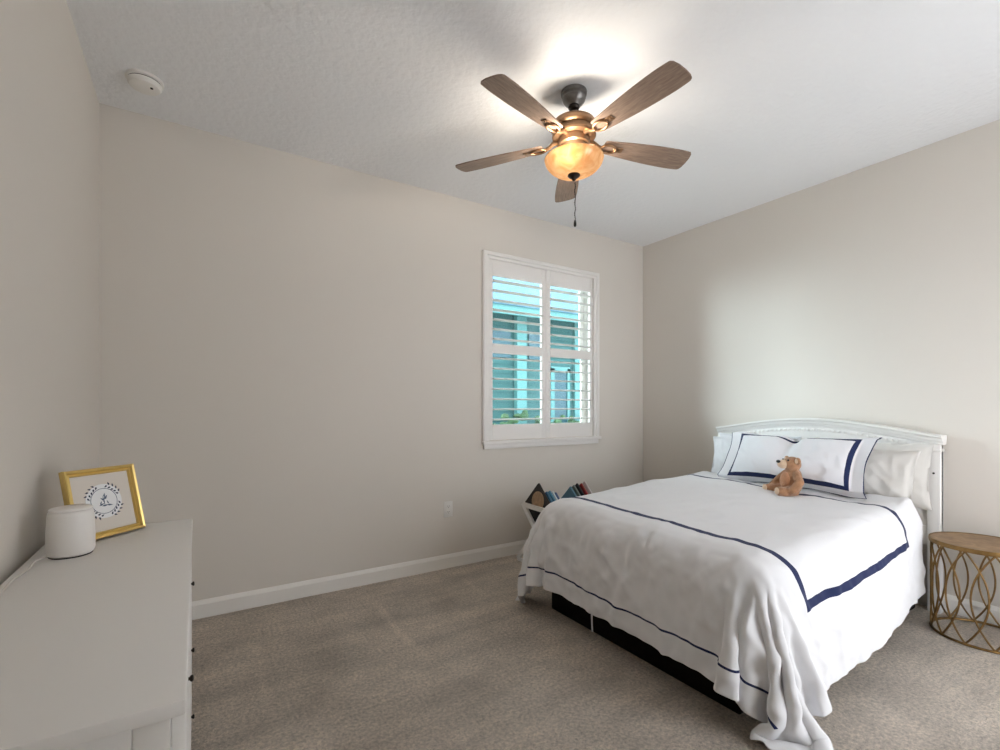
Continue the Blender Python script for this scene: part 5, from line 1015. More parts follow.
19,0,0,-2,2,1,0,0,0,0,-2,-5,-3,-2,-3,-1,-2,-4,-1,-1,1,3,0,1,0,-1,1,1,0,-1,0,0,0,0,0,0,0,0,0,0,0,0,0,0,-1,1,0,0,0,0,0,0,0,0,0,0,0,0,0,-1,0,1,0,0,-1,1,-1,1,0,0,0,0,-1,1,0,0,0,-1,1,-1,1,-1,0,0,0,-2,4,0,5,2,1,-1,1,0,0,-4,-4,-3,10,5,3,3,1,0,0,1,0,1,
18,1,-1,0,0,0,-2,-2,-3,-4,-5,-3,-1,0,-1,-1,1,7,0,-1,-1,0,-1,0,0,0,0,-1,0,0,0,1,-1,0,1,-1,1,-1,0,0,0,0,0,0,0,0,0,1,-1,0,1,0,-1,0,0,0,0,1,-1,1,-1,0,0,0,0,0,0,0,0,0,0,0,1,-1,0,0,0,1,-1,1,0,0,0,0,-1,1,0,0,-3,-2,-4,-3,-3,0,-2,0,0,0,1,1,2,9,5,3,3,2,2,1,
16,-1,1,3,-5,-5,-2,-3,-2,-2,0,2,1,0,3,0,-1,-6,-1,2,1,-1,1,0,1,0,-1,0,-1,1,0,-1,1,-1,0,0,-1,1,0,0,0,0,0,0,1,0,-1,0,1,0,-1,0,0,1,-1,0,0,-1,1,0,0,0,0,0,0,0,0,0,0,0,0,0,0,0,0,0,0,-1,1,-1,0,0,0,0,0,0,0,1,0,0,1,1,1,0,0,0,0,1,-1,1,-1,-8,-4,-4,0,-1,-1,0,
9,-1,-2,-5,-2,0,-2,1,1,1,1,-1,1,0,-1,0,1,2,0,-2,0,0,0,0,0,0,0,0,0,0,-1,1,-1,0,0,0,0,0,0,0,0,0,0,0,0,0,1,0,-1,0,0,0,0,-1,1,0,0,0,-1,0,2,-1,1,-1,0,0,0,0,0,0,0,0,0,0,0,0,0,0,0,0,0,0,-1,0,0,0,1,0,0,0,-1,-1,-1,-2,-1,-1,1,-1,1,-3,-3,0,0,3,-2,0,4,-2,
6,-2,-1,1,0,-1,1,-1,-2,0,0,0,-1,1,0,0,-1,-3,0,5,-3,2,0,0,0,-1,1,0,0,-1,1,-1,0,1,-1,1,0,-1,0,1,-1,0,0,0,0,0,0,0,0,0,0,0,0,0,0,0,0,0,0,0,-1,1,0,0,0,0,0,0,0,0,0,0,0,0,0,0,-1,1,-1,1,-1,1,0,0,0,0,-1,0,0,1,0,0,1,0,0,-1,-2,0,0,2,1,-1,1,-4,-1,2,-7,4,
1,2,-1,-1,-1,1,0,-1,1,-1,0,0,1,0,1,-1,-1,5,1,-9,5,-2,1,-1,0,1,0,-1,1,0,-1,1,0,-1,1,-1,0,1,-1,0,0,0,0,0,0,1,-1,-1,1,0,0,0,0,1,-1,1,-1,0,1,-1,0,0,0,0,0,0,0,0,0,0,0,0,0,0,-1,1,0,0,0,0,1,-1,0,0,0,0,0,0,1,0,-1,0,-2,-1,2,-1,1,0,0,-2,1,1,1,2,-3,-3,2,-1,
1,-4,1,2,2,0,-2,1,0,-1,0,4,0,0,-2,0,2,-4,-4,8,-3,0,-1,1,0,-1,0,1,-1,0,1,-1,0,1,-1,0,1,-1,1,-1,0,1,-1,1,0,-1,1,-1,0,0,1,-1,0,0,0,0,1,0,-1,1,0,-1,0,0,1,-1,0,0,0,0,-1,1,-1,1,0,-1,1,0,0,0,-1,1,0,0,0,0,0,1,-1,-1,1,0,1,0,-2,1,0,-1,-2,2,-3,-1,0,3,2,-1,0,-5,
1,3,0,-3,-2,-2,3,2,4,2,0,-5,-1,0,-1,0,-2,-2,8,-4,0,0,0,-1,0,1,-1,0,0,0,0,0,0,0,0,1,-1,1,-1,1,0,0,0,0,-1,0,0,1,0,-1,0,0,1,-1,1,-1,0,0,1,-1,0,0,0,0,0,0,0,0,-1,1,0,0,0,-1,1,0,0,0,0,0,0,0,0,0,0,0,0,-1,0,0,1,-1,-1,1,0,0,1,0,1,-3,1,-3,-4,-1,3,4,1,3,
0,1,-2,4,1,-1,-1,1,-5,4,1,0,1,-4,1,-2,-1,8,-5,-1,0,0,0,1,-1,0,1,-1,0,0,0,0,1,-1,1,-1,1,-1,1,0,0,-1,1,-1,1,-1,0,0,0,1,-1,0,0,0,0,0,0,0,-1,1,0,0,0,0,0,0,1,-1,0,0,0,-1,1,0,0,0,0,0,0,0,0,-1,1,-1,1,0,0,0,0,0,0,-1,0,0,1,-3,-3,0,0,5,0,2,2,-3,1,-2,-3,1,
3,-4,4,-1,-4,4,0,-2,3,-3,0,2,-3,2,-2,0,6,-5,-2,3,0,-1,0,0,1,-1,0,0,0,0,0,1,-1,1,-1,0,0,0,0,0,0,1,-1,1,-1,1,-1,1,-1,0,0,0,0,0,0,0,0,0,0,0,-1,1,0,0,0,0,-1,1,0,0,0,0,0,0,0,0,0,-1,1,-1,1,0,0,0,0,0,0,0,0,0,-1,2,0,-1,-2,4,-2,-1,3,-7,3,1,-1,3,-2,-3,2,1,
-1,2,-1,-3,5,-2,1,0,-2,0,0,0,1,-2,1,4,-3,-2,5,-2,-1,0,0,-1,0,1,-1,1,1,0,0,-1,0,0,0,1,-1,1,-1,0,1,-1,1,-1,1,-1,1,-1,0,0,0,1,-1,0,0,0,0,0,0,-1,1,0,-1,1,0,0,1,-1,0,0,0,0,0,0,0,0,0,0,0,0,0,0,-1,1,-1,0,1,0,0,0,0,-1,0,1,0,-2,5,0,-6,3,-1,0,2,-4,2,3,-1,-1,
1,1,-4,3,-3,2,0,0,0,-1,2,-2,-1,1,3,-2,-2,6,-3,0,-1,0,0,0,1,-1,0,1,-1,0,0,0,1,-1,1,-1,1,-1,1,-1,0,0,0,0,0,0,0,0,0,0,0,0,0,0,0,0,0,0,0,1,-1,0,0,0,0,0,0,0,0,0,0,0,0,0,0,0,0,1,-1,0,0,0,0,0,1,-1,0,0,0,0,0,2,-1,-1,0,0,-4,1,3,0,0,-1,-3,6,-5,3,1,-1,
-2,2,1,-3,4,-2,-1,2,-2,1,-3,2,1,1,-2,0,5,-2,-1,-2,1,1,-1,0,0,0,1,-1,0,1,-1,1,-1,1,-1,1,-1,0,0,0,0,0,0,1,-1,0,-1,1,0,0,0,0,0,1,-1,0,0,0,0,0,0,0,0,0,0,0,0,0,0,0,0,0,0,0,-1,2,0,-1,0,1,-1,0,1,-1,-1,1,0,-1,0,1,0,-2,4,-2,1,-1,2,-2,-1,0,0,1,1,-4,1,-2,4,-1,
2,-4,2,1,-1,0,-1,0,0,0,0,-1,2,-1,0,3,-2,-1,0,0,1,0,0,0,-1,1,0,0,1,-1,0,0,0,0,0,0,0,1,-1,1,-1,0,0,-1,1,0,1,-1,1,-1,0,0,0,0,0,1,-1,0,1,-1,0,0,0,0,0,0,-1,1,0,0,0,1,-1,0,0,-1,1,0,0,0,0,1,-1,0,0,0,-1,1,0,0,0,1,-4,5,-2,3,-4,2,-1,3,-1,-2,3,1,2,-2,-4,-1,
-1,1,-1,1,-1,1,0,-3,2,-1,0,2,-2,0,2,-1,-1,-4,1,4,1,-1,1,0,0,0,0,0,0,0,0,0,0,0,0,-1,1,0,0,0,0,1,-1,1,-1,0,0,0,0,0,1,-1,1,-1,0,0,0,0,0,0,1,-1,1,-1,0,0,1,-1,0,0,0,0,0,0,1,-1,-1,1,0,0,0,-1,1,0,0,0,0,1,0,-1,1,-2,2,-3,4,-3,6,-6,4,-5,2,0,-2,1,-4,1,3,3,
0,1,-1,-1,-1,0,1,0,-1,0,1,-2,0,2,0,-1,-5,3,5,-1,-1,1,0,0,0,0,0,1,-1,0,1,-1,0,0,0,1,0,-1,1,-1,1,-1,0,0,0,0,0,0,0,0,0,0,0,0,0,0,0,1,-1,0,0,0,0,0,0,0,0,0,1,-1,1,-1,0,1,-1,0,0,0,0,0,0,0,0,0,1,0,0,-2,2,-1,-1,2,-1,1,-3,3,-3,7,-6,3,-3,2,-1,-3,0,5,-2,0,
-2,-1,2,0,1,-1,-1,0,1,-1,0,-3,5,-2,-1,-3,6,4,-6,0,1,1,0,0,1,-1,0,0,0,1,-1,0,1,-1,1,-1,0,0,0,0,0,0,0,0,0,1,-1,0,0,0,0,1,-1,0,1,-1,0,0,0,0,0,1,-1,1,-1,1,-1,0,0,0,0,0,0,0,0,1,-1,0,0,0,0,0,0,0,-1,0,0,1,-2,2,0,0,0,0,1,-1,1,-1,3,-2,0,-1,1,2,4,-8,2,-2,
0,0,-1,0,-1,1,0,-1,0,0,-1,1,1,-1,-2,5,0,-6,2,3,0,0,0,1,-1,0,0,0,0,0,0,1,-1,1,-1,1,-1,0,0,0,0,0,0,0,0,0,0,0,0,0,0,0,1,0,-1,0,1,-1,0,1,-1,0,0,0,0,0,0,1,-1,1,-1,0,1,-1,0,0,0,0,0,0,0,1,-1,1,0,-1,0,0,0,0,0,0,0,0,0,0,0,0,0,1,0,0,0,2,-1,2,-4,0,
-2,1,-2,0,2,-1,0,0,-1,1,-1,4,-6,2,3,-2,-4,5,3,-3,1,0,0,0,0,1,0,-1,1,-1,0,0,1,-1,0,0,0,0,0,0,-1,1,0,0,1,-1,0,0,0,0,0,0,0,0,0,0,0,0,0,0,0,0,0,0,0,-1,1,0,0,0,0,1,-1,0,1,-1,0,0,0,-1,1,0,0,0,0,0,0,0,0,0,1,-1,0,0,0,0,0,0,0,0,0,0,-1,1,-3,3,0,1,
-4,1,2,1,-2,0,0,0,0,-1,1,-2,1,1,-1,-1,5,0,-2,1,0,0,1,0,0,-1,0,0,0,0,1,-1,0,0,1,-1,0,1,-1,1,0,-1,1,-1,0,0,0,1,-1,0,0,0,-1,1,0,1,-1,0,1,-1,0,0,0,-1,1,0,0,0,1,-1,0,0,0,0,0,0,1,-1,0,1,-1,0,0,0,0,1,0,0,-1,0,0,0,0,0,-1,0,1,-2,2,0,0,0,0,-3,4,-2,-2,3,
1,-2,-1,0,1,1,-1,0,-1,-2,1,0,0,1,0,3,-1,0,0,1,-1,0,0,0,0,0,0,1,-1,0,0,0,0,1,-1,0,1,-1,1,-1,0,1,-1,0,0,0,0,0,0,1,-1,0,0,0,0,-1,1,0,0,0,0,-1,1,1,-1,0,0,0,0,0,0,0,0,1,-1,0,0,0,1,-1,0,0,0,0,0,0,0,-1,1,0,0,0,0,0,1,-1,-1,3,-3,1,0,0,0,1,-2,-2,3,-1,
5,-1,0,-3,-1,-2,1,0,-1,1,-3,0,2,0,2,-1,1,0,0,0,0,1,0,-1,0,1,0,-1,0,1,-1,0,0,-1,1,0,0,0,0,0,1,-1,0,1,-1,0,1,-1,1,-1,0,0,0,0,0,0,0,0,0,0,0,0,0,0,0,0,0,0,-1,1,0,0,0,0,0,0,0,0,0,0,0,0,0,0,0,-1,1,0,0,-1,1,0,1,-1,0,0,0,-2,3,-1,0,2,-1,-1,1,1,0,-2,
-1,-2,0,3,1,1,-2,0,0,0,-1,0,-1,1,0,2,0,-1,0,-1,2,-1,0,1,0,0,0,0,0,-1,0,1,-1,1,-1,1,-1,1,-1,0,0,0,0,0,0,1,-1,1,-1,0,1,-1,0,0,0,0,0,0,0,0,0,1,-1,0,0,1,-1,0,0,0,1,-1,0,0,0,0,0,0,0,0,0,0,0,0,0,1,-1,0,0,1,-1,0,0,1,-1,1,-1,2,-3,1,1,-3,2,0,0,1,1,-2,
-3,3,2,-1,-1,0,1,-3,2,-1,4,0,0,0,0,-1,-1,0,0,0,-1,1,-1,0,0,0,0,0,0,0,1,-1,1,-1,0,-1,1,0,0,1,-1,0,1,-1,0,0,0,0,0,0,0,0,0,0,0,1,-1,0,0,0,1,-1,0,0,1,-1,0,0,0,0,-1,1,0,0,0,1,-1,0,0,0,0,-1,1,-1,1,-1,0,1,0,0,0,0,0,0,1,0,-1,-1,3,-1,-1,0,2,-2,-1,1,0,0,
-1,3,-3,0,3,-1,-2,4,-5,5,0,0,1,-3,1,-1,-1,1,0,0,0,-1,1,-1,1,0,0,-1,0,1,-1,1,-1,0,0,0,0,0,0,0,0,0,0,0,0,0,0,0,0,0,0,0,1,-1,0,0,0,1,-1,0,0,0,1,-1,-1,1,1,-1,0,0,0,0,0,0,0,0,0,0,0,0,0,1,-1,0,0,0,0,-1,3,-3,0,1,-1,0,3,1,-2,0,-1,0,1,4,-2,0,-4,1,-1,1,
4,-2,0,2,-1,-6,2,1,1,2,-1,2,-2,1,-1,-3,4,-2,0,-1,0,0,0,0,0,0,-1,1,1,-1,0,0,0,0,1,0,-1,0,0,0,0,0,0,0,1,-1,0,0,0,1,-1,0,0,0,1,-1,1,-1,0,1,-1,0,0,0,1,-1,0,0,0,0,0,0,0,0,0,0,0,0,0,0,1,-1,0,0,-1,0,1,0,-3,4,-1,-1,1,0,-4,0,4,0,-1,2,0,-4,-2,1,7,-5,2,-1,
1,0,1,0,-3,-1,5,-3,6,-4,0,0,1,0,-3,4,-3,1,-1,0,0,-1,1,-1,1,-2,0,2,-1,0,0,0,0,1,-1,0,1,-1,0,0,0,0,0,1,-1,0,0,0,0,0,0,1,-1,0,0,0,0,0,1,-1,0,1,-1,0,0,0,0,0,1,-1,0,0,1,-1,0,-1,1,0,0,0,0,0,1,-2,1,0,0,0,0,-1,0,1,0,-1,1,-1,0,0,0,0,-1,3,2,0,-4,2,-2,2,
3,-2,1,-1,-2,4,-3,4,-1,-1,1,0,-2,1,1,-1,1,-1,-1,0,-1,-1,1,1,-2,1,0,-1,1,0,0,0,0,0,0,0,0,0,0,0,0,1,-1,0,0,0,1,-1,0,0,0,0,0,1,-1,1,-1,0,0,0,1,-1,0,1,-1,0,0,0,0,0,0,0,0,0,0,1,-1,0,0,1,-1,0,0,0,0,0,0,0,1,-2,1,0,0,0,0,0,0,0,0,-1,0,-2,0,1,2,0,2,0,
3,-1,0,-2,1,4,0,-3,0,0,0,1,-3,2,0,-1,-2,0,2,-1,1,0,-1,0,0,0,0,0,0,0,0,0,0,0,0,0,0,0,1,-1,0,0,0,0,0,0,0,0,1,-1,0,0,1,-1,0,0,0,1,-1,0,0,0,1,-1,0,1,-1,0,0,0,1,-1,-1,1,0,0,0,1,-1,0,0,0,0,0,0,0,0,0,-2,3,-1,0,-1,1,0,0,3,-5,1,0,2,-1,-1,1,0,0,-2,0,
-1,2,0,0,2,0,0,-1,0,0,0,-1,1,0,-1,1,0,-1,-1,1,-1,2,-3,0,0,1,0,0,-1,1,0,0,0,0,0,1,-1,0,0,0,0,0,0,0,0,1,-1,0,0,0,1,-1,0,0,1,-1,0,0,0,0,0,0,0,0,1,-1,0,1,-1,1,-1,0,1,-1,1,-1,0,0,0,0,0,0,0,1,-1,0,0,0,1,-2,1,-1,2,-2,0,2,-6,4,2,-2,0,-1,2,0,0,0,-2,-2,
1,-2,2,1,0,-1,0,1,0,0,0,-4,6,-2,-1,-1,2,1,-2,0,-1,-1,1,0,0,0,0,0,0,0,0,0,0,-1,1,0,0,0,0,0,1,-1,1,-1,1,-1,1,0,-1,1,-1,1,-1,0,0,0,0,0,0,1,-1,0,0,0,0,0,1,-1,0,0,0,1,-1,0,0,0,0,0,0,0,0,0,0,0,1,0,0,0,-1,1,-1,2,-3,2,-1,-2,3,0,-3,-1,1,4,-6,1,3,0,3,2,
0,2,3,-4,1,-2,2,0,-1,0,1,0,0,-2,1,0,-1,0,1,-1,1,-2,1,0,0,-1,1,0,0,0,0,0,0,0,0,0,0,0,0,1,-1,1,-1,0,0,0,0,0,0,0,0,0,0,0,0,0,1,-1,0,0,0,1,-1,1,-1,0,0,0,1,-1,1,-1,0,1,-1,0,1,-1,1,-1,0,0,0,2,-2,1,-1,0,0,0,0,-1,1,0,0,0,-1,1,0,4,-3,-1,0,2,-2,0,-1,0,
1,1,0,0,0,1,-1,0,0,-1,-1,3,-2,0,0,-2,-2,1,2,0,0,2,-2,0,-1,1,0,0,0,0,0,0,0,0,0,0,0,1,0,-1,0,0,0,0,0,0,0,0,0,0,0,0,0,1,-1,1,-1,0,1,-1,0,0,0,0,0,0,0,0,0,0,0,0,1,-1,0,1,-1,0,0,0,1,0,-1,0,1,-1,0,0,1,-2,1,0,0,-1,1,0,0,2,-3,-1,1,0,1,-2,2,0,-1,0,
2,2,-4,2,-1,2,-2,0,1,1,-1,-1,-1,1,0,2,1,-3,-2,1,0,0,0,0,1,-1,0,-1,1,0,0,0,0,0,0,-1,1,0,0,0,0,0,0,1,-1,0,0,0,0,0,0,0,0,0,0,0,0,1,-1,0,1,-1,1,-1,0,1,-1,1,-1,0,0,0,0,0,1,-1,0,1,-1,0,0,0,1,0,-1,1,0,0,-1,1,0,1,-2,2,-2,0,0,2,2,-4,0,-2,4,-1,-1,-1,3,-2,
1,-1,-1,2,1,0,0,0,-1,1,-1,0,0,-1,0,0,-1,1,1,0,-1,0,0,0,0,0,0,0,0,0,0,-1,1,0,0,0,0,-1,1,0,0,0,0,0,0,0,0,0,0,0,0,0,0,0,0,-1,1,0,0,0,0,0,0,0,0,0,0,0,0,1,-1,0,0,0,0,0,1,-1,0,1,-1,1,-1,0,1,0,-1,0,0,0,-1,-1,3,-3,2,-1,5,-8,3,1,0,1,0,0,-1,2,-5,3,
2,1,0,0,-2,0,0,1,0,-1,0,1,-1,0,0,-1,1,1,-1,-1,0,0,1,-1,0,0,0,1,-1,-1,1,0,0,0,0,0,0,0,-1,1,0,0,0,0,0,0,0,0,0,0,0,0,0,0,0,1,-1,0,0,1,-1,0,0,0,1,-1,0,0,0,0,0,1,-1,0,0,1,-1,1,0,-1,1,-1,1,0,-1,0,1,-1,0,-1,1,0,-1,2,-1,1,-6,6,-4,4,0,2,0,-3,-1,-1,3,-1,
2,2,-4,-3,4,1,0,-1,0,1,-2,1,0,0,-1,0,-2,-2,1,2,2,-1,0,0,0,0,0,-1,1,0,0,0,0,1,-1,1,-1,0,0,0,0,0,0,0,0,0,0,0,1,-1,0,0,0,0,0,0,0,0,0,0,0,1,-1,0,0,0,1,-1,0,0,0,0,0,1,-1,0,1,-1,0,0,0,0,0,0,0,0,-1,1,0,0,0,-1,1,-1,1,0,1,-3,3,-1,1,-3,-1,3,0,1,0,-3,
1,0,6,-5,0,-1,0,1,-2,3,3,-3,0,-1,0,1,1,1,-1,-3,-1,1,-1,1,-1,1,0,0,-1,1,-1,1,-1,0,0,0,1,0,-1,0,1,-1,0,0,0,1,-1,0,0,0,0,0,0,0,0,0,0,0,0,0,0,0,0,0,0,0,-1,1,0,0,1,-1,0,0,0,0,-1,1,0,1,-1,1,-1,0,1,-1,0,0,0,0,0,0,0,2,-2,0,0,1,-1,1,0,0,-1,-1,1,1,-1,3,
2,-5,2,3,0,-1,1,0,-2,-2,3,1,0,-1,1,-2,0,-1,0,2,0,-1,1,0,0,-1,0,0,1,0,0,-1,1,-1,0,0,0,0,1,-1,0,0,0,0,0,0,0,0,0,0,1,-1,0,0,0,-1,1,-1,1,0,0,0,0,0,0,0,0,0,0,0,0,0,0,0,0,0,0,0,0,0,0,0,0,-1,0,0,1,-1,0,1,0,0,0,-3,3,0,0,0,1,0,-1,1,3,0,-4,-1,1,0,
1,1,-3,4,-2,1,-1,1,0,-1,1,0,0,0,-1,1,0,0,0,-2,0,1,0,0,0,0,-1,1,-1,0,0,1,-1,0,0,0,0,0,0,0,0,0,1,-1,0,0,0,0,0,0,0,0,0,0,0,0,0,0,0,0,0,0,0,1,-1,0,1,-1,0,0,0,0,0,0,0,0,0,-1,1,0,0,-1,1,0,0,-1,0,1,0,0,0,0,0,2,-2,0,1,0,0,0,0,3,-2,-1,1,-2,-1,1,
2,0,-1,1,0,0,0,-1,1,4,-5,1,1,-2,1,-1,0,1,-3,2,-1,0,0,0,0,1,0,-1,0,0,0,0,0,0,1,0,-1,1,-1,0,0,0,0,0,0,0,0,0,0,0,0,0,0,0,1,0,-1,1,0,-1,0,0,0,0,0,0,0,0,0,0,-1,1,0,-1,1,-1,1,0,0,-1,1,0,-1,0,0,1,0,1,-1,0,1,-2,2,-3,1,1,0,0,1,1,0,-5,0,1,2,1,0,-3,
3,-2,1,-1,1,0,0,0,1,-2,1,0,0,0,0,-2,2,-1,1,-1,0,-1,1,0,0,0,-1,0,1,-1,1,-1,0,1,-1,0,1,-1,0,0,0,0,0,0,0,0,0,0,0,1,-1,0,0,0,0,0,0,0,0,0,0,-1,1,-1,1,0,0,0,0,0,0,0,0,0,0,0,0,0,-1,1,0,0,0,0,0,-1,0,-1,5,-4,-1,2,-1,5,-5,0,1,0,0,0,3,0,-2,0,0,-2,2,0,
2,0,1,-1,0,0,-1,1,2,-2,0,1,-3,3,-2,2,-2,-2,2,0,0,0,0,0,-1,1,-1,2,-1,0,-1,0,1,-1,0,0,0,0,0,1,-1,0,0,0,1,-1,0,1,-1,0,0,0,1,-1,0,1,0,-1,0,0,0,0,0,0,0,0,-1,1,0,-1,1,-1,1,0,0,0,0,0,0,0,-1,0,0,0,0,1,0,0,-4,8,-4,0,-2,3,0,-1,-1,1,-1,0,-2,6,1,-3,-1,-1,1,0,
2,0,0,0,1,-1,0,1,-2,1,0,1,-2,1,0,0,-1,3,-5,2,0,1,-2,0,1,-1,2,-2,0,0,0,0,0,0,0,0,0,0,0,0,0,0,0,0,0,0,1,-1,0,0,0,0,0,0,0,-1,1,0,-1,1,0,0,0,0,0,0,0,0,0,1,-1,1,-1,0,0,0,-1,1,0,0,0,0,0,0,0,0,0,0,0,-3,5,-2,0,-2,3,-1,0,-1,0,-1,2,-3,3,2,-1,-1,1,-1,
3,-1,1,-2,1,1,0,-1,-1,2,-1,-1,2,-1,0,-1,2,-4,5,-3,0,0,-1,1,0,-1,-1,1,0,0,0,0,0,0,1,0,-1,0,0,0,0,1,-1,1,-1,0,0,0,0,0,0,1,-1,1,-1,0,0,0,1,-1,0,1,-1,0,0,0,0,0,1,-1,0,0,0,0,-1,1,0,0,0,-1,1,0,0,-1,2,-2,1,-1,3,-3,2,-2,1,-2,2,0,0,0,-1,0,-2,2,0,0,3,-1,-2,1,
2,1,0,-1,1,-1,1,-2,2,-2,1,-1,1,0,0,-1,0,2,-1,0,-1,0,0,-2,2,-1,0,0,0,0,1,0,-1,1,-1,0,0,0,1,-1,0,0,0,0,0,0,0,0,1,-1,0,0,0,0,0,0,0,0,0,0,0,-1,1,0,-1,1,0,0,0,0,0,0,0,0,0,0,0,-1,1,0,0,0,0,0,-1,3,-4,5,-6,6,-1,-2,0,0,-1,1,0,0,1,-1,0,-1,0,2,-2,2,-1,0,
3,-1,0,1,-1,0,0,1,0,-1,0,0,0,-1,2,0,-2,1,-1,0,1,-1,1,0,-2,1,0,-2,0,2,-1,0,1,-1,0,0,0,0,0,0,1,-1,0,0,0,0,0,0,0,0,0,0,0,0,0,0,0,0,0,0,0,0,0,0,0,0,0,0,-1,0,1,-1,1,0,0,0,0,0,0,0,-1,1,0,0,-1,0,1,0,0,-3,4,0,-2,0,1,0,0,0,0,0,-1,0,0,0,1,1,0,-1,
2,2,-2,2,-2,-1,2,0,0,-2,1,0,0,0,0,2,-2,0,1,-2,0,0,0,0,0,-1,0,0,0,-1,1,0,0,0,0,0,0,0,0,0,0,0,0,0,0,0,0,0,-1,1,0,0,0,0,0,0,0,0,-1,1,0,0,-1,1,0,-1,1,0,0,0,0,0,-1,1,0,0,0,0,0,0,0,-1,1,-1,1,0,0,1,2,-4,0,2,-1,0,0,0,0,2,-2,1,0,0,-1,0,0,3,-1,-2,
3,-1,0,2,-2,-1,2,0,-2,2,-4,2,1,0,-1,0,1,-1,0,0,1,0,-1,0,0,0,0,0,0,-1,0,1,-1,0,0,0,0,1,-1,0,0,0,0,0,0,0,0,0,0,0,0,0,0,0,0,0,0,0,0,-1,1,0,0,0,0,1,-1,-1,1,0,0,0,0,0,0,0,0,0,0,0,0,0,0,0,-1,0,1,1,1,-3,0,1,0,0,-1,1,-1,2,0,0,4,-1,-2,-2,0,0,-4,4,
3,0,-1,2,-3,1,0,2,0,-4,4,-4,1,1,0,-1,1,0,0,1,-2,0,0,0,-1,1,-1,1,-1,1,-1,-1,1,0,1,-1,0,0,0,1,-1,0,1,-1,0,1,-1,0,1,-1,0,0,0,-1,1,0,-1,1,0,0,0,0,0,0,1,-1,1,0,-1,0,0,0,0,0,0,0,0,0,0,0,0,1,-1,0,1,-1,0,1,-2,3,-2,0,1,-1,0,0,0,1,-1,1,-1,-1,3,-1,-1,0,-1,1,
2,1,-1,0,3,-4,0,1,3,-1,-3,1,-1,1,0,0,0,0,-1,1,-1,1,0,-1,0,-1,1,-1,0,0,0,1,-1,0,0,0,0,0,0,0,0,0,0,0,1,-1,0,0,0,0,0,0,0,0,0,0,0,0,0,0,0,0,0,0,0,0,0,0,0,0,0,0,0,0,0,0,0,0,0,0,0,0,0,1,-1,0,1,0,-1,1,-1,0,0,0,0,0,0,0,1,1,-2,3,-1,-1,-1,1,-3,2,
3,0,-1,0,1,-1,0,-1,2,2,-2,-2,-2,3,1,-3,1,1,0,0,0,-1,0,1,-1,1,-2,0,1,-1,0,0,0,0,0,0,0,0,1,-1,0,1,-1,0,0,0,0,1,-1,0,1,-1,0,0,0,0,0,0,0,0,0,0,0,0,-1,1,-1,1,0,0,0,0,0,0,0,0,0,1,-1,0,0,0,0,0,0,0,0,1,-1,3,-3,-2,2,-1,2,-1,2,-2,2,-1,1,-1,-2,1,-1,0,0,2,
2,1,-2,1,2,1,-6,1,2,4,-1,-3,-1,-3,3,1,-1,0,1,-1,1,0,0,-1,2,-3,1,0,-1,0,1,-1,0,1,-1,0,1,-1,0,0,0,0,0,0,0,0,1,-1,0,0,0,0,0,1,-1,0,1,-1,0,1,-1,0,1,-1,0,0,0,-1,1,0,-1,1,0,0,0,0,0,0,0,0,0,0,0,0,1,-1,0,1,-1,2,-7,6,-1,1,-1,1,0,-1,1,1,1,0,0,-1,-3,-1,4,-1,
1,1,1,-3,1,4,-2,-4,0,3,3,1,-4,-3,-1,5,-2,1,-1,0,1,-1,1,-1,1,-1,0,-1,0,1,-1,0,1,-1,0,1,-1,0,-1,1,0,0,0,1,-1,0,0,0,0,0,0,0,0,0,0,0,0,0,0,0,0,0,-1,1,0,0,0,0,0,0,1,-1,0,0,0,-1,1,-1,1,0,0,0,0,0,0,0,1,-1,1,-1,-1,1,0,0,0,0,1,0,-1,-1,-1,-1,6,-2,0,-2,2,0,
3,-3,3,0,-2,2,2,-3,-5,2,5,0,3,-6,-4,2,3,-1,0,1,-1,1,1,-1,-4,5,-3,1,0,-1,1,0,-1,0,1,-1,0,1,-1,0,1,-1,1,-1,0,0,0,0,0,1,-1,0,1,-1,0,0,0,0,0,0,0,0,0,0,0,0,0,0,0,0,0,0,0,0,0,0,0,0,0,0,0,-1,1,0,0,0,1,-1,0,0,0,0,0,-1,1,0,1,0,-2,-1,0,7,-5,-1,0,0,3,-5,
1,3,-2,0,-1,0,2,2,-2,-6,3,6,-2,4,-8,-3,3,1,0,0,1,0,-1,1,-2,0,1,-1,0,1,-1,0,1,0,-1,0,1,-1,1,0,-1,0,0,0,0,1,-1,0,0,0,0,0,0,0,0,1,-1,0,0,0,0,0,1,-1,1,-1,0,1,-1,0,0,0,0,0,0,1,-1,0,0,0,0,0,0,1,0,-1,1,0,0,-2,1,0,-1,1,-1,3,1,-6,1,1,3,-11,2,2,4,1,0,1,
2,1,-2,-1,2,-1,1,1,2,-3,-7,4,6,-2,6,-11,-1,3,1,0,0,0,0,1,-1,-1,2,-1,0,-1,1,0,-1,0,0,1,-1,0,0,0,0,1,-1,0,1,-1,0,0,1,-1,0,1,-1,0,0,0,0,0,0,0,0,0,0,0,0,0,0,-1,1,0,0,0,0,0,0,-1,1,0,-1,1,0,0,-1,1,0,0,2,-1,-2,-1,2,-1,1,0,2,2,-9,4,-1,3,-8,8,-6,4,0,1,-1,0,
2,-1,1,0,-3,4,-3,1,2,2,-3,-6,3,6,-2,6,-12,1,3,0,0,1,0,0,-1,-1,0,1,0,0,-1,0,0,0,1,-1,0,1,0,-1,0,0,0,0,0,0,0,1,-1,0,0,0,0,0,1,-2,1,0,1,-1,0,0,0,0,0,0,0,0,0,0,0,0,0,0,0,0,0,0,0,0,0,0,0,0,0,0,1,-1,1,-5,4,0,0,1,3,-6,1,-2,4,-6,10,-5,1,-3,3,-2,1,2,
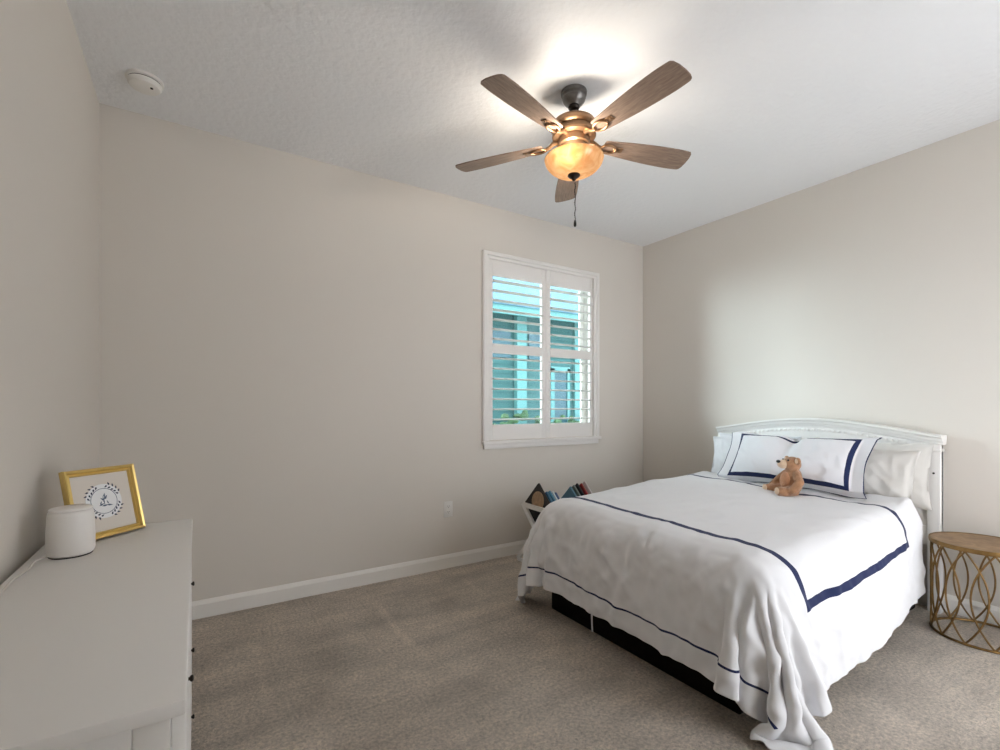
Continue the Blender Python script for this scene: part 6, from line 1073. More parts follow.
2,-2,2,-1,2,-4,3,-1,0,1,2,-3,-5,2,6,-1,6,-14,4,1,0,0,1,0,0,1,-2,0,0,0,1,-1,0,1,-1,0,0,0,0,1,0,-1,0,1,-1,0,0,0,0,0,1,-1,0,1,-1,1,-2,1,0,0,0,1,-1,0,0,0,0,1,-1,0,0,0,0,0,0,0,0,0,0,-1,1,0,0,0,1,0,1,-4,-1,1,1,0,1,4,-2,-7,1,5,-2,5,-11,0,3,5,-2,1,-1,-2,
1,-1,3,2,-4,1,-1,0,-2,0,3,2,-3,-5,1,6,-1,7,-16,7,1,0,-1,0,1,-1,2,-1,-1,1,-1,1,0,-1,0,0,1,-1,0,0,0,0,1,-1,0,0,1,-1,0,0,0,0,0,0,0,0,1,-1,0,0,1,-1,0,0,0,0,0,0,0,0,0,0,0,0,0,0,0,0,0,0,-1,0,1,0,0,2,0,-3,-2,2,1,0,2,2,-11,4,5,-3,3,-9,5,2,3,-5,4,-5,3,-1,
1,0,-2,3,2,-3,0,-1,1,-2,-1,3,5,-2,-6,-1,6,-2,8,-15,6,0,1,0,0,-1,-1,1,1,-1,0,0,0,0,0,1,-1,0,1,-1,0,1,-1,0,0,0,0,0,0,0,0,0,1,-1,0,0,0,1,-1,0,0,0,0,0,0,-1,1,0,0,0,-1,1,1,-1,0,0,0,0,0,0,0,0,0,0,0,2,-1,-3,0,1,0,2,6,-16,6,3,1,2,-10,6,1,3,-7,5,-6,6,-1,0,
2,0,-1,-4,2,3,-1,0,0,2,-3,-3,1,5,1,-4,-4,5,-1,8,-14,7,-1,0,1,-2,1,0,0,1,0,0,-1,1,-1,0,0,0,0,0,0,0,0,0,1,0,-1,0,1,0,-1,0,0,0,0,0,0,0,0,0,0,0,0,1,-1,1,0,0,-1,-1,1,0,-1,1,0,0,0,-1,0,1,0,0,-1,1,0,2,-2,-3,0,3,0,8,-17,7,2,3,-2,-8,6,0,3,-7,5,-2,3,0,-2,0,
-3,2,1,2,-1,0,0,1,-2,0,3,-2,-5,1,5,1,-1,-4,2,0,9,-15,6,0,1,-1,0,0,1,-1,0,0,1,-1,1,-1,1,0,-1,0,1,-1,0,1,-1,-1,1,1,-1,0,0,0,0,0,0,0,0,-1,1,0,0,0,0,0,0,0,0,0,0,1,-1,0,0,0,0,0,-1,1,0,-1,1,0,0,0,1,1,-3,-2,3,-1,9,-18,8,2,2,-3,-7,6,2,1,-6,4,2,0,-2,0,0,-1,
5,0,-1,-2,-2,1,2,-4,4,-3,-1,4,1,-7,-3,5,3,0,-2,1,-1,9,-14,5,0,0,0,0,0,0,0,1,-1,0,0,1,-1,0,0,0,0,0,1,-1,0,1,-1,0,0,0,1,-1,0,0,0,0,0,1,-1,0,0,0,0,0,0,1,-1,-1,1,0,0,0,0,-1,1,0,0,0,0,0,0,0,0,1,-1,1,-3,-1,3,9,-19,10,0,1,-3,-3,6,1,-2,-4,3,2,-4,0,3,-2,-1,1,
2,0,1,-2,2,-3,1,5,-6,2,-1,-4,5,3,-3,-5,0,3,0,0,1,0,6,-11,5,-1,0,0,0,0,0,-1,2,-1,0,0,0,0,0,1,-1,0,0,0,0,0,0,-1,1,0,0,0,0,0,0,0,1,-1,0,0,-1,1,0,0,0,0,0,0,0,0,1,-1,0,0,0,0,0,0,0,0,0,0,0,-1,1,-1,-3,2,10,-18,10,-1,2,-1,-1,2,-1,-2,-1,2,2,-2,2,0,0,2,5,0,
0,0,1,3,-2,0,-2,1,5,-3,-1,2,-8,4,3,0,-3,-1,2,0,0,1,2,-1,-6,3,0,0,0,0,1,-1,0,0,1,-1,0,0,1,-1,0,1,-1,0,0,1,0,0,-1,0,0,1,-1,0,0,1,-1,0,0,-1,1,0,0,0,0,-1,1,0,0,0,0,0,0,0,-1,1,0,0,0,0,0,0,0,0,-1,1,-4,13,-18,8,0,1,-1,-3,1,1,1,0,2,1,-2,1,1,2,2,2,-1,1,
-1,-2,-2,2,2,1,-1,-2,0,4,2,-1,3,-4,-1,1,1,-1,-1,1,1,-1,-1,6,-5,-1,0,1,-1,0,0,1,-2,2,-1,0,1,0,-1,0,0,0,0,0,0,0,0,0,0,1,-1,0,0,0,0,0,0,0,0,1,-1,0,0,-1,1,0,-1,1,0,0,-1,0,1,0,0,0,0,0,0,0,0,-1,1,0,0,-1,7,-15,7,1,1,0,-1,3,0,0,1,2,-1,-3,-1,1,1,-1,-1,-1,-2,0,
11,10,-8,-1,0,0,0,0,2,10,-12,0,0,2,3,6,13,11,12,12,12,11,11,12,8,9,9,3,4,4,-4,-3,-1,-1,0,0,0,0,0,0,0,0,0,1,0,0,0,1,0,0,1,0,0,0,1,0,0,1,0,1,0,0,0,1,1,0,1,1,0,1,0,1,0,1,1,1,0,2,2,2,-1,-1,0,1,3,4,-7,-7,-7,-7,-7,-6,-8,-8,-9,-9,-9,-11,-15,-17,-15,-14,-4,-1,0,1,0,0,
16,-12,-5,1,0,5,-5,0,3,-16,28,6,1,0,0,-3,-1,2,-1,0,0,0,0,0,2,-1,0,0,2,0,0,0,0,1,-1,0,1,0,0,-1,1,0,0,-1,0,0,1,-1,0,1,-1,0,0,1,-1,0,1,-1,1,-1,0,1,0,-1,0,1,0,-1,1,-1,1,-1,1,-1,0,0,1,-1,0,0,0,1,-1,1,-1,-1,0,0,1,-1,1,-1,0,-1,1,0,-2,-2,-2,1,0,2,4,0,-20,-2,0,0,
-3,4,-1,0,8,-6,-2,0,-5,11,-21,12,14,7,0,0,1,-1,2,-1,0,0,1,-1,1,1,0,1,-1,1,1,0,-1,0,1,0,-1,0,0,1,-1,0,0,0,1,0,-1,1,0,-1,0,1,0,-1,0,1,-1,1,-1,0,1,-1,1,0,0,-1,0,1,-1,1,-1,1,-1,1,-1,0,0,1,0,0,-1,0,0,1,0,-2,0,1,-1,1,-1,0,0,0,-1,0,-2,-3,0,0,2,1,-9,-18,22,-14,1,0,
6,-17,11,8,-16,1,10,-3,0,-5,9,-5,3,11,-4,10,-1,1,0,1,-1,1,-1,0,0,1,0,2,0,0,0,0,1,-1,0,0,0,0,0,0,0,1,0,0,-1,0,1,-1,0,1,0,-1,0,1,0,-1,1,-1,0,0,0,1,-1,1,0,0,-1,0,1,-1,1,-1,1,-1,1,0,-1,0,0,0,1,-1,1,-1,0,0,-1,0,0,-2,0,2,0,0,-1,-2,-3,0,0,3,0,-4,-7,5,-14,11,-10,1,
2,-4,13,-19,8,4,-7,3,0,0,14,-4,-2,0,11,0,0,0,0,0,1,0,0,0,0,0,1,0,1,0,-1,2,-1,1,0,-1,0,0,0,0,1,-1,0,0,1,0,-1,0,1,-1,0,0,1,-1,0,1,-1,0,0,1,0,-1,1,-1,0,0,1,0,-1,1,-1,1,-1,1,-1,0,1,-2,1,0,0,0,0,-2,0,1,1,-1,-1,1,1,-1,-1,0,0,-4,-1,0,1,1,-2,0,2,0,-3,-9,-1,-4,
0,-1,-7,21,-13,-4,9,-5,0,15,-1,3,-4,-1,7,1,0,0,0,1,0,-1,1,0,0,0,0,1,0,-1,1,-1,1,0,0,1,0,0,0,0,-1,0,1,0,-1,0,0,1,-1,0,1,0,-1,0,1,-1,0,1,0,-1,0,0,0,1,-1,1,0,-1,1,-1,0,0,1,-1,1,-1,0,1,-1,1,0,0,-1,-1,1,-1,1,-1,-1,1,0,-1,0,0,-4,-1,0,0,1,0,1,1,-1,-2,3,-1,-3,-15,
0,-1,14,-6,1,-6,-7,8,11,3,-10,0,7,1,2,3,1,0,-1,0,1,0,0,0,0,0,-2,3,0,0,0,0,0,0,0,0,0,0,0,0,1,0,-1,0,1,0,0,-1,0,1,-1,1,0,0,-1,0,1,-1,0,1,-1,1,-1,0,1,-1,0,1,-1,0,1,-1,0,1,-1,1,-1,0,-1,1,-1,1,0,1,-2,1,-1,-2,1,2,-1,-1,0,-3,-2,-1,1,0,4,-2,0,0,-1,0,-1,-1,-5,-1,
-1,0,-5,14,8,0,-11,10,2,-5,8,0,-4,-1,0,3,3,0,0,0,0,1,-2,2,-1,1,0,0,1,-1,0,0,1,0,0,0,0,-2,1,1,-1,0,0,1,-1,0,0,1,0,-1,1,-1,0,1,0,1,-2,0,1,-1,1,-1,1,-1,0,1,0,-1,0,1,-1,1,0,-1,1,-1,1,0,-1,0,0,0,0,0,1,-2,-1,0,1,0,0,0,-2,-3,-1,0,-1,5,-2,0,1,-3,1,1,-2,-3,-1,-1,
0,0,-4,-5,17,-8,21,-7,4,2,0,1,-3,-2,1,-1,3,2,1,-1,0,-1,1,-1,2,0,0,0,0,0,0,1,-1,0,0,0,-1,2,0,-1,1,0,0,-1,0,1,0,-1,1,0,-1,1,0,-1,1,0,0,0,0,0,-1,1,-1,1,0,-1,0,1,0,0,0,0,-1,0,0,1,0,-1,0,0,0,0,-1,1,0,-2,-3,4,1,-2,-2,1,-3,-2,1,-1,5,-1,-1,1,-3,2,-1,0,-3,-2,0,0,
-3,4,-5,1,5,21,-2,0,-4,0,3,2,0,-3,-3,1,0,3,1,1,-1,1,1,-1,0,0,-3,3,1,-1,0,0,1,0,0,-1,1,0,-1,1,-1,0,0,0,1,-1,0,1,-1,0,0,0,1,0,0,-2,1,1,-1,0,1,-1,1,-1,0,1,-1,0,1,-1,1,-1,0,1,-1,0,0,0,1,0,-1,0,0,1,-1,-3,0,2,-2,2,0,-4,-3,1,-2,6,-1,-1,1,-3,1,-1,1,-4,-1,1,-1,0,
1,0,-5,4,2,12,8,1,-4,0,-1,0,5,-1,-4,-1,0,1,4,0,0,-1,1,0,0,0,-2,-2,4,-1,1,0,0,0,0,0,0,0,1,-1,0,0,0,1,-1,0,0,-1,1,0,1,0,-1,0,-1,1,1,-1,0,1,-1,0,-1,2,-1,0,1,0,-1,1,-1,0,1,-1,1,-1,0,0,0,0,0,-2,2,0,0,-3,0,0,1,-2,1,-5,0,-1,4,1,0,0,-3,1,-1,0,-4,0,0,0,1,-1,
1,1,1,2,-2,3,7,8,2,-3,-1,1,-1,3,0,-5,0,0,1,4,0,0,0,1,-2,2,-1,0,0,0,-1,1,0,1,-2,1,0,1,-1,0,0,0,0,0,0,0,0,1,-2,1,0,0,0,0,0,1,-1,0,1,-1,0,1,0,-1,1,0,-1,0,1,-1,0,1,-1,0,0,0,0,0,0,0,0,0,0,0,-2,-3,3,-2,3,-1,-6,0,-1,3,3,-1,0,-3,1,0,-1,-4,0,0,0,0,0,1,
0,8,13,-17,4,-2,1,6,6,2,1,-1,0,0,2,-1,-5,1,0,1,2,2,-3,1,1,0,1,-1,0,-1,1,0,1,-2,1,0,0,0,-1,1,0,0,1,-1,0,0,1,-1,1,0,-1,0,0,0,1,-1,0,1,-1,0,1,-1,1,-1,0,0,0,0,-1,2,0,-1,1,0,0,0,-1,0,0,0,0,-1,2,-1,-3,1,0,2,-3,-3,-2,-2,4,3,-1,-1,-2,1,-1,-2,-3,1,0,0,1,0,0,0,
-6,23,-18,17,-8,2,0,-2,4,4,0,0,1,3,2,0,0,-6,1,1,4,-1,1,-1,0,1,0,0,0,0,0,0,-1,0,1,0,1,-1,1,-1,0,0,0,0,0,0,0,0,1,-1,1,-1,1,0,-1,0,1,-1,0,1,-1,1,-1,1,0,-1,1,-1,1,-1,0,1,-1,0,0,0,0,0,0,0,-1,1,0,0,-3,0,2,-1,-1,-5,-2,4,3,-1,-1,-1,0,-1,-3,-2,1,1,0,0,-1,0,0,0,
-6,4,19,-13,7,-1,0,3,0,0,3,4,-2,0,2,2,0,0,-5,0,2,4,0,-2,1,-1,1,1,-1,0,-1,2,-2,1,0,1,-1,1,-1,0,0,1,-1,0,1,0,-1,1,-1,1,-1,1,-1,1,0,0,-1,0,1,-1,1,0,0,-1,0,0,0,0,0,-1,1,0,0,1,-1,0,1,0,-1,-1,1,0,0,-1,-3,1,2,-1,-6,-2,4,4,-1,-1,-1,-2,-2,-2,0,1,0,-1,0,0,-1,-1,-2,-2,
-3,-3,5,14,-1,1,0,-1,0,4,-2,-7,5,2,1,5,3,-1,-1,-4,-1,4,2,1,-2,1,1,-2,0,-3,5,-3,2,1,0,-1,1,-3,1,1,0,-1,1,0,0,0,0,0,1,-2,1,0,1,-1,0,0,0,1,-2,2,0,0,-1,0,0,0,0,0,0,1,-1,0,1,-1,1,0,-1,0,0,0,0,0,0,-3,0,2,0,-5,-4,4,4,-5,2,-1,-2,-1,-1,-1,1,-1,-1,0,-1,-2,-1,-2,0,1,
7,3,3,0,1,-2,-1,0,1,-1,4,2,-3,0,0,1,3,4,0,-2,-3,-1,6,0,0,0,0,-1,0,0,0,1,0,0,0,1,-3,2,0,-1,1,0,0,0,0,0,0,0,0,1,0,-1,0,0,1,-1,1,-2,3,-2,1,-2,1,1,-1,1,-1,1,-1,0,1,-1,0,0,0,0,0,0,0,0,0,0,-1,-2,0,3,-4,-7,4,4,-5,4,-2,-2,-3,1,0,0,-2,-2,0,-3,-1,0,0,1,0,0,
12,2,-1,-1,-1,1,0,0,-1,0,-1,7,1,-4,-1,0,1,3,4,1,-3,-3,0,7,-1,-1,1,0,-2,2,-1,0,1,-1,2,-4,2,0,0,1,0,0,-1,0,0,1,0,0,0,1,-1,0,-1,1,-1,1,-1,1,-1,1,-2,1,1,-1,1,-1,0,0,1,0,1,-1,0,0,-1,1,0,0,0,-1,0,1,-1,-3,3,-1,-9,4,4,-6,4,0,-4,-3,2,-2,-2,-2,-2,0,0,1,0,0,0,0,0,0,
14,0,0,1,-1,-1,0,0,0,0,0,0,2,1,1,-4,-1,1,2,6,1,-4,-2,1,6,-5,5,-2,-2,2,-1,1,-1,3,-6,3,0,0,0,1,0,-1,0,1,0,-1,1,1,0,-1,-1,0,1,-1,1,0,0,0,0,-1,0,1,-1,0,-1,1,1,-1,0,2,-3,3,-2,1,0,0,0,0,0,-1,1,1,-4,1,3,-12,4,6,-8,6,0,-7,-1,0,-5,-3,2,1,0,0,-1,0,1,-1,0,1,0,0,
10,0,1,0,2,0,0,-1,-1,0,-1,0,1,2,0,2,-1,-3,1,1,6,3,-5,-1,-3,9,-5,4,-4,1,1,-1,2,-6,5,-1,0,0,2,-3,-2,2,1,1,0,0,0,0,-1,1,1,0,-1,1,-1,0,0,0,0,0,0,0,0,0,0,0,0,0,0,-2,4,-3,2,-1,1,-1,0,1,1,-4,5,-5,1,4,-11,5,4,-10,8,0,-9,-1,-4,-2,3,2,-1,-1,1,0,0,0,-1,1,0,-1,0,0,
9,0,1,0,0,1,0,0,0,0,1,-1,0,1,0,1,1,1,-4,-1,1,6,5,-6,3,-6,7,-3,1,-1,0,0,-3,3,-1,0,1,0,-2,2,1,-1,0,-1,0,1,0,-1,1,0,0,0,1,-1,0,0,0,1,-1,0,1,-1,0,0,1,-1,0,0,0,0,-1,2,0,1,-1,0,1,-1,-1,2,-3,2,0,-7,5,3,-10,6,2,-11,-1,-2,1,2,0,0,-1,0,0,-1,0,0,0,0,0,0,0,0,
9,0,0,0,0,0,0,-1,1,0,0,1,0,0,0,-1,0,1,3,0,-3,-1,4,6,-3,0,-3,0,-1,1,-1,0,1,-1,0,1,0,1,2,-1,-1,0,-1,0,0,0,0,0,0,0,0,2,-3,1,0,0,1,-1,0,1,-1,0,0,0,0,1,0,0,1,0,-1,0,0,0,0,1,-1,0,-1,0,0,0,0,1,2,-7,4,4,-13,1,0,0,3,-2,-1,-2,-1,0,-1,1,1,1,0,0,0,0,0,0,
6,1,-1,0,0,1,0,2,1,-1,0,0,0,0,0,2,1,0,0,-1,2,-2,-5,1,5,0,0,2,-1,-1,0,0,0,1,0,-1,-1,-1,-2,0,2,1,1,0,0,1,0,0,0,0,0,-2,3,-1,0,1,-1,1,0,-1,0,0,1,0,0,-1,0,1,-1,1,0,0,0,0,0,-1,1,-1,1,0,0,1,-3,0,-4,3,5,-13,3,0,0,1,-4,0,-1,0,0,1,3,0,-1,-1,0,0,0,-1,0,0,
5,0,0,0,-1,-1,0,0,-2,1,-2,-1,0,0,0,0,0,1,1,2,0,3,2,-2,-2,2,0,-2,1,0,0,0,0,-1,0,1,0,0,0,0,0,0,0,0,0,0,0,0,0,0,1,0,-1,0,1,-1,0,-1,1,0,1,0,0,1,0,0,-1,0,1,-1,0,1,0,0,1,-1,0,0,-1,0,0,-1,3,-1,2,2,-9,3,-2,-1,1,-1,1,0,1,1,1,0,-2,0,-1,0,0,0,0,1,0,-1,
0,-1,0,1,-1,0,-1,0,1,-1,2,1,0,0,2,1,0,0,0,0,1,-1,1,-1,0,0,-1,1,-1,1,0,0,0,1,0,0,0,0,0,0,0,0,0,0,1,-1,0,1,0,-1,-1,1,0,0,-1,0,0,1,-1,1,-1,0,0,-1,-1,1,1,1,-1,0,0,0,0,0,-1,1,-1,0,1,0,-1,0,0,0,1,-4,3,0,2,1,-1,0,0,0,-1,0,-1,-1,-1,0,1,-1,0,0,-1,0,0,1,
-1,0,0,-1,1,-1,1,0,1,1,1,0,0,0,0,0,0,-1,0,0,0,0,0,1,0,0,0,1,0,0,0,0,0,0,0,1,0,0,0,0,0,0,0,0,0,-1,1,-1,0,1,0,0,0,0,1,0,0,-1,1,-2,1,0,0,1,1,0,-1,-1,0,0,0,0,0,0,0,0,0,0,0,0,0,-1,0,1,-2,1,0,0,-2,0,-1,0,-1,0,0,-1,0,0,1,0,0,3,0,-1,1,0,0,0,
-2,0,0,0,2,1,0,0,0,0,0,0,0,0,0,-1,0,2,0,0,-1,0,-1,0,0,-1,0,-1,1,0,1,0,0,0,1,-1,0,-1,0,1,-1,0,0,0,0,2,-1,0,0,0,0,-1,0,0,-1,0,1,0,-1,2,-1,1,-1,-1,0,-1,1,0,1,0,0,0,0,0,0,0,0,0,0,0,0,1,0,0,1,0,0,0,0,0,1,0,0,0,0,0,0,0,0,0,0,-2,-1,1,0,0,-1,0,
0,1,0,0,0,0,0,1,-1,0,0,0,0,0,0,0,0,-1,0,0,1,0,0,-1,0,0,0,0,-1,0,0,1,0,1,-1,0,0,1,0,-1,1,-1,0,1,-1,0,0,1,0,-1,0,0,0,0,0,0,-1,1,0,-1,1,-1,1,0,0,0,0,0,-1,0,0,0,0,0,0,0,0,1,-1,1,0,0,0,1,-1,1,0,0,1,-1,0,0,0,0,-1,0,0,1,0,-1,0,0,0,0,0,-1,2,-1,
1,0,0,0,0,0,0,0,0,0,0,0,0,1,-1,0,0,1,0,-1,0,-1,1,0,-1,0,0,0,0,0,0,0,1,-1,1,0,0,0,-1,0,0,0,0,0,0,0,0,0,-1,1,0,0,0,0,0,0,0,-1,1,0,0,1,-1,1,-1,0,0,0,0,0,0,-1,0,0,0,0,0,0,1,-1,0,1,0,0,1,0,0,0,0,0,0,0,0,0,1,0,0,-1,0,0,0,0,1,-1,0,0,-1,1,
1,-1,1,0,-1,1,0,-1,1,0,0,0,1,-2,0,1,0,-1,0,1,-1,1,-1,0,1,-1,0,0,0,1,0,0,0,0,-1,1,-1,0,1,0,-1,1,0,-1,0,0,1,-1,0,0,0,0,0,0,0,0,0,1,-1,1,0,-1,1,-1,0,1,-1,0,0,-1,0,0,0,0,1,0,0,0,0,0,1,0,0,0,0,0,0,1,-1,1,-1,0,0,0,0,0,0,0,0,0,0,0,0,0,0,0,0,-1,
1,0,0,0,0,0,0,0,0,0,-1,1,-1,1,0,-1,0,1,0,-1,1,-1,1,0,-1,1,-1,1,0,-1,0,0,0,1,0,-1,1,0,0,-1,1,-1,0,0,1,-1,-1,3,-2,0,0,0,0,0,0,0,0,0,0,0,0,1,-1,1,0,-1,1,-1,0,1,-1,0,0,0,-1,1,0,0,0,1,-1,1,0,0,0,0,1,-1,0,0,0,0,0,0,0,0,0,0,0,1,-1,0,-1,1,0,0,0,0,
1,0,-1,1,0,-1,1,0,-1,1,0,-1,0,1,0,0,0,0,-2,2,0,0,0,0,0,0,1,-1,0,0,0,0,0,0,0,0,0,-1,0,1,-1,1,-1,0,0,0,0,-2,2,-1,1,0,0,0,0,1,0,0,1,0,0,0,0,-1,1,0,-1,0,0,-1,1,0,-1,0,1,-1,0,0,0,0,1,-1,1,0,0,0,0,0,0,0,1,-1,0,0,0,0,0,0,0,-1,1,0,0,0,-1,1,0,0,
1,0,0,0,0,0,0,0,1,-2,1,0,0,0,0,0,0,-2,2,0,0,0,0,0,0,0,-1,1,-1,1,0,0,-1,0,0,1,-1,1,0,-1,1,-1,1,0,-1,0,0,-1,0,1,-1,0,1,1,0,-1,1,0,0,1,-1,0,1,0,0,0,0,0,-1,1,-1,0,1,-1,0,0,0,0,0,0,0,0,-1,1,0,0,0,0,0,0,0,0,0,0,0,0,-1,0,0,1,0,0,0,0,0,0,0,0,
1,0,1,-1,0,1,-1,0,-1,2,-1,0,0,0,0,0,0,1,0,-1,-1,1,0,0,0,1,-1,1,-1,1,-1,0,0,0,0,-1,1,-1,0,1,-1,0,0,0,0,0,0,0,0,0,0,1,-1,-1,1,1,0,0,1,-1,2,0,-1,0,0,-1,0,0,1,-1,1,-1,0,1,-1,0,1,-1,0,0,0,0,1,-2,1,0,0,0,0,0,0,0,0,0,0,0,0,0,0,0,0,-1,1,0,0,0,0,0,
1,0,0,0,0,0,0,0,1,-1,0,0,1,-1,0,0,0,0,-1,0,1,0,0,1,0,-1,2,-3,1,0,-1,0,1,-1,0,1,-1,1,0,-1,1,0,0,-1,0,0,0,0,1,-1,1,-1,1,0,1,0,1,0,0,0,-1,2,-1,0,-1,1,0,0,-1,0,0,0,0,0,0,0,-1,1,0,-1,0,0,0,0,0,0,-1,1,0,0,0,0,0,0,0,-1,2,-1,0,0,0,0,0,0,0,0,0,0,
1,1,-1,0,1,-1,0,0,0,0,0,1,-1,0,0,0,0,-1,1,0,0,1,-1,0,0,0,1,-1,1,-2,2,-1,0,0,0,-1,1,0,-1,1,-1,1,-1,1,0,0,0,0,-1,1,-1,1,0,1,-1,1,0,1,-1,1,0,0,0,0,0,0,0,0,0,0,-1,0,0,-1,1,0,0,0,-1,1,0,-1,0,0,0,0,0,-1,2,-1,-1,2,-1,0,0,1,-2,1,0,0,0,0,0,0,0,0,0,0,
2,-1,0,1,-1,0,0,0,0,0,0,0,0,0,0,0,-1,1,0,1,0,-1,0,0,0,1,-2,1,0,0,0,0,-1,1,0,0,-1,0,1,0,0,0,0,0,4,-4,0,0,0,0,1,-1,0,0,1,0,0,0,1,-1,1,-2,1,0,1,0,-1,0,0,0,1,0,-1,1,-1,0,0,-1,1,-1,0,0,1,0,-1,0,0,0,-1,1,0,-1,1,0,0,0,1,-1,0,0,0,0,0,-1,1,0,0,0,
1,0,0,0,0,0,1,0,-1,0,1,-1,0,0,1,-1,1,0,0,-1,0,0,1,-1,1,-1,0,0,0,0,-1,0,0,0,0,0,1,0,0,0,1,-1,1,0,-4,3,0,0,1,-1,0,1,0,0,0,0,0,0,0,1,-1,-1,1,0,-1,0,1,0,0,0,-1,0,1,-1,0,0,0,1,-1,1,0,0,0,-1,1,-1,0,0,0,0,1,-1,0,1,-1,0,0,1,-1,0,0,0,0,1,-1,0,0,0,
1,0,1,-1,0,0,0,0,0,1,-1,0,0,1,-1,1,0,0,0,0,-1,0,0,1,-1,1,0,0,-1,0,0,0,0,-1,0,0,1,0,0,0,0,0,0,0,0,1,0,0,-1,1,0,0,0,0,0,1,0,-1,0,0,0,0,0,0,0,0,0,0,1,-1,0,0,-1,0,0,0,0,0,1,-1,0,1,-2,1,1,0,0,0,-1,0,0,0,0,-1,1,0,0,0,1,-1,0,0,0,0,0,0,0,0,
1,1,-1,0,0,1,-1,0,1,-1,0,1,0,-1,0,0,1,0,-1,0,1,-1,0,0,0,0,0,-1,1,0,-1,0,0,0,1,0,-1,0,1,0,0,1,0,0,0,0,0,0,1,-1,0,0,0,1,-1,-1,0,1,-1,0,0,0,0,0,0,0,0,0,-1,1,0,1,0,-1,0,0,0,0,0,1,-1,0,1,0,-1,1,0,-1,0,0,0,1,-1,0,0,0,0,0,0,0,0,0,0,0,1,0,-1,0,
2,-1,0,0,1,-1,0,1,-1,0,1,-1,0,0,0,1,-2,0,1,0,0,1,-1,0,0,-1,1,0,-1,0,0,0,0,1,-1,0,1,0,-1,1,0,0,0,0,1,0,0,0,0,1,-1,0,0,0,0,0,-1,0,0,-1,0,0,0,0,0,1,0,0,0,0,0,-1,0,1,0,0,0,0,0,0,1,0,-1,1,-1,0,0,1,0,-1,0,0,1,-1,0,0,0,0,0,0,0,1,-1,0,0,-1,1,1,
1,0,0,1,-1,0,1,-1,0,0,0,1,-1,0,1,-2,1,0,0,0,0,0,0,0,0,0,-1,1,0,-1,1,0,0,-1,0,0,0,0,1,-1,1,0,0,1,-1,1,0,1,-1,0,1,0,0,-1,1,-1,0,-1,0,0,-1,1,-1,0,1,-1,0,0,0,1,0,0,-1,0,0,0,0,1,0,1,0,0,0,0,0,-1,0,0,0,0,0,0,0,1,-1,0,0,0,0,0,0,0,0,0,-1,1,0,0,
1,1,0,-1,0,1,-1,0,1,0,-1,-1,2,0,-2,1,1,-1,0,0,0,0,0,-1,0,1,0,-1,0,0,0,0,0,0,1,0,-1,1,0,0,0,0,1,-1,3,-2,0,-1,1,0,0,0,-1,3,-4,1,0,0,-1,0,0,0,0,0,0,0,0,1,0,-1,0,0,3,-2,0,0,0,0,0,0,0,0,1,-1,0,1,-1,0,0,0,0,0,0,0,0,0,0,0,0,1,-1,0,0,-1,1,0,0,0,
2,-1,0,0,1,-1,0,1,-1,0,1,0,-1,0,1,0,-1,0,0,-1,1,-1,0,1,0,-1,0,1,-1,1,-1,0,0,0,0,0,1,0,-1,1,-1,1,0,0,-2,2,1,0,0,0,0,-1,1,-3,3,-1,-1,0,1,-1,0,0,0,0,0,0,0,0,0,0,0,0,-2,2,0,0,1,0,0,0,0,1,-1,1,0,-1,1,0,0,0,0,0,-1,0,1,-1,0,0,0,0,0,0,0,1,-1,0,0,0,
1,0,0,1,-1,0,1,-1,0,1,-1,0,0,0,0,0,-1,1,0,1,-1,0,0,-1,1,0,0,-1,1,-1,1,-1,1,0,-1,1,0,-1,1,0,0,0,0,1,0,0,-1,1,0,0,-1,1,0,0,-1,0,0,0,-1,0,4,-4,0,0,0,0,1,-1,0,1,0,0,0,-1,0,1,-1,0,1,0,0,0,1,-1,0,1,-1,-1,1,0,0,0,1,-1,0,1,-1,0,0,0,1,-1,0,0,1,-1,0,0,
1,1,0,-1,0,1,-1,0,1,-1,0,1,0,0,-1,0,0,0,0,0,0,0,0,0,-1,1,-2,1,0,0,0,1,0,0,1,-1,0,1,0,-1,1,-1,0,0,0,0,1,-1,1,0,0,0,-1,0,0,0,0,0,0,0,0,-1,1,0,0,0,-1,1,0,0,0,0,0,0,0,0,0,0,0,0,0,-1,1,0,0,-1,1,0,0,0,1,-1,0,0,0,0,1,-1,0,0,0,0,0,0,0,0,0,0,
1,0,0,0,1,-1,0,0,0,0,0,0,0,0,0,0,0,0,0,0,-1,0,0,0,1,-2,1,1,-1,1,0,0,0,0,0,1,0,-1,0,1,-1,1,0,0,0,0,-1,1,-1,0,1,-1,1,-1,1,-1,0,-1,1,0,-4,4,0,0,-1,1,0,0,0,-1,1,0,0,0,0,0,0,0,-1,0,1,0,-1,0,1,0,-1,1,0,0,0,0,0,1,-1,0,0,1,-1,0,0,0,0,0,0,0,0,0,
1,-1,1,0,-1,1,0,1,-1,0,0,-1,0,1,0,0,0,0,0,0,0,0,0,0,-1,0,1,0,0,0,0,0,0,0,0,2,-2,1,0,-1,1,-1,0,0,0,0,1,0,0,0,-1,1,-1,1,-1,0,0,0,-1,0,1,0,-1,1,0,0,0,0,0,0,0,0,0,0,0,0,0,0,0,0,0,-1,1,-1,0,0,1,0,0,0,-1,1,0,0,0,0,0,-1,1,0,-1,1,0,0,0,1,-1,0,
1,0,0,0,0,0,0,0,0,0,0,0,0,-1,1,-1,2,-1,0,0,0,0,0,1,0,-1,0,1,-1,0,0,1,-1,1,0,1,-1,0,-1,1,-1,1,0,0,0,0,-1,0,0,0,1,-1,0,0,0,0,0,0,0,0,0,0,1,-1,1,-1,1,-1,0,1,-1,0,0,1,0,-1,0,0,0,0,-1,1,0,0,0,0,0,0,1,0,-1,0,0,0,0,0,0,0,0,0,0,0,1,-1,0,0,0,0,
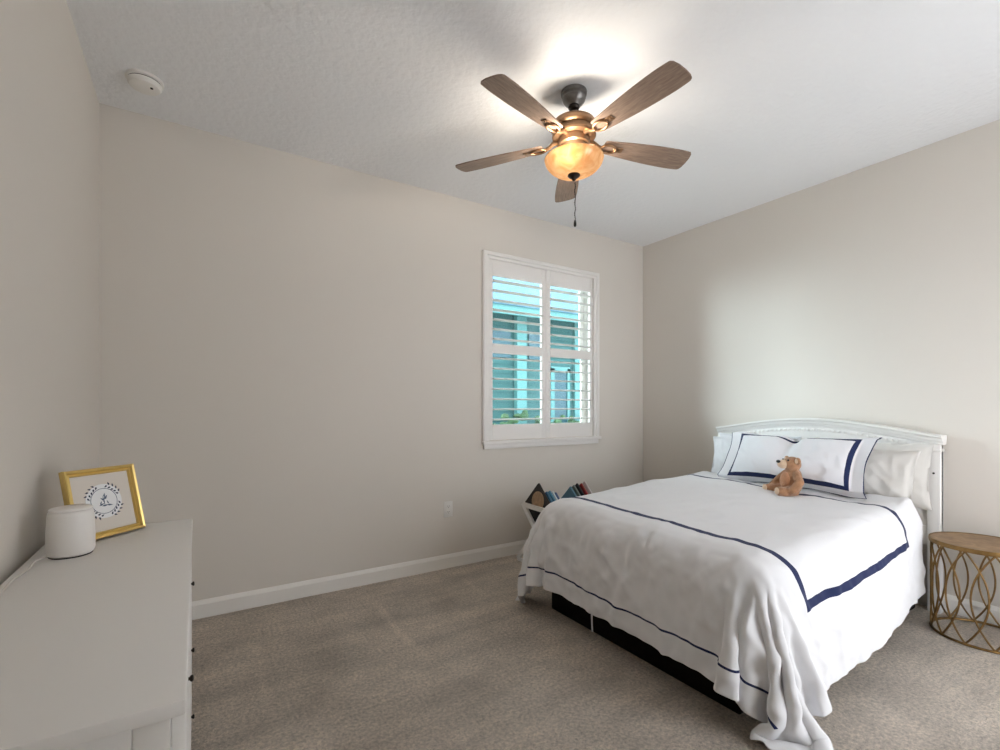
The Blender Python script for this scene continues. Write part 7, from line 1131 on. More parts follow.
1,0,-1,1,1,-2,0,0,1,-1,1,0,0,0,-1,2,-2,2,0,-1,1,0,-1,1,-1,0,3,-2,-1,0,1,-1,1,0,0,-3,3,0,0,0,0,0,-1,0,0,0,1,-1,1,0,-1,0,1,-1,0,0,0,0,0,0,0,0,0,1,-1,1,-1,0,1,-1,0,0,0,0,0,0,1,-1,0,0,-1,4,-3,-1,1,-1,1,0,-2,1,1,0,0,-1,1,0,0,1,-1,0,1,-1,0,1,-1,0,0,0,
0,1,0,0,0,0,0,0,-1,1,0,0,0,0,1,-2,2,-1,0,1,-1,1,0,-1,-1,4,-1,-5,4,0,-1,1,0,0,0,0,-1,0,1,-1,0,0,1,-1,0,0,0,0,-1,0,1,0,-1,0,0,0,0,0,1,0,0,0,0,0,0,0,0,1,-1,0,0,0,0,1,0,0,-1,0,0,-1,4,-7,4,0,0,0,0,0,0,0,0,0,0,0,0,0,0,0,1,-1,0,1,-1,0,0,0,1,-1,
2,-1,0,0,-1,1,0,-1,1,0,-1,1,0,0,0,1,-1,0,0,0,0,1,-1,0,1,-1,0,1,1,0,0,-1,0,0,-1,0,1,-1,0,1,0,-1,-1,1,0,0,-1,1,3,-3,-1,1,0,0,0,0,0,0,-1,1,-1,1,0,0,1,-1,0,0,0,0,0,0,1,2,-3,0,0,0,0,0,-3,2,2,-1,-1,1,0,0,1,-1,0,0,0,1,-1,0,0,0,0,0,0,0,0,0,0,0,0,1,
1,0,0,-1,0,1,0,0,-1,1,1,-1,1,-1,0,0,0,0,0,0,1,-1,1,0,0,0,0,1,-1,0,0,0,0,0,0,0,-1,1,-1,0,0,0,1,-1,0,-1,1,-1,-3,4,0,-1,0,0,0,0,0,0,1,-1,1,0,0,0,0,0,1,-1,0,0,0,0,0,-3,3,0,0,0,0,0,2,-2,0,0,0,0,1,-1,0,1,-1,0,0,0,1,-1,1,-1,0,0,0,0,1,-1,1,0,-1,0,
0,0,1,0,0,0,0,0,1,-1,0,0,0,0,0,0,0,0,0,0,0,-1,2,0,1,-1,-1,1,0,0,0,0,-1,0,0,0,0,0,0,0,0,0,-1,1,-1,1,-1,1,0,-1,0,1,0,0,-1,0,1,0,-1,1,0,0,0,0,-1,1,-1,0,1,0,0,0,-1,1,0,0,1,0,0,0,0,0,-1,0,0,1,-1,0,0,0,1,0,-1,0,0,1,-1,0,0,0,0,0,0,0,0,0,1,-1,
1,0,0,0,0,0,0,0,0,0,0,1,-2,1,1,0,-1,0,0,0,0,1,-1,0,1,0,0,1,0,-1,0,0,0,-1,0,0,0,-1,1,-1,0,0,1,-1,1,-1,1,-1,0,0,1,-1,0,0,1,0,1,2,1,-2,-2,-1,0,0,1,-1,1,0,-1,0,1,0,0,0,0,0,0,0,0,0,-2,3,-1,1,1,-1,-1,1,-1,0,0,0,1,0,-1,0,0,1,-1,0,0,0,0,1,-1,0,0,0,
1,1,-1,0,1,-1,0,0,0,0,0,-1,1,0,0,-1,1,0,0,1,0,0,0,1,-1,1,-1,1,-1,1,0,-1,0,0,0,-1,0,0,0,0,0,0,-1,1,-1,1,-1,1,0,0,-1,0,0,0,0,0,-2,-2,0,2,2,1,0,0,-1,1,-1,1,0,0,-1,0,1,-1,1,0,0,0,1,1,-1,1,-2,3,-2,0,0,0,0,0,0,-1,0,0,1,-1,0,0,0,1,-1,0,0,0,0,0,0,0,
2,-1,0,0,0,0,0,1,-1,0,-1,1,0,0,0,1,0,0,0,-1,0,0,1,0,0,-1,1,-1,1,1,-2,1,0,0,0,0,0,0,-1,1,2,-3,1,-1,0,0,0,-1,0,0,1,0,0,0,0,0,0,0,-1,0,0,0,0,0,1,-1,1,-1,1,0,0,1,-1,1,-1,1,0,0,0,0,1,-1,0,0,0,0,0,0,0,-1,0,1,0,-1,0,1,0,0,0,-1,1,-1,0,0,1,-1,0,1,
1,0,0,0,0,0,0,0,0,0,1,-1,0,1,-1,0,0,0,1,-1,0,1,-1,0,1,0,1,-1,1,-2,2,-1,0,0,0,0,0,1,3,-1,-6,3,-1,0,0,-1,1,0,0,0,-1,1,0,-1,0,0,0,0,1,-1,0,1,0,0,-1,1,0,0,0,0,0,0,0,0,1,0,-1,2,-1,1,-1,1,0,0,-1,0,0,-1,0,1,-1,0,0,1,-1,0,0,1,0,0,-1,1,-1,0,0,0,0,0,
1,0,0,0,0,0,0,0,0,1,-1,0,0,0,0,0,0,1,-1,1,0,-1,1,-1,0,1,-1,1,-1,1,0,1,-1,0,0,0,0,-1,-3,0,4,0,-1,0,0,1,-1,0,0,0,0,-1,0,1,0,0,0,3,0,1,-2,-3,0,0,1,0,0,0,0,0,1,-1,1,-1,0,0,1,-1,2,-1,1,0,-1,0,0,1,-1,0,0,-1,1,-1,0,0,1,-1,1,-2,1,0,0,0,1,-1,0,1,-1,0,
1,0,0,0,0,0,0,0,0,0,0,0,1,-1,1,0,0,-1,0,0,0,0,0,0,0,0,0,1,0,-1,0,0,2,-1,0,0,0,0,0,1,-1,0,0,0,0,-1,0,0,-1,0,1,0,0,0,0,0,0,-3,0,-1,2,2,0,0,0,0,0,1,-1,1,-1,1,0,0,0,1,0,0,-1,0,1,-1,0,0,0,-1,0,1,-1,0,0,1,-1,0,0,1,-2,1,-1,1,1,-1,0,1,-1,0,1,-1,
1,0,0,0,0,0,0,0,0,0,0,0,0,0,0,0,0,1,0,0,-1,0,0,1,-1,0,0,0,0,1,0,0,-1,2,0,0,0,0,0,-1,0,0,0,0,-1,0,0,0,0,0,0,0,0,0,0,0,0,1,-1,1,0,0,0,0,-1,0,0,0,1,0,0,0,0,1,0,-1,0,1,0,0,-1,1,-1,0,0,0,0,-1,0,1,-1,0,1,-1,0,0,0,0,1,-1,0,1,-1,0,1,-1,0,1,
1,0,1,-1,0,0,0,0,1,-1,0,0,0,0,-1,0,1,-1,0,1,0,0,0,-1,1,0,-1,0,0,1,0,1,0,2,-2,0,0,0,0,0,0,-1,1,-1,1,-1,0,0,0,0,0,0,0,0,1,0,0,-1,1,-1,0,0,0,0,1,0,0,0,0,-1,1,0,0,0,0,0,0,-1,0,0,0,0,1,-1,0,0,0,0,1,-1,1,-1,-1,2,-1,0,0,0,0,1,-1,0,1,-1,0,0,0,-1,
0,1,0,0,0,0,0,0,0,0,0,0,0,0,1,0,-1,0,1,-1,0,0,0,0,-1,0,1,0,0,0,0,0,1,-3,6,-3,0,0,0,0,0,0,-1,0,0,0,0,-1,1,0,0,0,0,1,-1,0,1,0,-1,1,0,0,0,0,0,0,0,0,0,1,0,-1,0,0,0,0,0,0,0,-1,0,-1,0,0,1,-1,0,1,0,0,0,0,0,-1,1,0,0,0,0,0,1,-1,0,1,-1,1,-1,1,
1,-1,0,1,0,0,0,0,0,0,0,0,0,0,0,0,0,0,-1,1,0,0,-1,0,1,0,0,-1,0,0,1,0,0,4,-7,4,0,0,0,0,0,0,0,0,-1,0,0,0,0,0,-1,1,0,0,1,5,0,-1,-4,0,0,0,-1,0,0,1,0,0,0,0,0,1,0,0,0,0,-1,0,0,0,-1,0,0,-1,0,0,1,-1,1,0,-1,1,0,0,0,0,0,0,0,0,-1,1,0,0,0,0,1,-1,
1,1,-1,1,-1,0,1,-1,0,0,0,1,-1,0,0,0,0,0,1,-1,0,0,0,0,0,-1,-1,3,-1,-1,0,0,0,-3,4,-1,0,1,0,0,0,-1,0,0,1,0,-1,1,-1,0,1,-1,1,-1,0,0,-5,2,5,-1,0,0,1,0,0,-1,0,0,0,0,0,0,0,0,0,0,1,-1,-1,0,1,-1,0,0,0,0,0,2,-2,0,1,-1,1,0,0,-1,1,0,0,0,1,-1,0,0,0,0,0,0,
2,-1,1,-1,0,0,0,0,0,0,1,-1,0,0,0,0,0,0,0,0,1,-1,1,-1,0,0,1,-2,0,1,0,0,0,0,-1,1,0,-1,0,0,2,-1,0,0,-1,0,1,-1,1,0,-1,1,0,0,0,0,0,0,0,0,0,3,-2,-1,0,0,0,0,1,0,0,0,0,0,-1,0,0,0,0,-1,0,0,-1,0,1,0,0,-1,2,-1,0,1,-1,0,0,1,0,0,0,-1,0,1,0,0,0,0,0,0,
1,1,-1,0,0,1,-1,0,0,0,0,0,0,1,-1,0,0,1,-1,0,0,1,-1,0,1,-2,3,-4,3,-2,2,-2,0,3,-2,0,0,0,0,0,2,-3,0,0,0,0,0,0,0,0,1,-1,0,1,0,-5,5,0,0,3,2,-7,2,1,0,0,0,0,-1,0,0,0,0,1,0,-1,0,0,0,0,-1,-1,1,0,-1,1,0,-1,-1,3,0,-1,0,1,0,0,0,0,-1,1,0,0,0,0,0,0,0,0,
2,-1,0,0,1,-1,0,0,0,0,0,0,1,-1,0,0,1,-1,0,0,0,0,0,1,-1,1,-3,7,-5,0,2,-2,-1,1,-2,0,0,0,0,0,1,0,0,0,0,0,0,0,0,0,0,0,1,-1,0,1,0,0,0,-2,-2,4,0,0,0,0,0,0,-1,0,0,0,0,-1,1,0,-1,0,0,0,0,1,0,0,1,-1,0,1,0,-1,1,0,1,-1,0,0,0,0,0,0,0,0,0,0,0,0,0,0,
1,0,1,0,-1,0,1,0,-1,0,0,0,0,0,0,1,-1,0,0,1,-1,0,2,-2,0,1,2,-7,5,-1,-1,0,1,-2,1,2,-2,0,0,0,-1,1,0,0,0,0,-1,1,0,-1,0,1,0,1,0,0,0,0,0,1,0,0,-1,0,0,0,0,-1,1,0,0,-1,0,2,-3,1,0,0,-1,1,0,-1,1,-1,2,-1,1,-1,2,-1,0,1,-1,0,0,0,0,0,1,0,-1,0,0,-1,1,0,0,0,
2,0,-1,0,0,0,0,0,1,0,-1,1,-1,0,0,0,0,0,1,-1,1,0,0,2,-2,0,-1,0,-1,1,-3,3,-1,-2,2,-3,2,1,0,0,-3,3,0,0,0,0,0,-1,0,1,0,0,0,0,0,1,0,1,0,-1,0,0,1,0,-1,0,0,0,0,-1,0,0,0,-3,3,-1,0,0,1,-1,0,1,0,0,0,2,-3,3,-3,3,-1,0,0,0,0,0,0,0,0,0,0,0,0,1,-1,0,0,1,
1,1,0,-1,0,1,-1,0,0,0,0,0,0,0,0,0,0,1,-1,0,0,0,-1,0,2,0,0,2,-2,0,-2,0,0,-1,1,0,0,-1,1,0,-1,1,0,0,0,-1,0,0,0,0,0,1,0,0,1,0,1,-1,0,1,0,0,-1,0,1,-1,0,0,-1,0,0,0,-1,1,-1,0,1,-1,0,1,0,0,1,-1,-1,1,0,1,0,-2,2,0,0,0,0,0,0,0,0,0,1,-1,0,0,0,0,0,0,
1,0,0,1,0,-1,1,0,-1,0,1,-1,0,1,0,-1,1,-1,0,0,0,1,-1,1,-1,0,-1,1,0,0,0,0,-1,0,0,0,0,0,0,0,0,0,0,-1,0,0,0,0,-1,0,1,0,0,1,1,0,0,0,1,-1,0,0,1,0,-1,1,-1,1,-1,0,-1,0,0,-1,0,1,-1,1,0,-1,1,-1,1,0,-1,1,0,2,1,-2,0,0,0,1,-1,0,0,0,0,0,0,0,0,0,1,-1,0,0,
1,0,0,0,1,0,-1,0,0,1,-1,0,1,-1,0,0,0,0,1,0,0,-1,1,-1,1,0,-1,-1,1,-1,0,0,0,0,0,0,0,1,-1,1,0,0,-1,1,-1,0,-1,-1,1,0,-1,1,0,1,0,1,0,1,-1,0,1,0,0,-1,1,-1,0,2,-2,0,0,-1,0,0,0,0,0,0,0,0,0,1,0,0,0,-1,1,0,0,1,-1,0,1,-1,1,-1,0,1,0,-1,0,1,0,-1,0,0,0,0,
2,-1,1,0,-1,0,1,0,0,-1,0,1,-1,0,0,1,-1,0,0,0,0,0,0,1,-1,0,1,-1,-1,1,0,-1,1,-1,0,0,1,-1,1,-1,1,-1,1,-1,0,-1,0,0,-1,0,1,0,1,0,0,0,1,0,0,1,-1,0,0,1,-1,1,0,1,-3,1,-1,1,0,-1,1,-1,0,0,0,1,-1,1,0,0,0,0,0,1,0,-1,1,-1,0,0,0,1,-1,1,-1,1,0,-1,0,1,-1,0,1,-1,
2,0,0,0,0,0,-1,0,1,0,0,-1,0,1,0,-1,0,1,-1,0,0,1,0,-1,1,0,-1,0,0,0,-1,0,0,1,0,0,-1,1,0,0,-1,1,-1,0,-1,0,0,0,-1,0,1,0,0,1,1,0,0,0,1,-1,0,0,0,0,1,-1,0,1,0,-1,0,-1,0,1,-1,0,0,1,-1,4,-3,0,0,0,0,-1,1,1,-1,1,-1,1,-1,0,0,0,0,0,0,0,0,1,0,-1,0,0,1,0,
2,0,-1,1,0,-1,0,1,-1,1,0,0,0,-1,0,0,1,-1,0,1,0,-1,0,0,1,-3,2,-1,0,-1,1,0,0,0,0,0,1,0,0,0,0,0,0,-1,1,-1,-1,0,1,0,-1,0,1,0,0,1,-1,1,-1,1,0,0,0,0,0,0,0,-2,3,-1,0,1,-1,0,0,0,0,0,0,1,-1,0,0,0,0,0,0,0,0,1,-1,0,1,0,0,-1,1,-1,0,1,0,-1,0,1,0,0,-1,1,
1,1,0,-1,1,0,1,-1,0,-1,0,0,1,0,-1,0,0,0,1,-1,0,0,0,0,-3,5,-5,2,-1,1,0,0,0,0,1,0,0,0,0,0,0,0,0,2,-2,0,0,0,-1,1,0,0,0,1,-1,0,1,-1,0,-1,1,0,0,0,-1,1,0,-1,1,0,1,-1,1,-1,0,0,0,0,1,-3,2,0,-1,1,0,0,-1,2,0,0,0,0,-1,0,0,1,0,-1,1,-1,0,1,0,0,0,0,0,0,
2,-1,1,0,-1,2,-1,0,0,0,0,0,-1,0,1,0,-1,1,-1,0,0,0,0,1,-2,1,-1,1,-1,0,-1,1,0,0,0,0,0,0,0,1,0,0,0,-1,1,1,0,0,1,-1,0,1,-1,-1,1,-1,0,0,0,0,-1,0,0,0,1,0,0,-2,2,1,-1,1,-1,1,-1,0,1,-1,0,-2,2,0,-1,1,0,0,1,0,-1,1,0,-1,0,0,0,0,0,1,0,-1,0,0,0,0,2,0,-1,0,
1,1,0,0,0,-1,1,0,1,-1,0,0,0,0,0,0,0,-1,0,1,-1,1,-1,0,5,-11,9,-4,-1,1,0,-1,1,-1,-1,1,0,0,4,-4,1,0,1,0,1,0,1,0,0,0,0,-1,0,0,-2,0,-1,0,0,0,0,-1,1,0,0,0,1,0,0,0,0,0,0,0,1,0,-1,0,0,0,1,-1,1,0,1,-2,2,-1,1,-1,0,1,0,0,0,0,0,-1,0,1,-1,1,0,0,-1,1,0,-1,
3,-1,0,0,0,0,0,0,-1,2,-1,0,0,0,0,0,-1,0,1,-1,1,-1,0,0,1,-1,-2,-2,3,0,-1,0,-3,4,-4,0,0,0,-2,3,0,1,2,1,1,1,0,1,0,0,0,-1,0,-1,0,-1,-2,-2,-1,0,-1,1,-1,1,0,0,2,-1,0,0,1,2,-2,0,3,-1,1,0,1,-1,0,0,-1,0,1,0,2,-2,0,0,0,0,1,0,0,0,0,0,0,0,1,-1,0,0,0,0,-1,1,
2,1,-2,1,0,0,-1,1,0,0,1,-1,1,0,0,-1,0,0,-1,1,-1,0,0,-1,2,5,-11,9,-5,-1,0,0,-3,-4,6,-2,0,0,-2,0,1,0,0,2,1,3,2,0,1,0,-1,0,-2,-2,-2,0,-2,0,0,-1,0,0,1,-1,0,0,2,-2,1,0,1,-2,2,1,-1,2,1,1,-1,1,0,0,0,0,2,-1,2,0,-1,-1,0,0,0,0,0,1,0,0,0,0,0,0,0,0,0,-1,1,0,
2,-1,1,0,0,0,1,-1,0,-1,1,1,-1,0,0,1,0,-1,0,-1,1,0,0,-1,0,2,5,-13,8,-4,0,1,-1,-3,-2,3,0,-1,0,0,0,0,0,-1,1,0,0,2,0,0,0,-1,-1,-1,0,2,-3,0,0,0,1,0,-1,1,1,-1,1,0,0,0,-1,0,1,0,1,1,1,1,-1,0,2,-1,-1,1,1,1,2,-3,1,0,0,0,-1,1,1,-1,0,0,0,0,1,-1,0,0,0,0,0,0,
2,0,0,-1,1,0,-1,1,0,0,-1,1,0,0,0,0,1,0,-1,0,0,-1,0,1,-1,-7,6,1,-4,4,-2,3,-1,-2,-1,2,0,0,0,-2,1,0,-1,1,0,1,-1,0,0,0,0,-1,1,-1,0,0,0,0,0,0,-1,0,1,-1,-1,2,-1,1,0,0,1,0,-1,1,0,1,-1,2,-2,0,0,0,1,0,1,1,2,-2,-1,0,0,0,1,0,0,0,0,0,0,0,-1,1,0,0,-1,1,0,-1,
2,0,0,1,-1,0,0,0,0,0,0,0,0,0,0,0,0,2,0,-2,-1,1,0,-1,1,4,-12,12,-5,-2,2,-1,4,-3,1,-1,1,0,-1,0,0,0,0,-2,1,1,-1,-1,0,2,-2,1,1,-2,0,1,0,-1,0,0,1,-1,0,0,1,-1,0,0,2,-1,-1,0,1,-1,0,0,0,2,-2,3,-5,2,1,0,1,1,1,-2,1,0,0,0,0,1,-1,0,0,0,0,0,0,0,0,-1,1,0,-1,1,
2,0,0,-1,1,0,0,0,0,0,0,0,0,0,0,0,0,0,1,2,-3,0,-1,1,-1,3,-3,-1,0,1,-1,-1,4,2,-3,0,0,1,-1,1,-2,0,0,0,-1,0,2,-2,0,1,-2,1,1,-1,-1,1,1,-2,1,0,-1,1,-1,1,-1,5,-7,3,2,-3,0,0,0,0,0,0,0,2,-2,1,-1,1,-1,2,0,2,0,-1,-1,0,1,0,2,-2,0,0,1,-1,0,0,0,0,0,0,0,0,0,0,
2,0,0,0,0,0,0,0,0,0,0,0,0,0,0,1,0,-1,0,1,4,-6,2,-2,0,3,-2,-3,2,1,-1,-2,3,5,-4,-1,0,2,-2,0,0,0,0,0,-1,1,0,-1,0,-1,1,0,-1,1,1,-2,1,0,-2,1,0,0,0,0,0,-2,1,0,2,-2,1,-1,0,0,2,-2,1,0,0,-3,2,0,1,1,1,6,-6,-1,1,0,0,3,-2,-1,0,1,-1,1,-1,0,0,0,-1,1,0,-1,1,0,
1,1,0,0,-1,1,0,0,0,0,0,0,0,1,0,-1,0,1,0,-1,-1,7,-7,2,-1,1,1,-7,3,1,0,2,-1,2,0,-1,0,1,-1,0,0,-1,0,0,-1,2,0,-2,0,0,0,1,-1,1,0,0,-1,0,0,-1,1,0,0,-1,1,-3,2,0,0,0,0,0,0,0,0,-1,1,-1,2,-2,1,0,0,3,-3,5,-4,0,0,1,4,-3,0,0,0,-1,0,0,0,0,0,-1,1,0,0,0,0,0,
2,-1,0,1,0,-1,1,0,0,0,0,0,0,0,0,0,0,0,0,0,0,-1,9,-7,0,1,0,0,-1,-1,3,-2,-1,2,1,-1,-1,1,1,-1,-1,1,-1,0,-1,0,2,-1,0,-1,0,1,-2,1,0,-1,1,-1,1,-1,0,0,0,0,0,0,0,1,-4,2,-1,1,0,0,-3,3,1,-1,0,0,0,0,0,2,2,0,-2,0,0,5,-4,0,-1,1,-1,0,0,0,0,0,-1,1,0,0,-1,1,0,0,
1,0,1,-1,1,0,0,0,0,0,0,0,-1,0,1,0,0,0,0,0,1,-2,-1,10,-7,0,2,-1,1,0,3,-3,-2,0,3,-2,0,0,1,0,-1,-1,1,1,0,-3,1,2,-2,-2,2,0,0,-1,0,0,1,0,1,-2,0,-1,0,0,-1,2,-2,3,-7,5,-1,4,-5,1,0,1,1,-2,1,0,0,-1,0,3,0,1,-3,0,7,-6,-1,0,1,-1,1,0,-1,0,0,0,1,0,0,-1,1,0,0,-1,
2,0,-1,1,-1,1,-1,0,0,1,0,0,1,-1,-1,1,0,0,0,0,0,0,-2,1,8,-4,0,1,-3,0,-1,6,-4,0,1,1,-2,1,0,-1,0,1,-1,0,2,-2,0,0,0,-1,0,1,-2,0,1,0,1,-1,1,-2,1,-2,0,1,0,-2,1,-1,1,-1,1,-1,1,-1,1,1,0,-1,0,1,0,-2,1,2,1,0,-1,6,-8,1,0,0,-1,1,-1,0,1,0,1,-1,0,0,-1,1,0,0,-1,1,
1,0,1,-1,1,0,0,-1,1,-1,0,0,0,1,0,0,0,-1,1,0,0,0,1,-3,3,2,1,-1,1,-2,-1,-1,6,-3,1,0,1,-3,1,-1,0,1,-1,-1,3,-1,-1,0,1,1,-3,0,1,-2,1,0,1,0,0,0,-1,-1,0,0,-1,0,0,-1,3,-2,-1,-3,4,0,2,-2,2,-2,1,0,-1,-1,1,1,2,-1,4,-6,1,-1,1,-1,1,0,0,0,0,0,0,0,0,-1,1,0,-1,0,1,-1
]
def sstep(a, b, x):
    t = max(0, min(1, (x - a) / (b - a)))
    return t * t * (3 - 2 * t)
def flat(i, j):
    """where a cloth point lies when the duvet is spread flat, in metres"""
    u, v = i / (NX + 2), j / (NY - 1)
    x = 1.30 + (3.37 - 1.30) * u
    y0 = .46 - .13 * (1 - sstep(1.35, 1.85, x))
    return x, y0 + (2.73 - y0) * v
cv = []
prev = {}
pos = 0
for c in range(3):
    plane = []
    for i in range(NX):
        row = []
        for j in range(NY):
            d = raw[pos]; pos += 1
            left = row[j - 1] if j else 0
            upv = plane[i - 1][j] if i else 0
            ul = plane[i - 1][j - 1] if i and j else 0
            row.append(d + left + upv - ul)
        plane.append(row)
    cv.append(plane)
bm = BM()
uvl = bm.loops.layers.uv.new('UVMap')
P = [[Vector((cv[0][i][j], cv[1][i][j], cv[2][i][j])) * .001 for j in range(NY)] for i in range(NX)]
def ridge(v, k=3):
    return (1 - abs(noise.noise(v)) * 2) ** k if abs(noise.noise(v)) < .5 else 0
gv = []
for i in range(NX):
    row = []
    for j in range(NY):
        tx = P[min(i + 1, NX - 1)][j] - P[max(i - 1, 0)][j]
        ty = P[i][min(j + 1, NY - 1)] - P[i][max(j - 1, 0)]
        nm = tx.cross(ty).normalized()
        x, y = flat(i, j)
        foot = 1 - sstep(1.60, 1.86, x)                   # crumpled where it hangs, calmer on top
        side = 1 - sstep(.72, 1.02, y) * (1 - sstep(2.3, 2.5, y))
        side *= 1 - foot * .7
        a_ = foot * (.017 * ridge(Vector((y * 6.5 + .25 * math.sin(x * 9), x * 1.6, 1.7)), 4) + .014 * ridge(Vector((y * 6 + x * 6, x * 5 - y * 3, 4.1)), 5)
                     + .010 * ridge(Vector((y * 7 - x * 8, x * 4 + y * 3, 6.6)), 5) + .009 * ridge(Vector((y * 13, x * 3.5, 3.3)), 4) + .008 * noise.noise(Vector((y * 5, x * 2, 7.7))))
        a_ += side * (.011 * ridge(Vector((x * 6, y * 2.0, 2.9)), 4) + .009 * ridge(Vector((x * 6 + y * 8, y * 5, 6.3)), 5) + .008 * noise.noise(Vector((x * 4.5, y * 2, 3.3))))
        a_ += .006 * ridge(Vector((x * 4 + y * 2.5, y * 7 - x, 8.8)), 4) + .003 * noise.noise(Vector((x * 9, y * 9, 5.5)))
        q = P[i][j] + nm * a_
        q.z = max(q.z, .008)
        row.append(bm.verts.new(q))
    gv.append(row)
for i in range(NX - 1):
    for j in range(NY - 1):
        f = bm.faces.new((gv[i][j], gv[i][j + 1], gv[i + 1][j + 1], gv[i + 1][j]))
        for lp, (a, b) in zip(f.loops, ((i, j), (i, j + 1), (i + 1, j + 1), (i + 1, j))):
            px_, py_ = flat(a, b)
            lp[uvl].uv = (px_ / 4, py_ / 4)
M['duvet'] = band_mat('duvet_cotton', [(1.94, 3.03, .80, 2.46, .036)], [(0, 1.40, .0045, .62, 2.66)], 4, bump=(5.5, .35, 3, .022, 1))
me = bpy.data.meshes.new('duvet')
bm.to_mesh(me); bm.free()
me.materials.append(M['duvet'])
for p in me.polygons:
    p.use_smooth = True
duvet = bpy.data.objects.new('duvet', me)
COL.objects.link(duvet)
tag(duvet, 'white duvet with a navy ribbon rectangle draped over the bed', 'duvet')
sm = duvet.modifiers.new('thickness', 'SOLIDIFY'); sm.thickness = .008; sm.offset = 1
ss = duvet.modifiers.new('smooth', 'SUBSURF'); ss.levels = 1; ss.render_levels = 2
# a cotton tie hanging from the hem at the foot
bm = BM()
hang = min((P[0][j] for j in range(NY) if 1.5 < P[0][j].y < 1.95), key=lambda p: abs(p.y - 1.76))
add_tube(bm, [(hang.x + .010, hang.y, hang.z + .02), (hang.x + .004, hang.y, hang.z - .02), (hang.x + .008, hang.y + .003, hang.z - .06), (hang.x + .004, hang.y - .004, hang.z - .10)], [.004, .0045, .004, .005], 8)
obj('tie', bm, M['cotton'], duvet)
def cloth_top(x, y):
    """height of the duvet over (x, y)"""
    best, bz = 9, .63
    for i in range(0, NX):
        for j in range(0, NY):
            v = (cv[0][i][j] * .001 - x) ** 2 + (cv[1][i][j] * .001 - y) ** 2
            if v < best and cv[2][i][j] > 550:
                best, bz = v, cv[2][i][j] * .001
    return bz

# ------------------------------------------------------------------ pillows
def pillow_bm(w, h, t, flange=0., seed=0, dent=0., wr=.010, nx=56, ny=40):
    """pillow in local XY (w, h with flange), puffed along Z; UV in metres/2 about the centre"""
    bm = BM()
    uvl = bm.loops.layers.uv.new('UVMap')
    def pt(i, j, side):
        u = -1 + 2 * i / nx
        v = -1 + 2 * j / ny
        X, Y = u * w / 2, v * h / 2
        iw, ih = w / 2 - flange, h / 2 - flange
        a, b = X / iw, Y / ih
        x, y = X, Y
        edge = 0.
        if abs(a) < 1 and abs(b) < 1:
            f = (1 - abs(a) ** 2.6) ** .55 * (1 - abs(b) ** 2.4) ** .6
        else:
            f = 0.
        ca = max(-1, min(1, a)); cb = max(-1, min(1, b))
        x *= 1 - .055 * (1 - cb * cb)                 # sides pulled in between the corners
        y *= 1 - .085 * (1 - ca * ca)
        z = f * t / 2
        n = noise.noise(Vector((X * 9 + seed, Y * 9, seed * 1.7 + side)))
        n2 = noise.noise(Vector((X * 24 - seed, Y * 20, side * 3.1)))
        ridge = (1 - abs(noise.noise(Vector((X * 13 + Y * 9 + seed, Y * 6 - X * 5, 2.2 + side))))) ** 4
        z += min(1, f * 1.6) * (wr * n + wr * .35 * n2 + wr * .9 * ridge * (1 - f * .5))
        if dent and side > 0:
            z -= dent * math.exp(-(X / .05) ** 2) * (.35 + .65 * (cb * .5 + .5)) * min(1, f * 3)
        if dent:
            y -= dent * .75 * math.exp(-(X / .055) ** 2) * max(0, v)
        fl = 0.
        if flange and f == 0.:
            fl = .010 * math.sin(X * 23 + seed) + .008 * math.sin(Y * 31 + seed * 2) + wr * n
            ex = max(abs(a) - 1, abs(b) - 1, 0) * min(iw, ih)
            fl *= ex / flange
            if b > 1 and flange > .03:                    # the top flange folds back over
                y -= (b - 1) * ih * .45
                fl -= (b - 1) * ih * .75
            if b < -1 and flange > .03:                   # the lower flange is tucked under
                y += (-b - 1) * ih * .85
                fl -= (-b - 1) * ih * .8
        return Vector((x, y, side * (z + .002) + fl)), (X / 2 + .5, Y / 2 + .5)
    g = {}
    for side in (1, -1):
        for i in range(nx + 1):
            for j in range(ny + 1):
                p, q = pt(i, j, side)
                g[side, i, j] = (bm.verts.new(p), q)
        for i in range(nx):
            for j in range(ny):
                ks = [(i, j), (i + 1, j), (i + 1, j + 1), (i, j + 1)]
                if side < 0:
                    ks.reverse()
                f = bm.faces.new([g[side, a, b][0] for a, b in ks])
                for lp, (a, b) in zip(f.loops, ks):
                    lp[uvl].uv = g[side, a, b][1]
    rim = [(i, 0) for i in range(nx)] + [(nx, j) for j in range(ny)] + [(i, ny) for i in range(nx, 0, -1)] + [(0, j) for j in range(ny, 0, -1)]
    for k in range(len(rim)):
        a, b = rim[k], rim[(k + 1) % len(rim)]
        ks = [(1, a), (-1, a), (-1, b), (1, b)]
        f = bm.faces.new([g[s, q[0], q[1]][0] for s, q in ks])
        for lp, (s, q) in zip(f.loops, ks):
            lp[uvl].uv = g[s, q[0], q[1]][1]
    return bm
def place_pillow(o, loc, lean_deg, roll=0., yaw=0.):
    """local Z faces the foot of the bed (-X), local Y up, leaning back by lean_deg from upright"""
    base = Matrix(((0, 0, -1), (-1, 0, 0), (0, 1, 0))).to_4x4()     # x->-Y, y->Z, z->-X
    o.matrix_world = Matrix.Translation(loc) @ Matrix.Rotation(R(yaw), 4, 'Z') @ Matrix.Rotation(R(lean_deg), 4, 'Y') @ base @ Matrix.Rotation(R(roll), 4, 'Z')
PG = 'plain white pillows against the headboard'
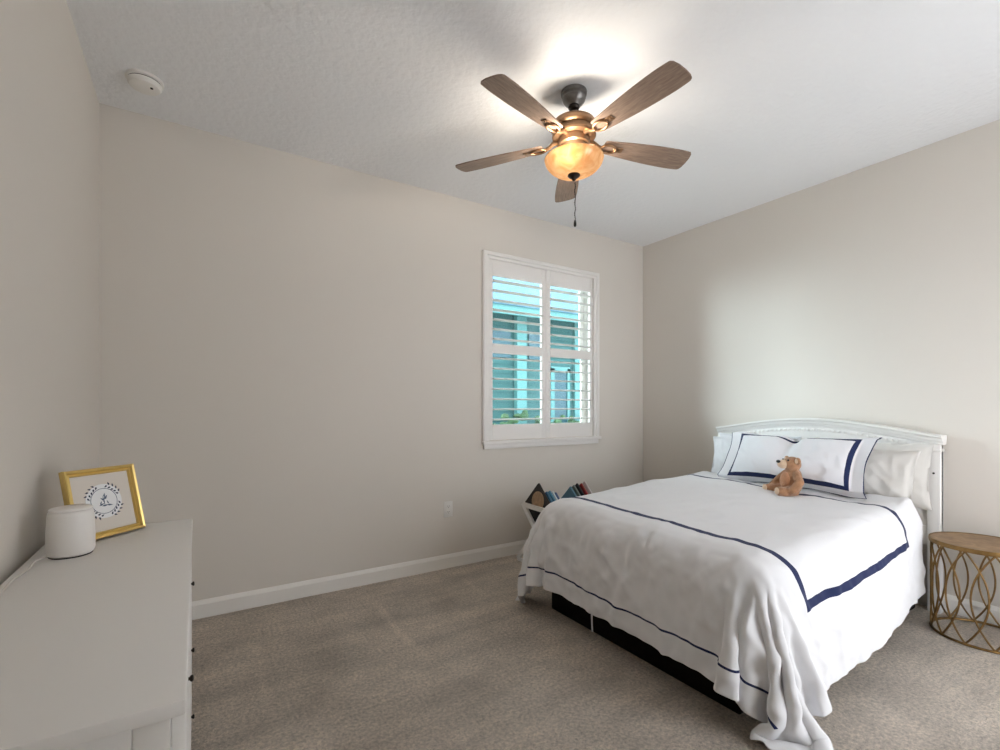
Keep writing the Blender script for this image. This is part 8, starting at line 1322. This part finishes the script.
for (loc, w, h, t, lean_, roll, yaw, m, sd_, lab) in (
    ((3.515, 1.265, .785), .62, .38, .085, 8, 0, 0, 'cotton_grey', 11, 'plain white pillow behind another, nearest the headboard post by the gold table'),
    ((3.395, 1.290, .770), .60, .35, .09, 15, -1, 0, 'cotton_grey', 12, 'plain off-white pillow just beside the navy-edged sham, on the side table end'),
    ((3.515, 1.965, .785), .62, .38, .085, 8, 0, 0, 'cotton', 13, 'plain white pillow at the window end of the headboard, rearmost'),
    ((3.395, 1.935, .775), .62, .37, .09, 15, 2, 0, 'cotton', 14, 'plain white pillow peeking out left of the navy-edged sham'),
):
    o = obj('pillow', pillow_bm(w, h, t, .012, sd_, 0, .012), M[m], None, angle=180)
    place_pillow(o, loc, lean_, roll, yaw)
    tag(o, lab, 'pillow', PG)
SW, SH, SF = .89, .49, .073
M['sham'] = band_mat('sham_cotton', [(1 - (SW / 2 - SF - .012), 1 + (SW / 2 - SF - .012), 1 - (SH / 2 - SF - .012), 1 + (SH / 2 - SF - .012), .022),
                                     (1 - SW / 2, 1 + SW / 2, 1 - SH / 2, 1 + SH / 2, .010)], [], 2, col=(230, 230, 234), bump=(7, .3, 3, .016, 1))
sham = obj('pillow_sham', pillow_bm(SW, SH, .15, SF, 4, .045, .012, 80, 52), M['sham'], None, angle=180)
place_pillow(sham, (3.235, 1.590, .842), 32, 0, 0)
tag(sham, 'long white pillow sham with a navy band, in front of the pillows', 'pillow')

# ------------------------------------------------------------------ teddy bear
tb = thing('teddy_bear', 'small brown teddy bear leaning on the navy-edged sham', 'teddy bear', (3.03, 1.490, .645), (0, 0, R(-32)))
def limb(bm, pts, rads, n=10):
    for (a, ra), (b, rb) in zip(zip(pts, rads), zip(pts[1:], rads[1:])):
        a, b = Vector(a), Vector(b)
        for k in range(n + 1):
            s = k / n
            add_ball(bm, a + (b - a) * s, ra + (rb - ra) * s, 12, 8)
bm = BM()
# facing local -X; local -Y is the viewer's right
add_ball(bm, (.015, 0, .075), (.052, .056, .075))
add_ball(bm, (.020, 0, .115), (.042, .046, .045))
add_ball(bm, (.012, -.006, .178), (.044, .046, .044))
limb(bm, [(.010, .040, .125), (-.015, .074, .080), (-.045, .084, .040)], [.020, .021, .022])
limb(bm, [(.015, -.044, .125), (.006, -.082, .085), (-.030, -.080, .040)], [.021, .022, .023])
limb(bm, [(.0, .036, .030), (-.050, .060, .028), (-.075, .066, .030)], [.032, .028, .026])
limb(bm, [(.0, -.036, .030), (-.055, -.050, .028), (-.080, -.052, .032)], [.032, .029, .027])
body = obj('body', bm, M['plush'], tb, angle=180)
rm = body.modifiers.new('fuse', 'REMESH'); rm.mode = 'VOXEL'; rm.voxel_size = .0045; rm.use_smooth_shade = True
smo = body.modifiers.new('soft', 'SMOOTH'); smo.factor = .5; smo.iterations = 6
bm = BM(); add_ball(bm, (-.018, 0, .082), (.026, .040, .052)); obj('belly_patch', bm, M['plush_belly'], tb, angle=180)
bm = BM(); add_ball(bm, (-.028, .004, .178), (.032, .028, .026)); mz = obj('muzzle', bm, M['plush_light'], tb, angle=180)
bm = BM(); add_ball(bm, (-.056, .006, .193), (.010, .014, .009)); obj('nose', bm, M['black_plastic'], mz, angle=180)
for y in (.022, -.024):
    bm = BM(); add_ball(bm, (-.020, y, .203), .0055, 12, 8); obj('eye', bm, M['black_plastic'], tb, angle=180)
for y in (.042, -.054):
    bm = BM(); add_ball(bm, (.014, y, .200), (.011, .020, .021)); er = obj('ear', bm, M['plush'], tb, angle=180)
    bm = BM(); add_ball(bm, (.006, y, .200), (.006, .013, .014)); obj('inner_ear', bm, M['plush_light'], er, angle=180)
for y in (.066, -.052):
    bm = BM(); add_ball(bm, (-.098, y, .034), (.008, .019, .020)); obj('foot_pad', bm, M['plush_light'], tb, angle=180)

tb.scale = (1.1, 1.1, 1.06)

# ------------------------------------------------------------------ gold wire side table
TX, TY, TRad, TH = 3.408, .725, .209, .486
tab = thing('side_table', 'round gold wire side table beside the bed', 'side table', (TX, TY, 0))
bm = BM()
add_lathe(bm, [(0, TH - .010), (TRad - .006, TH - .010), (TRad - .006, TH - .002), (0, TH - .002)], n=72)
obj('tabletop', bm, M['table_wood'], tab)
bm = BM()
add_lathe(bm, [(TRad - .008, TH - .022), (TRad + .001, TH - .022), (TRad + .003, TH - .012), (TRad + .001, TH), (TRad - .008, TH)], n=72, close=True)
obj('rim', bm, M['bronze'], tab)
rc_ = TRad - .008
bm = BM(); add_tube(bm, [(rc_ * math.cos(2 * math.pi * k / 64), rc_ * math.sin(2 * math.pi * k / 64), .007) for k in range(64)], .0065, 8, closed=True)
obj('base_ring', bm, M['bronze'], tab)
NW = 12
for k in range(NW):
    th0 = 2 * math.pi * (k + .28) / NW
    for sgn in (1, -1):
        bm = BM()
        pts = []
        for q in range(25):
            z = -1 + 2 * q / 24
            off = sgn * (.032 - .084 * z * z) / rc_
            pts.append((rc_ * math.cos(th0 + off), rc_ * math.sin(th0 + off), .010 + (TH - .032) * (z + 1) / 2))
        add_tube(bm, pts, .0044, 8)
        obj('wire', bm, M['bronze'], tab)

# ------------------------------------------------------------------ book rack and books
RX0, RX1 = 2.10, 2.74
rk = thing('book_rack', 'white V-shaped book rack by the wall behind the bed', 'book rack', ((RX0 + RX1) / 2, 2.775, 0))
rx, ry = (RX0 + RX1) / 2, 2.775
def bar(bm, x0, x1, p, q, w):
    """flat bar from p to q in the Y-Z plane, width w, between x0 and x1"""
    p, q = Vector(p), Vector(q)
    d = (q - p).normalized(); n = Vector((-d.y, d.x)) * (w / 2)
    poly = [p + n, q + n, q - n, p - n]
    add_prism(bm, [(a.x - ry, a.y) for a in poly], lambda u, v: Vector((x0 - rx, u, v)), lambda u, v: Vector((x1 - rx, u, v)))
for (xa, xb) in ((RX0 - .018, RX0), (RX1, RX1 + .018)):
    bm = BM()
    bar(bm, xa, xb, (2.955, .450), (2.535, .016), .034)
    bar(bm, xa - .001, xb + .001, (2.600, .450), (3.015, .016), .034)
    bar(bm, xa + .002, xb - .002, (2.955, .440), (2.600, .440), .034)
    bar(bm, xa + .003, xb - .003, (2.53, .013), (3.02, .013), .026)
    obj('end_frame', bm, M['white_paint'], rk, smooth=False)
for (pa, pb) in (((2.945, .448), (2.785, .283)), ((2.610, .448), (2.770, .283))):
    bm = BM(); bar(bm, RX0 + .001, RX1 - .001, pa, pb, .010)
    obj('trough_board', bm, M['white_paint'], rk, smooth=False)

BG = 'picture books in the white rack'
# (x at the spine side, thickness, side along the back board, other side, cover colour, spine colour, label)
BOOKS = (
    (2.103, .016, .236, .232, (30, 22, 21), 'dark brown picture book with a tan oval on its cover, in the rack', True),
    (2.150, .014, .170, .215, (64, 116, 150), 'blue picture book next to the dark brown one in the rack', False),
    (2.178, .012, .172, .218, (92, 150, 176), 'pale blue picture book, third from the open end of the rack', False),
    (2.206, .012, .166, .214, (214, 222, 224), 'thin whitish picture book between blue ones in the rack', False),
    (2.232, .014, .160, .205, (58, 84, 128), 'navy blue picture book midway along the rack', False),
    (2.385, .014, .185, .220, (84, 124, 142), 'grey-teal book, first of the cluster nearest the wall corner', False),
    (2.425, .013, .195, .220, (110, 122, 116), 'grey-green picture book left of a black one in the rack', False),
    (2.462, .012, .205, .222, (36, 32, 34), 'black picture book left of a red one in the rack', False),
    (2.500, .013, .200, .224, (150, 52, 52), 'red picture book in the cluster nearest the wall corner', False),
    (2.545, .012, .215, .225, (206, 196, 194), 'pale pinkish picture book farthest along the rack', False),
)
V0 = Vector((2.7775, .292))                                  # inside bottom of the trough
dA = Vector((1, 1)).normalized(); dB = Vector((-1, 1)).normalized()
cmats = {}
for (x, th, la, lb, col, lab, face) in BOOKS:
    b = thing('picture_book', lab, 'book', (x, 2.7775, .290), group=BG)
    key = col
    cm_ = mat('book_cover', col, .5, bump=(60, .05, 2, .001))
    def quad(bm, a0, a1, b0, b1, x0, x1):
        P = [dA * a0 + dB * b0, dA * a1 + dB * b0, dA * a1 + dB * b1, dA * a0 + dB * b1]
        add_prism(bm, [(p.x, p.y) for p in P], lambda u, v: Vector((x0, u, v)), lambda u, v: Vector((x1, u, v)))
    bm = BM()
    quad(bm, .0, la, .0, lb, 0, .0022)
    quad(bm, .0, la, .0, lb, th - .0022, th)
    quad(bm, .0, la, lb - .0025, lb, .0022, th - .0022)          # spine, on the upper front edge
    obj('cover', bm, cm_, b, smooth=False)
    bm = BM()
    quad(bm, .003, la - .003, .003, lb - .0026, .0023, th - .0023)
    obj('pages', bm, M['pages'], b, smooth=False)
    if face:
        bm = BM()
        cA, cB = la * .62, lb * .60
        poly = []
        for q in range(28):
            an = 2 * math.pi * q / 28
            p = dA * (cA + .066 * math.cos(an)) + dB * (cB + .078 * math.sin(an))
            poly.append((p.x, p.y))
        add_prism(bm, poly, lambda u, v: Vector((-.0012, u, v)), lambda u, v: Vector((.0002, u, v)))
        tm = obj('cover_art', bm, mat('tan_print', (170, 140, 110), .6, bump=(80, .05, 2, .001), var=(30, .25)), b, smooth=False)
        tm['label'] = 'tan oval picture on the cover'
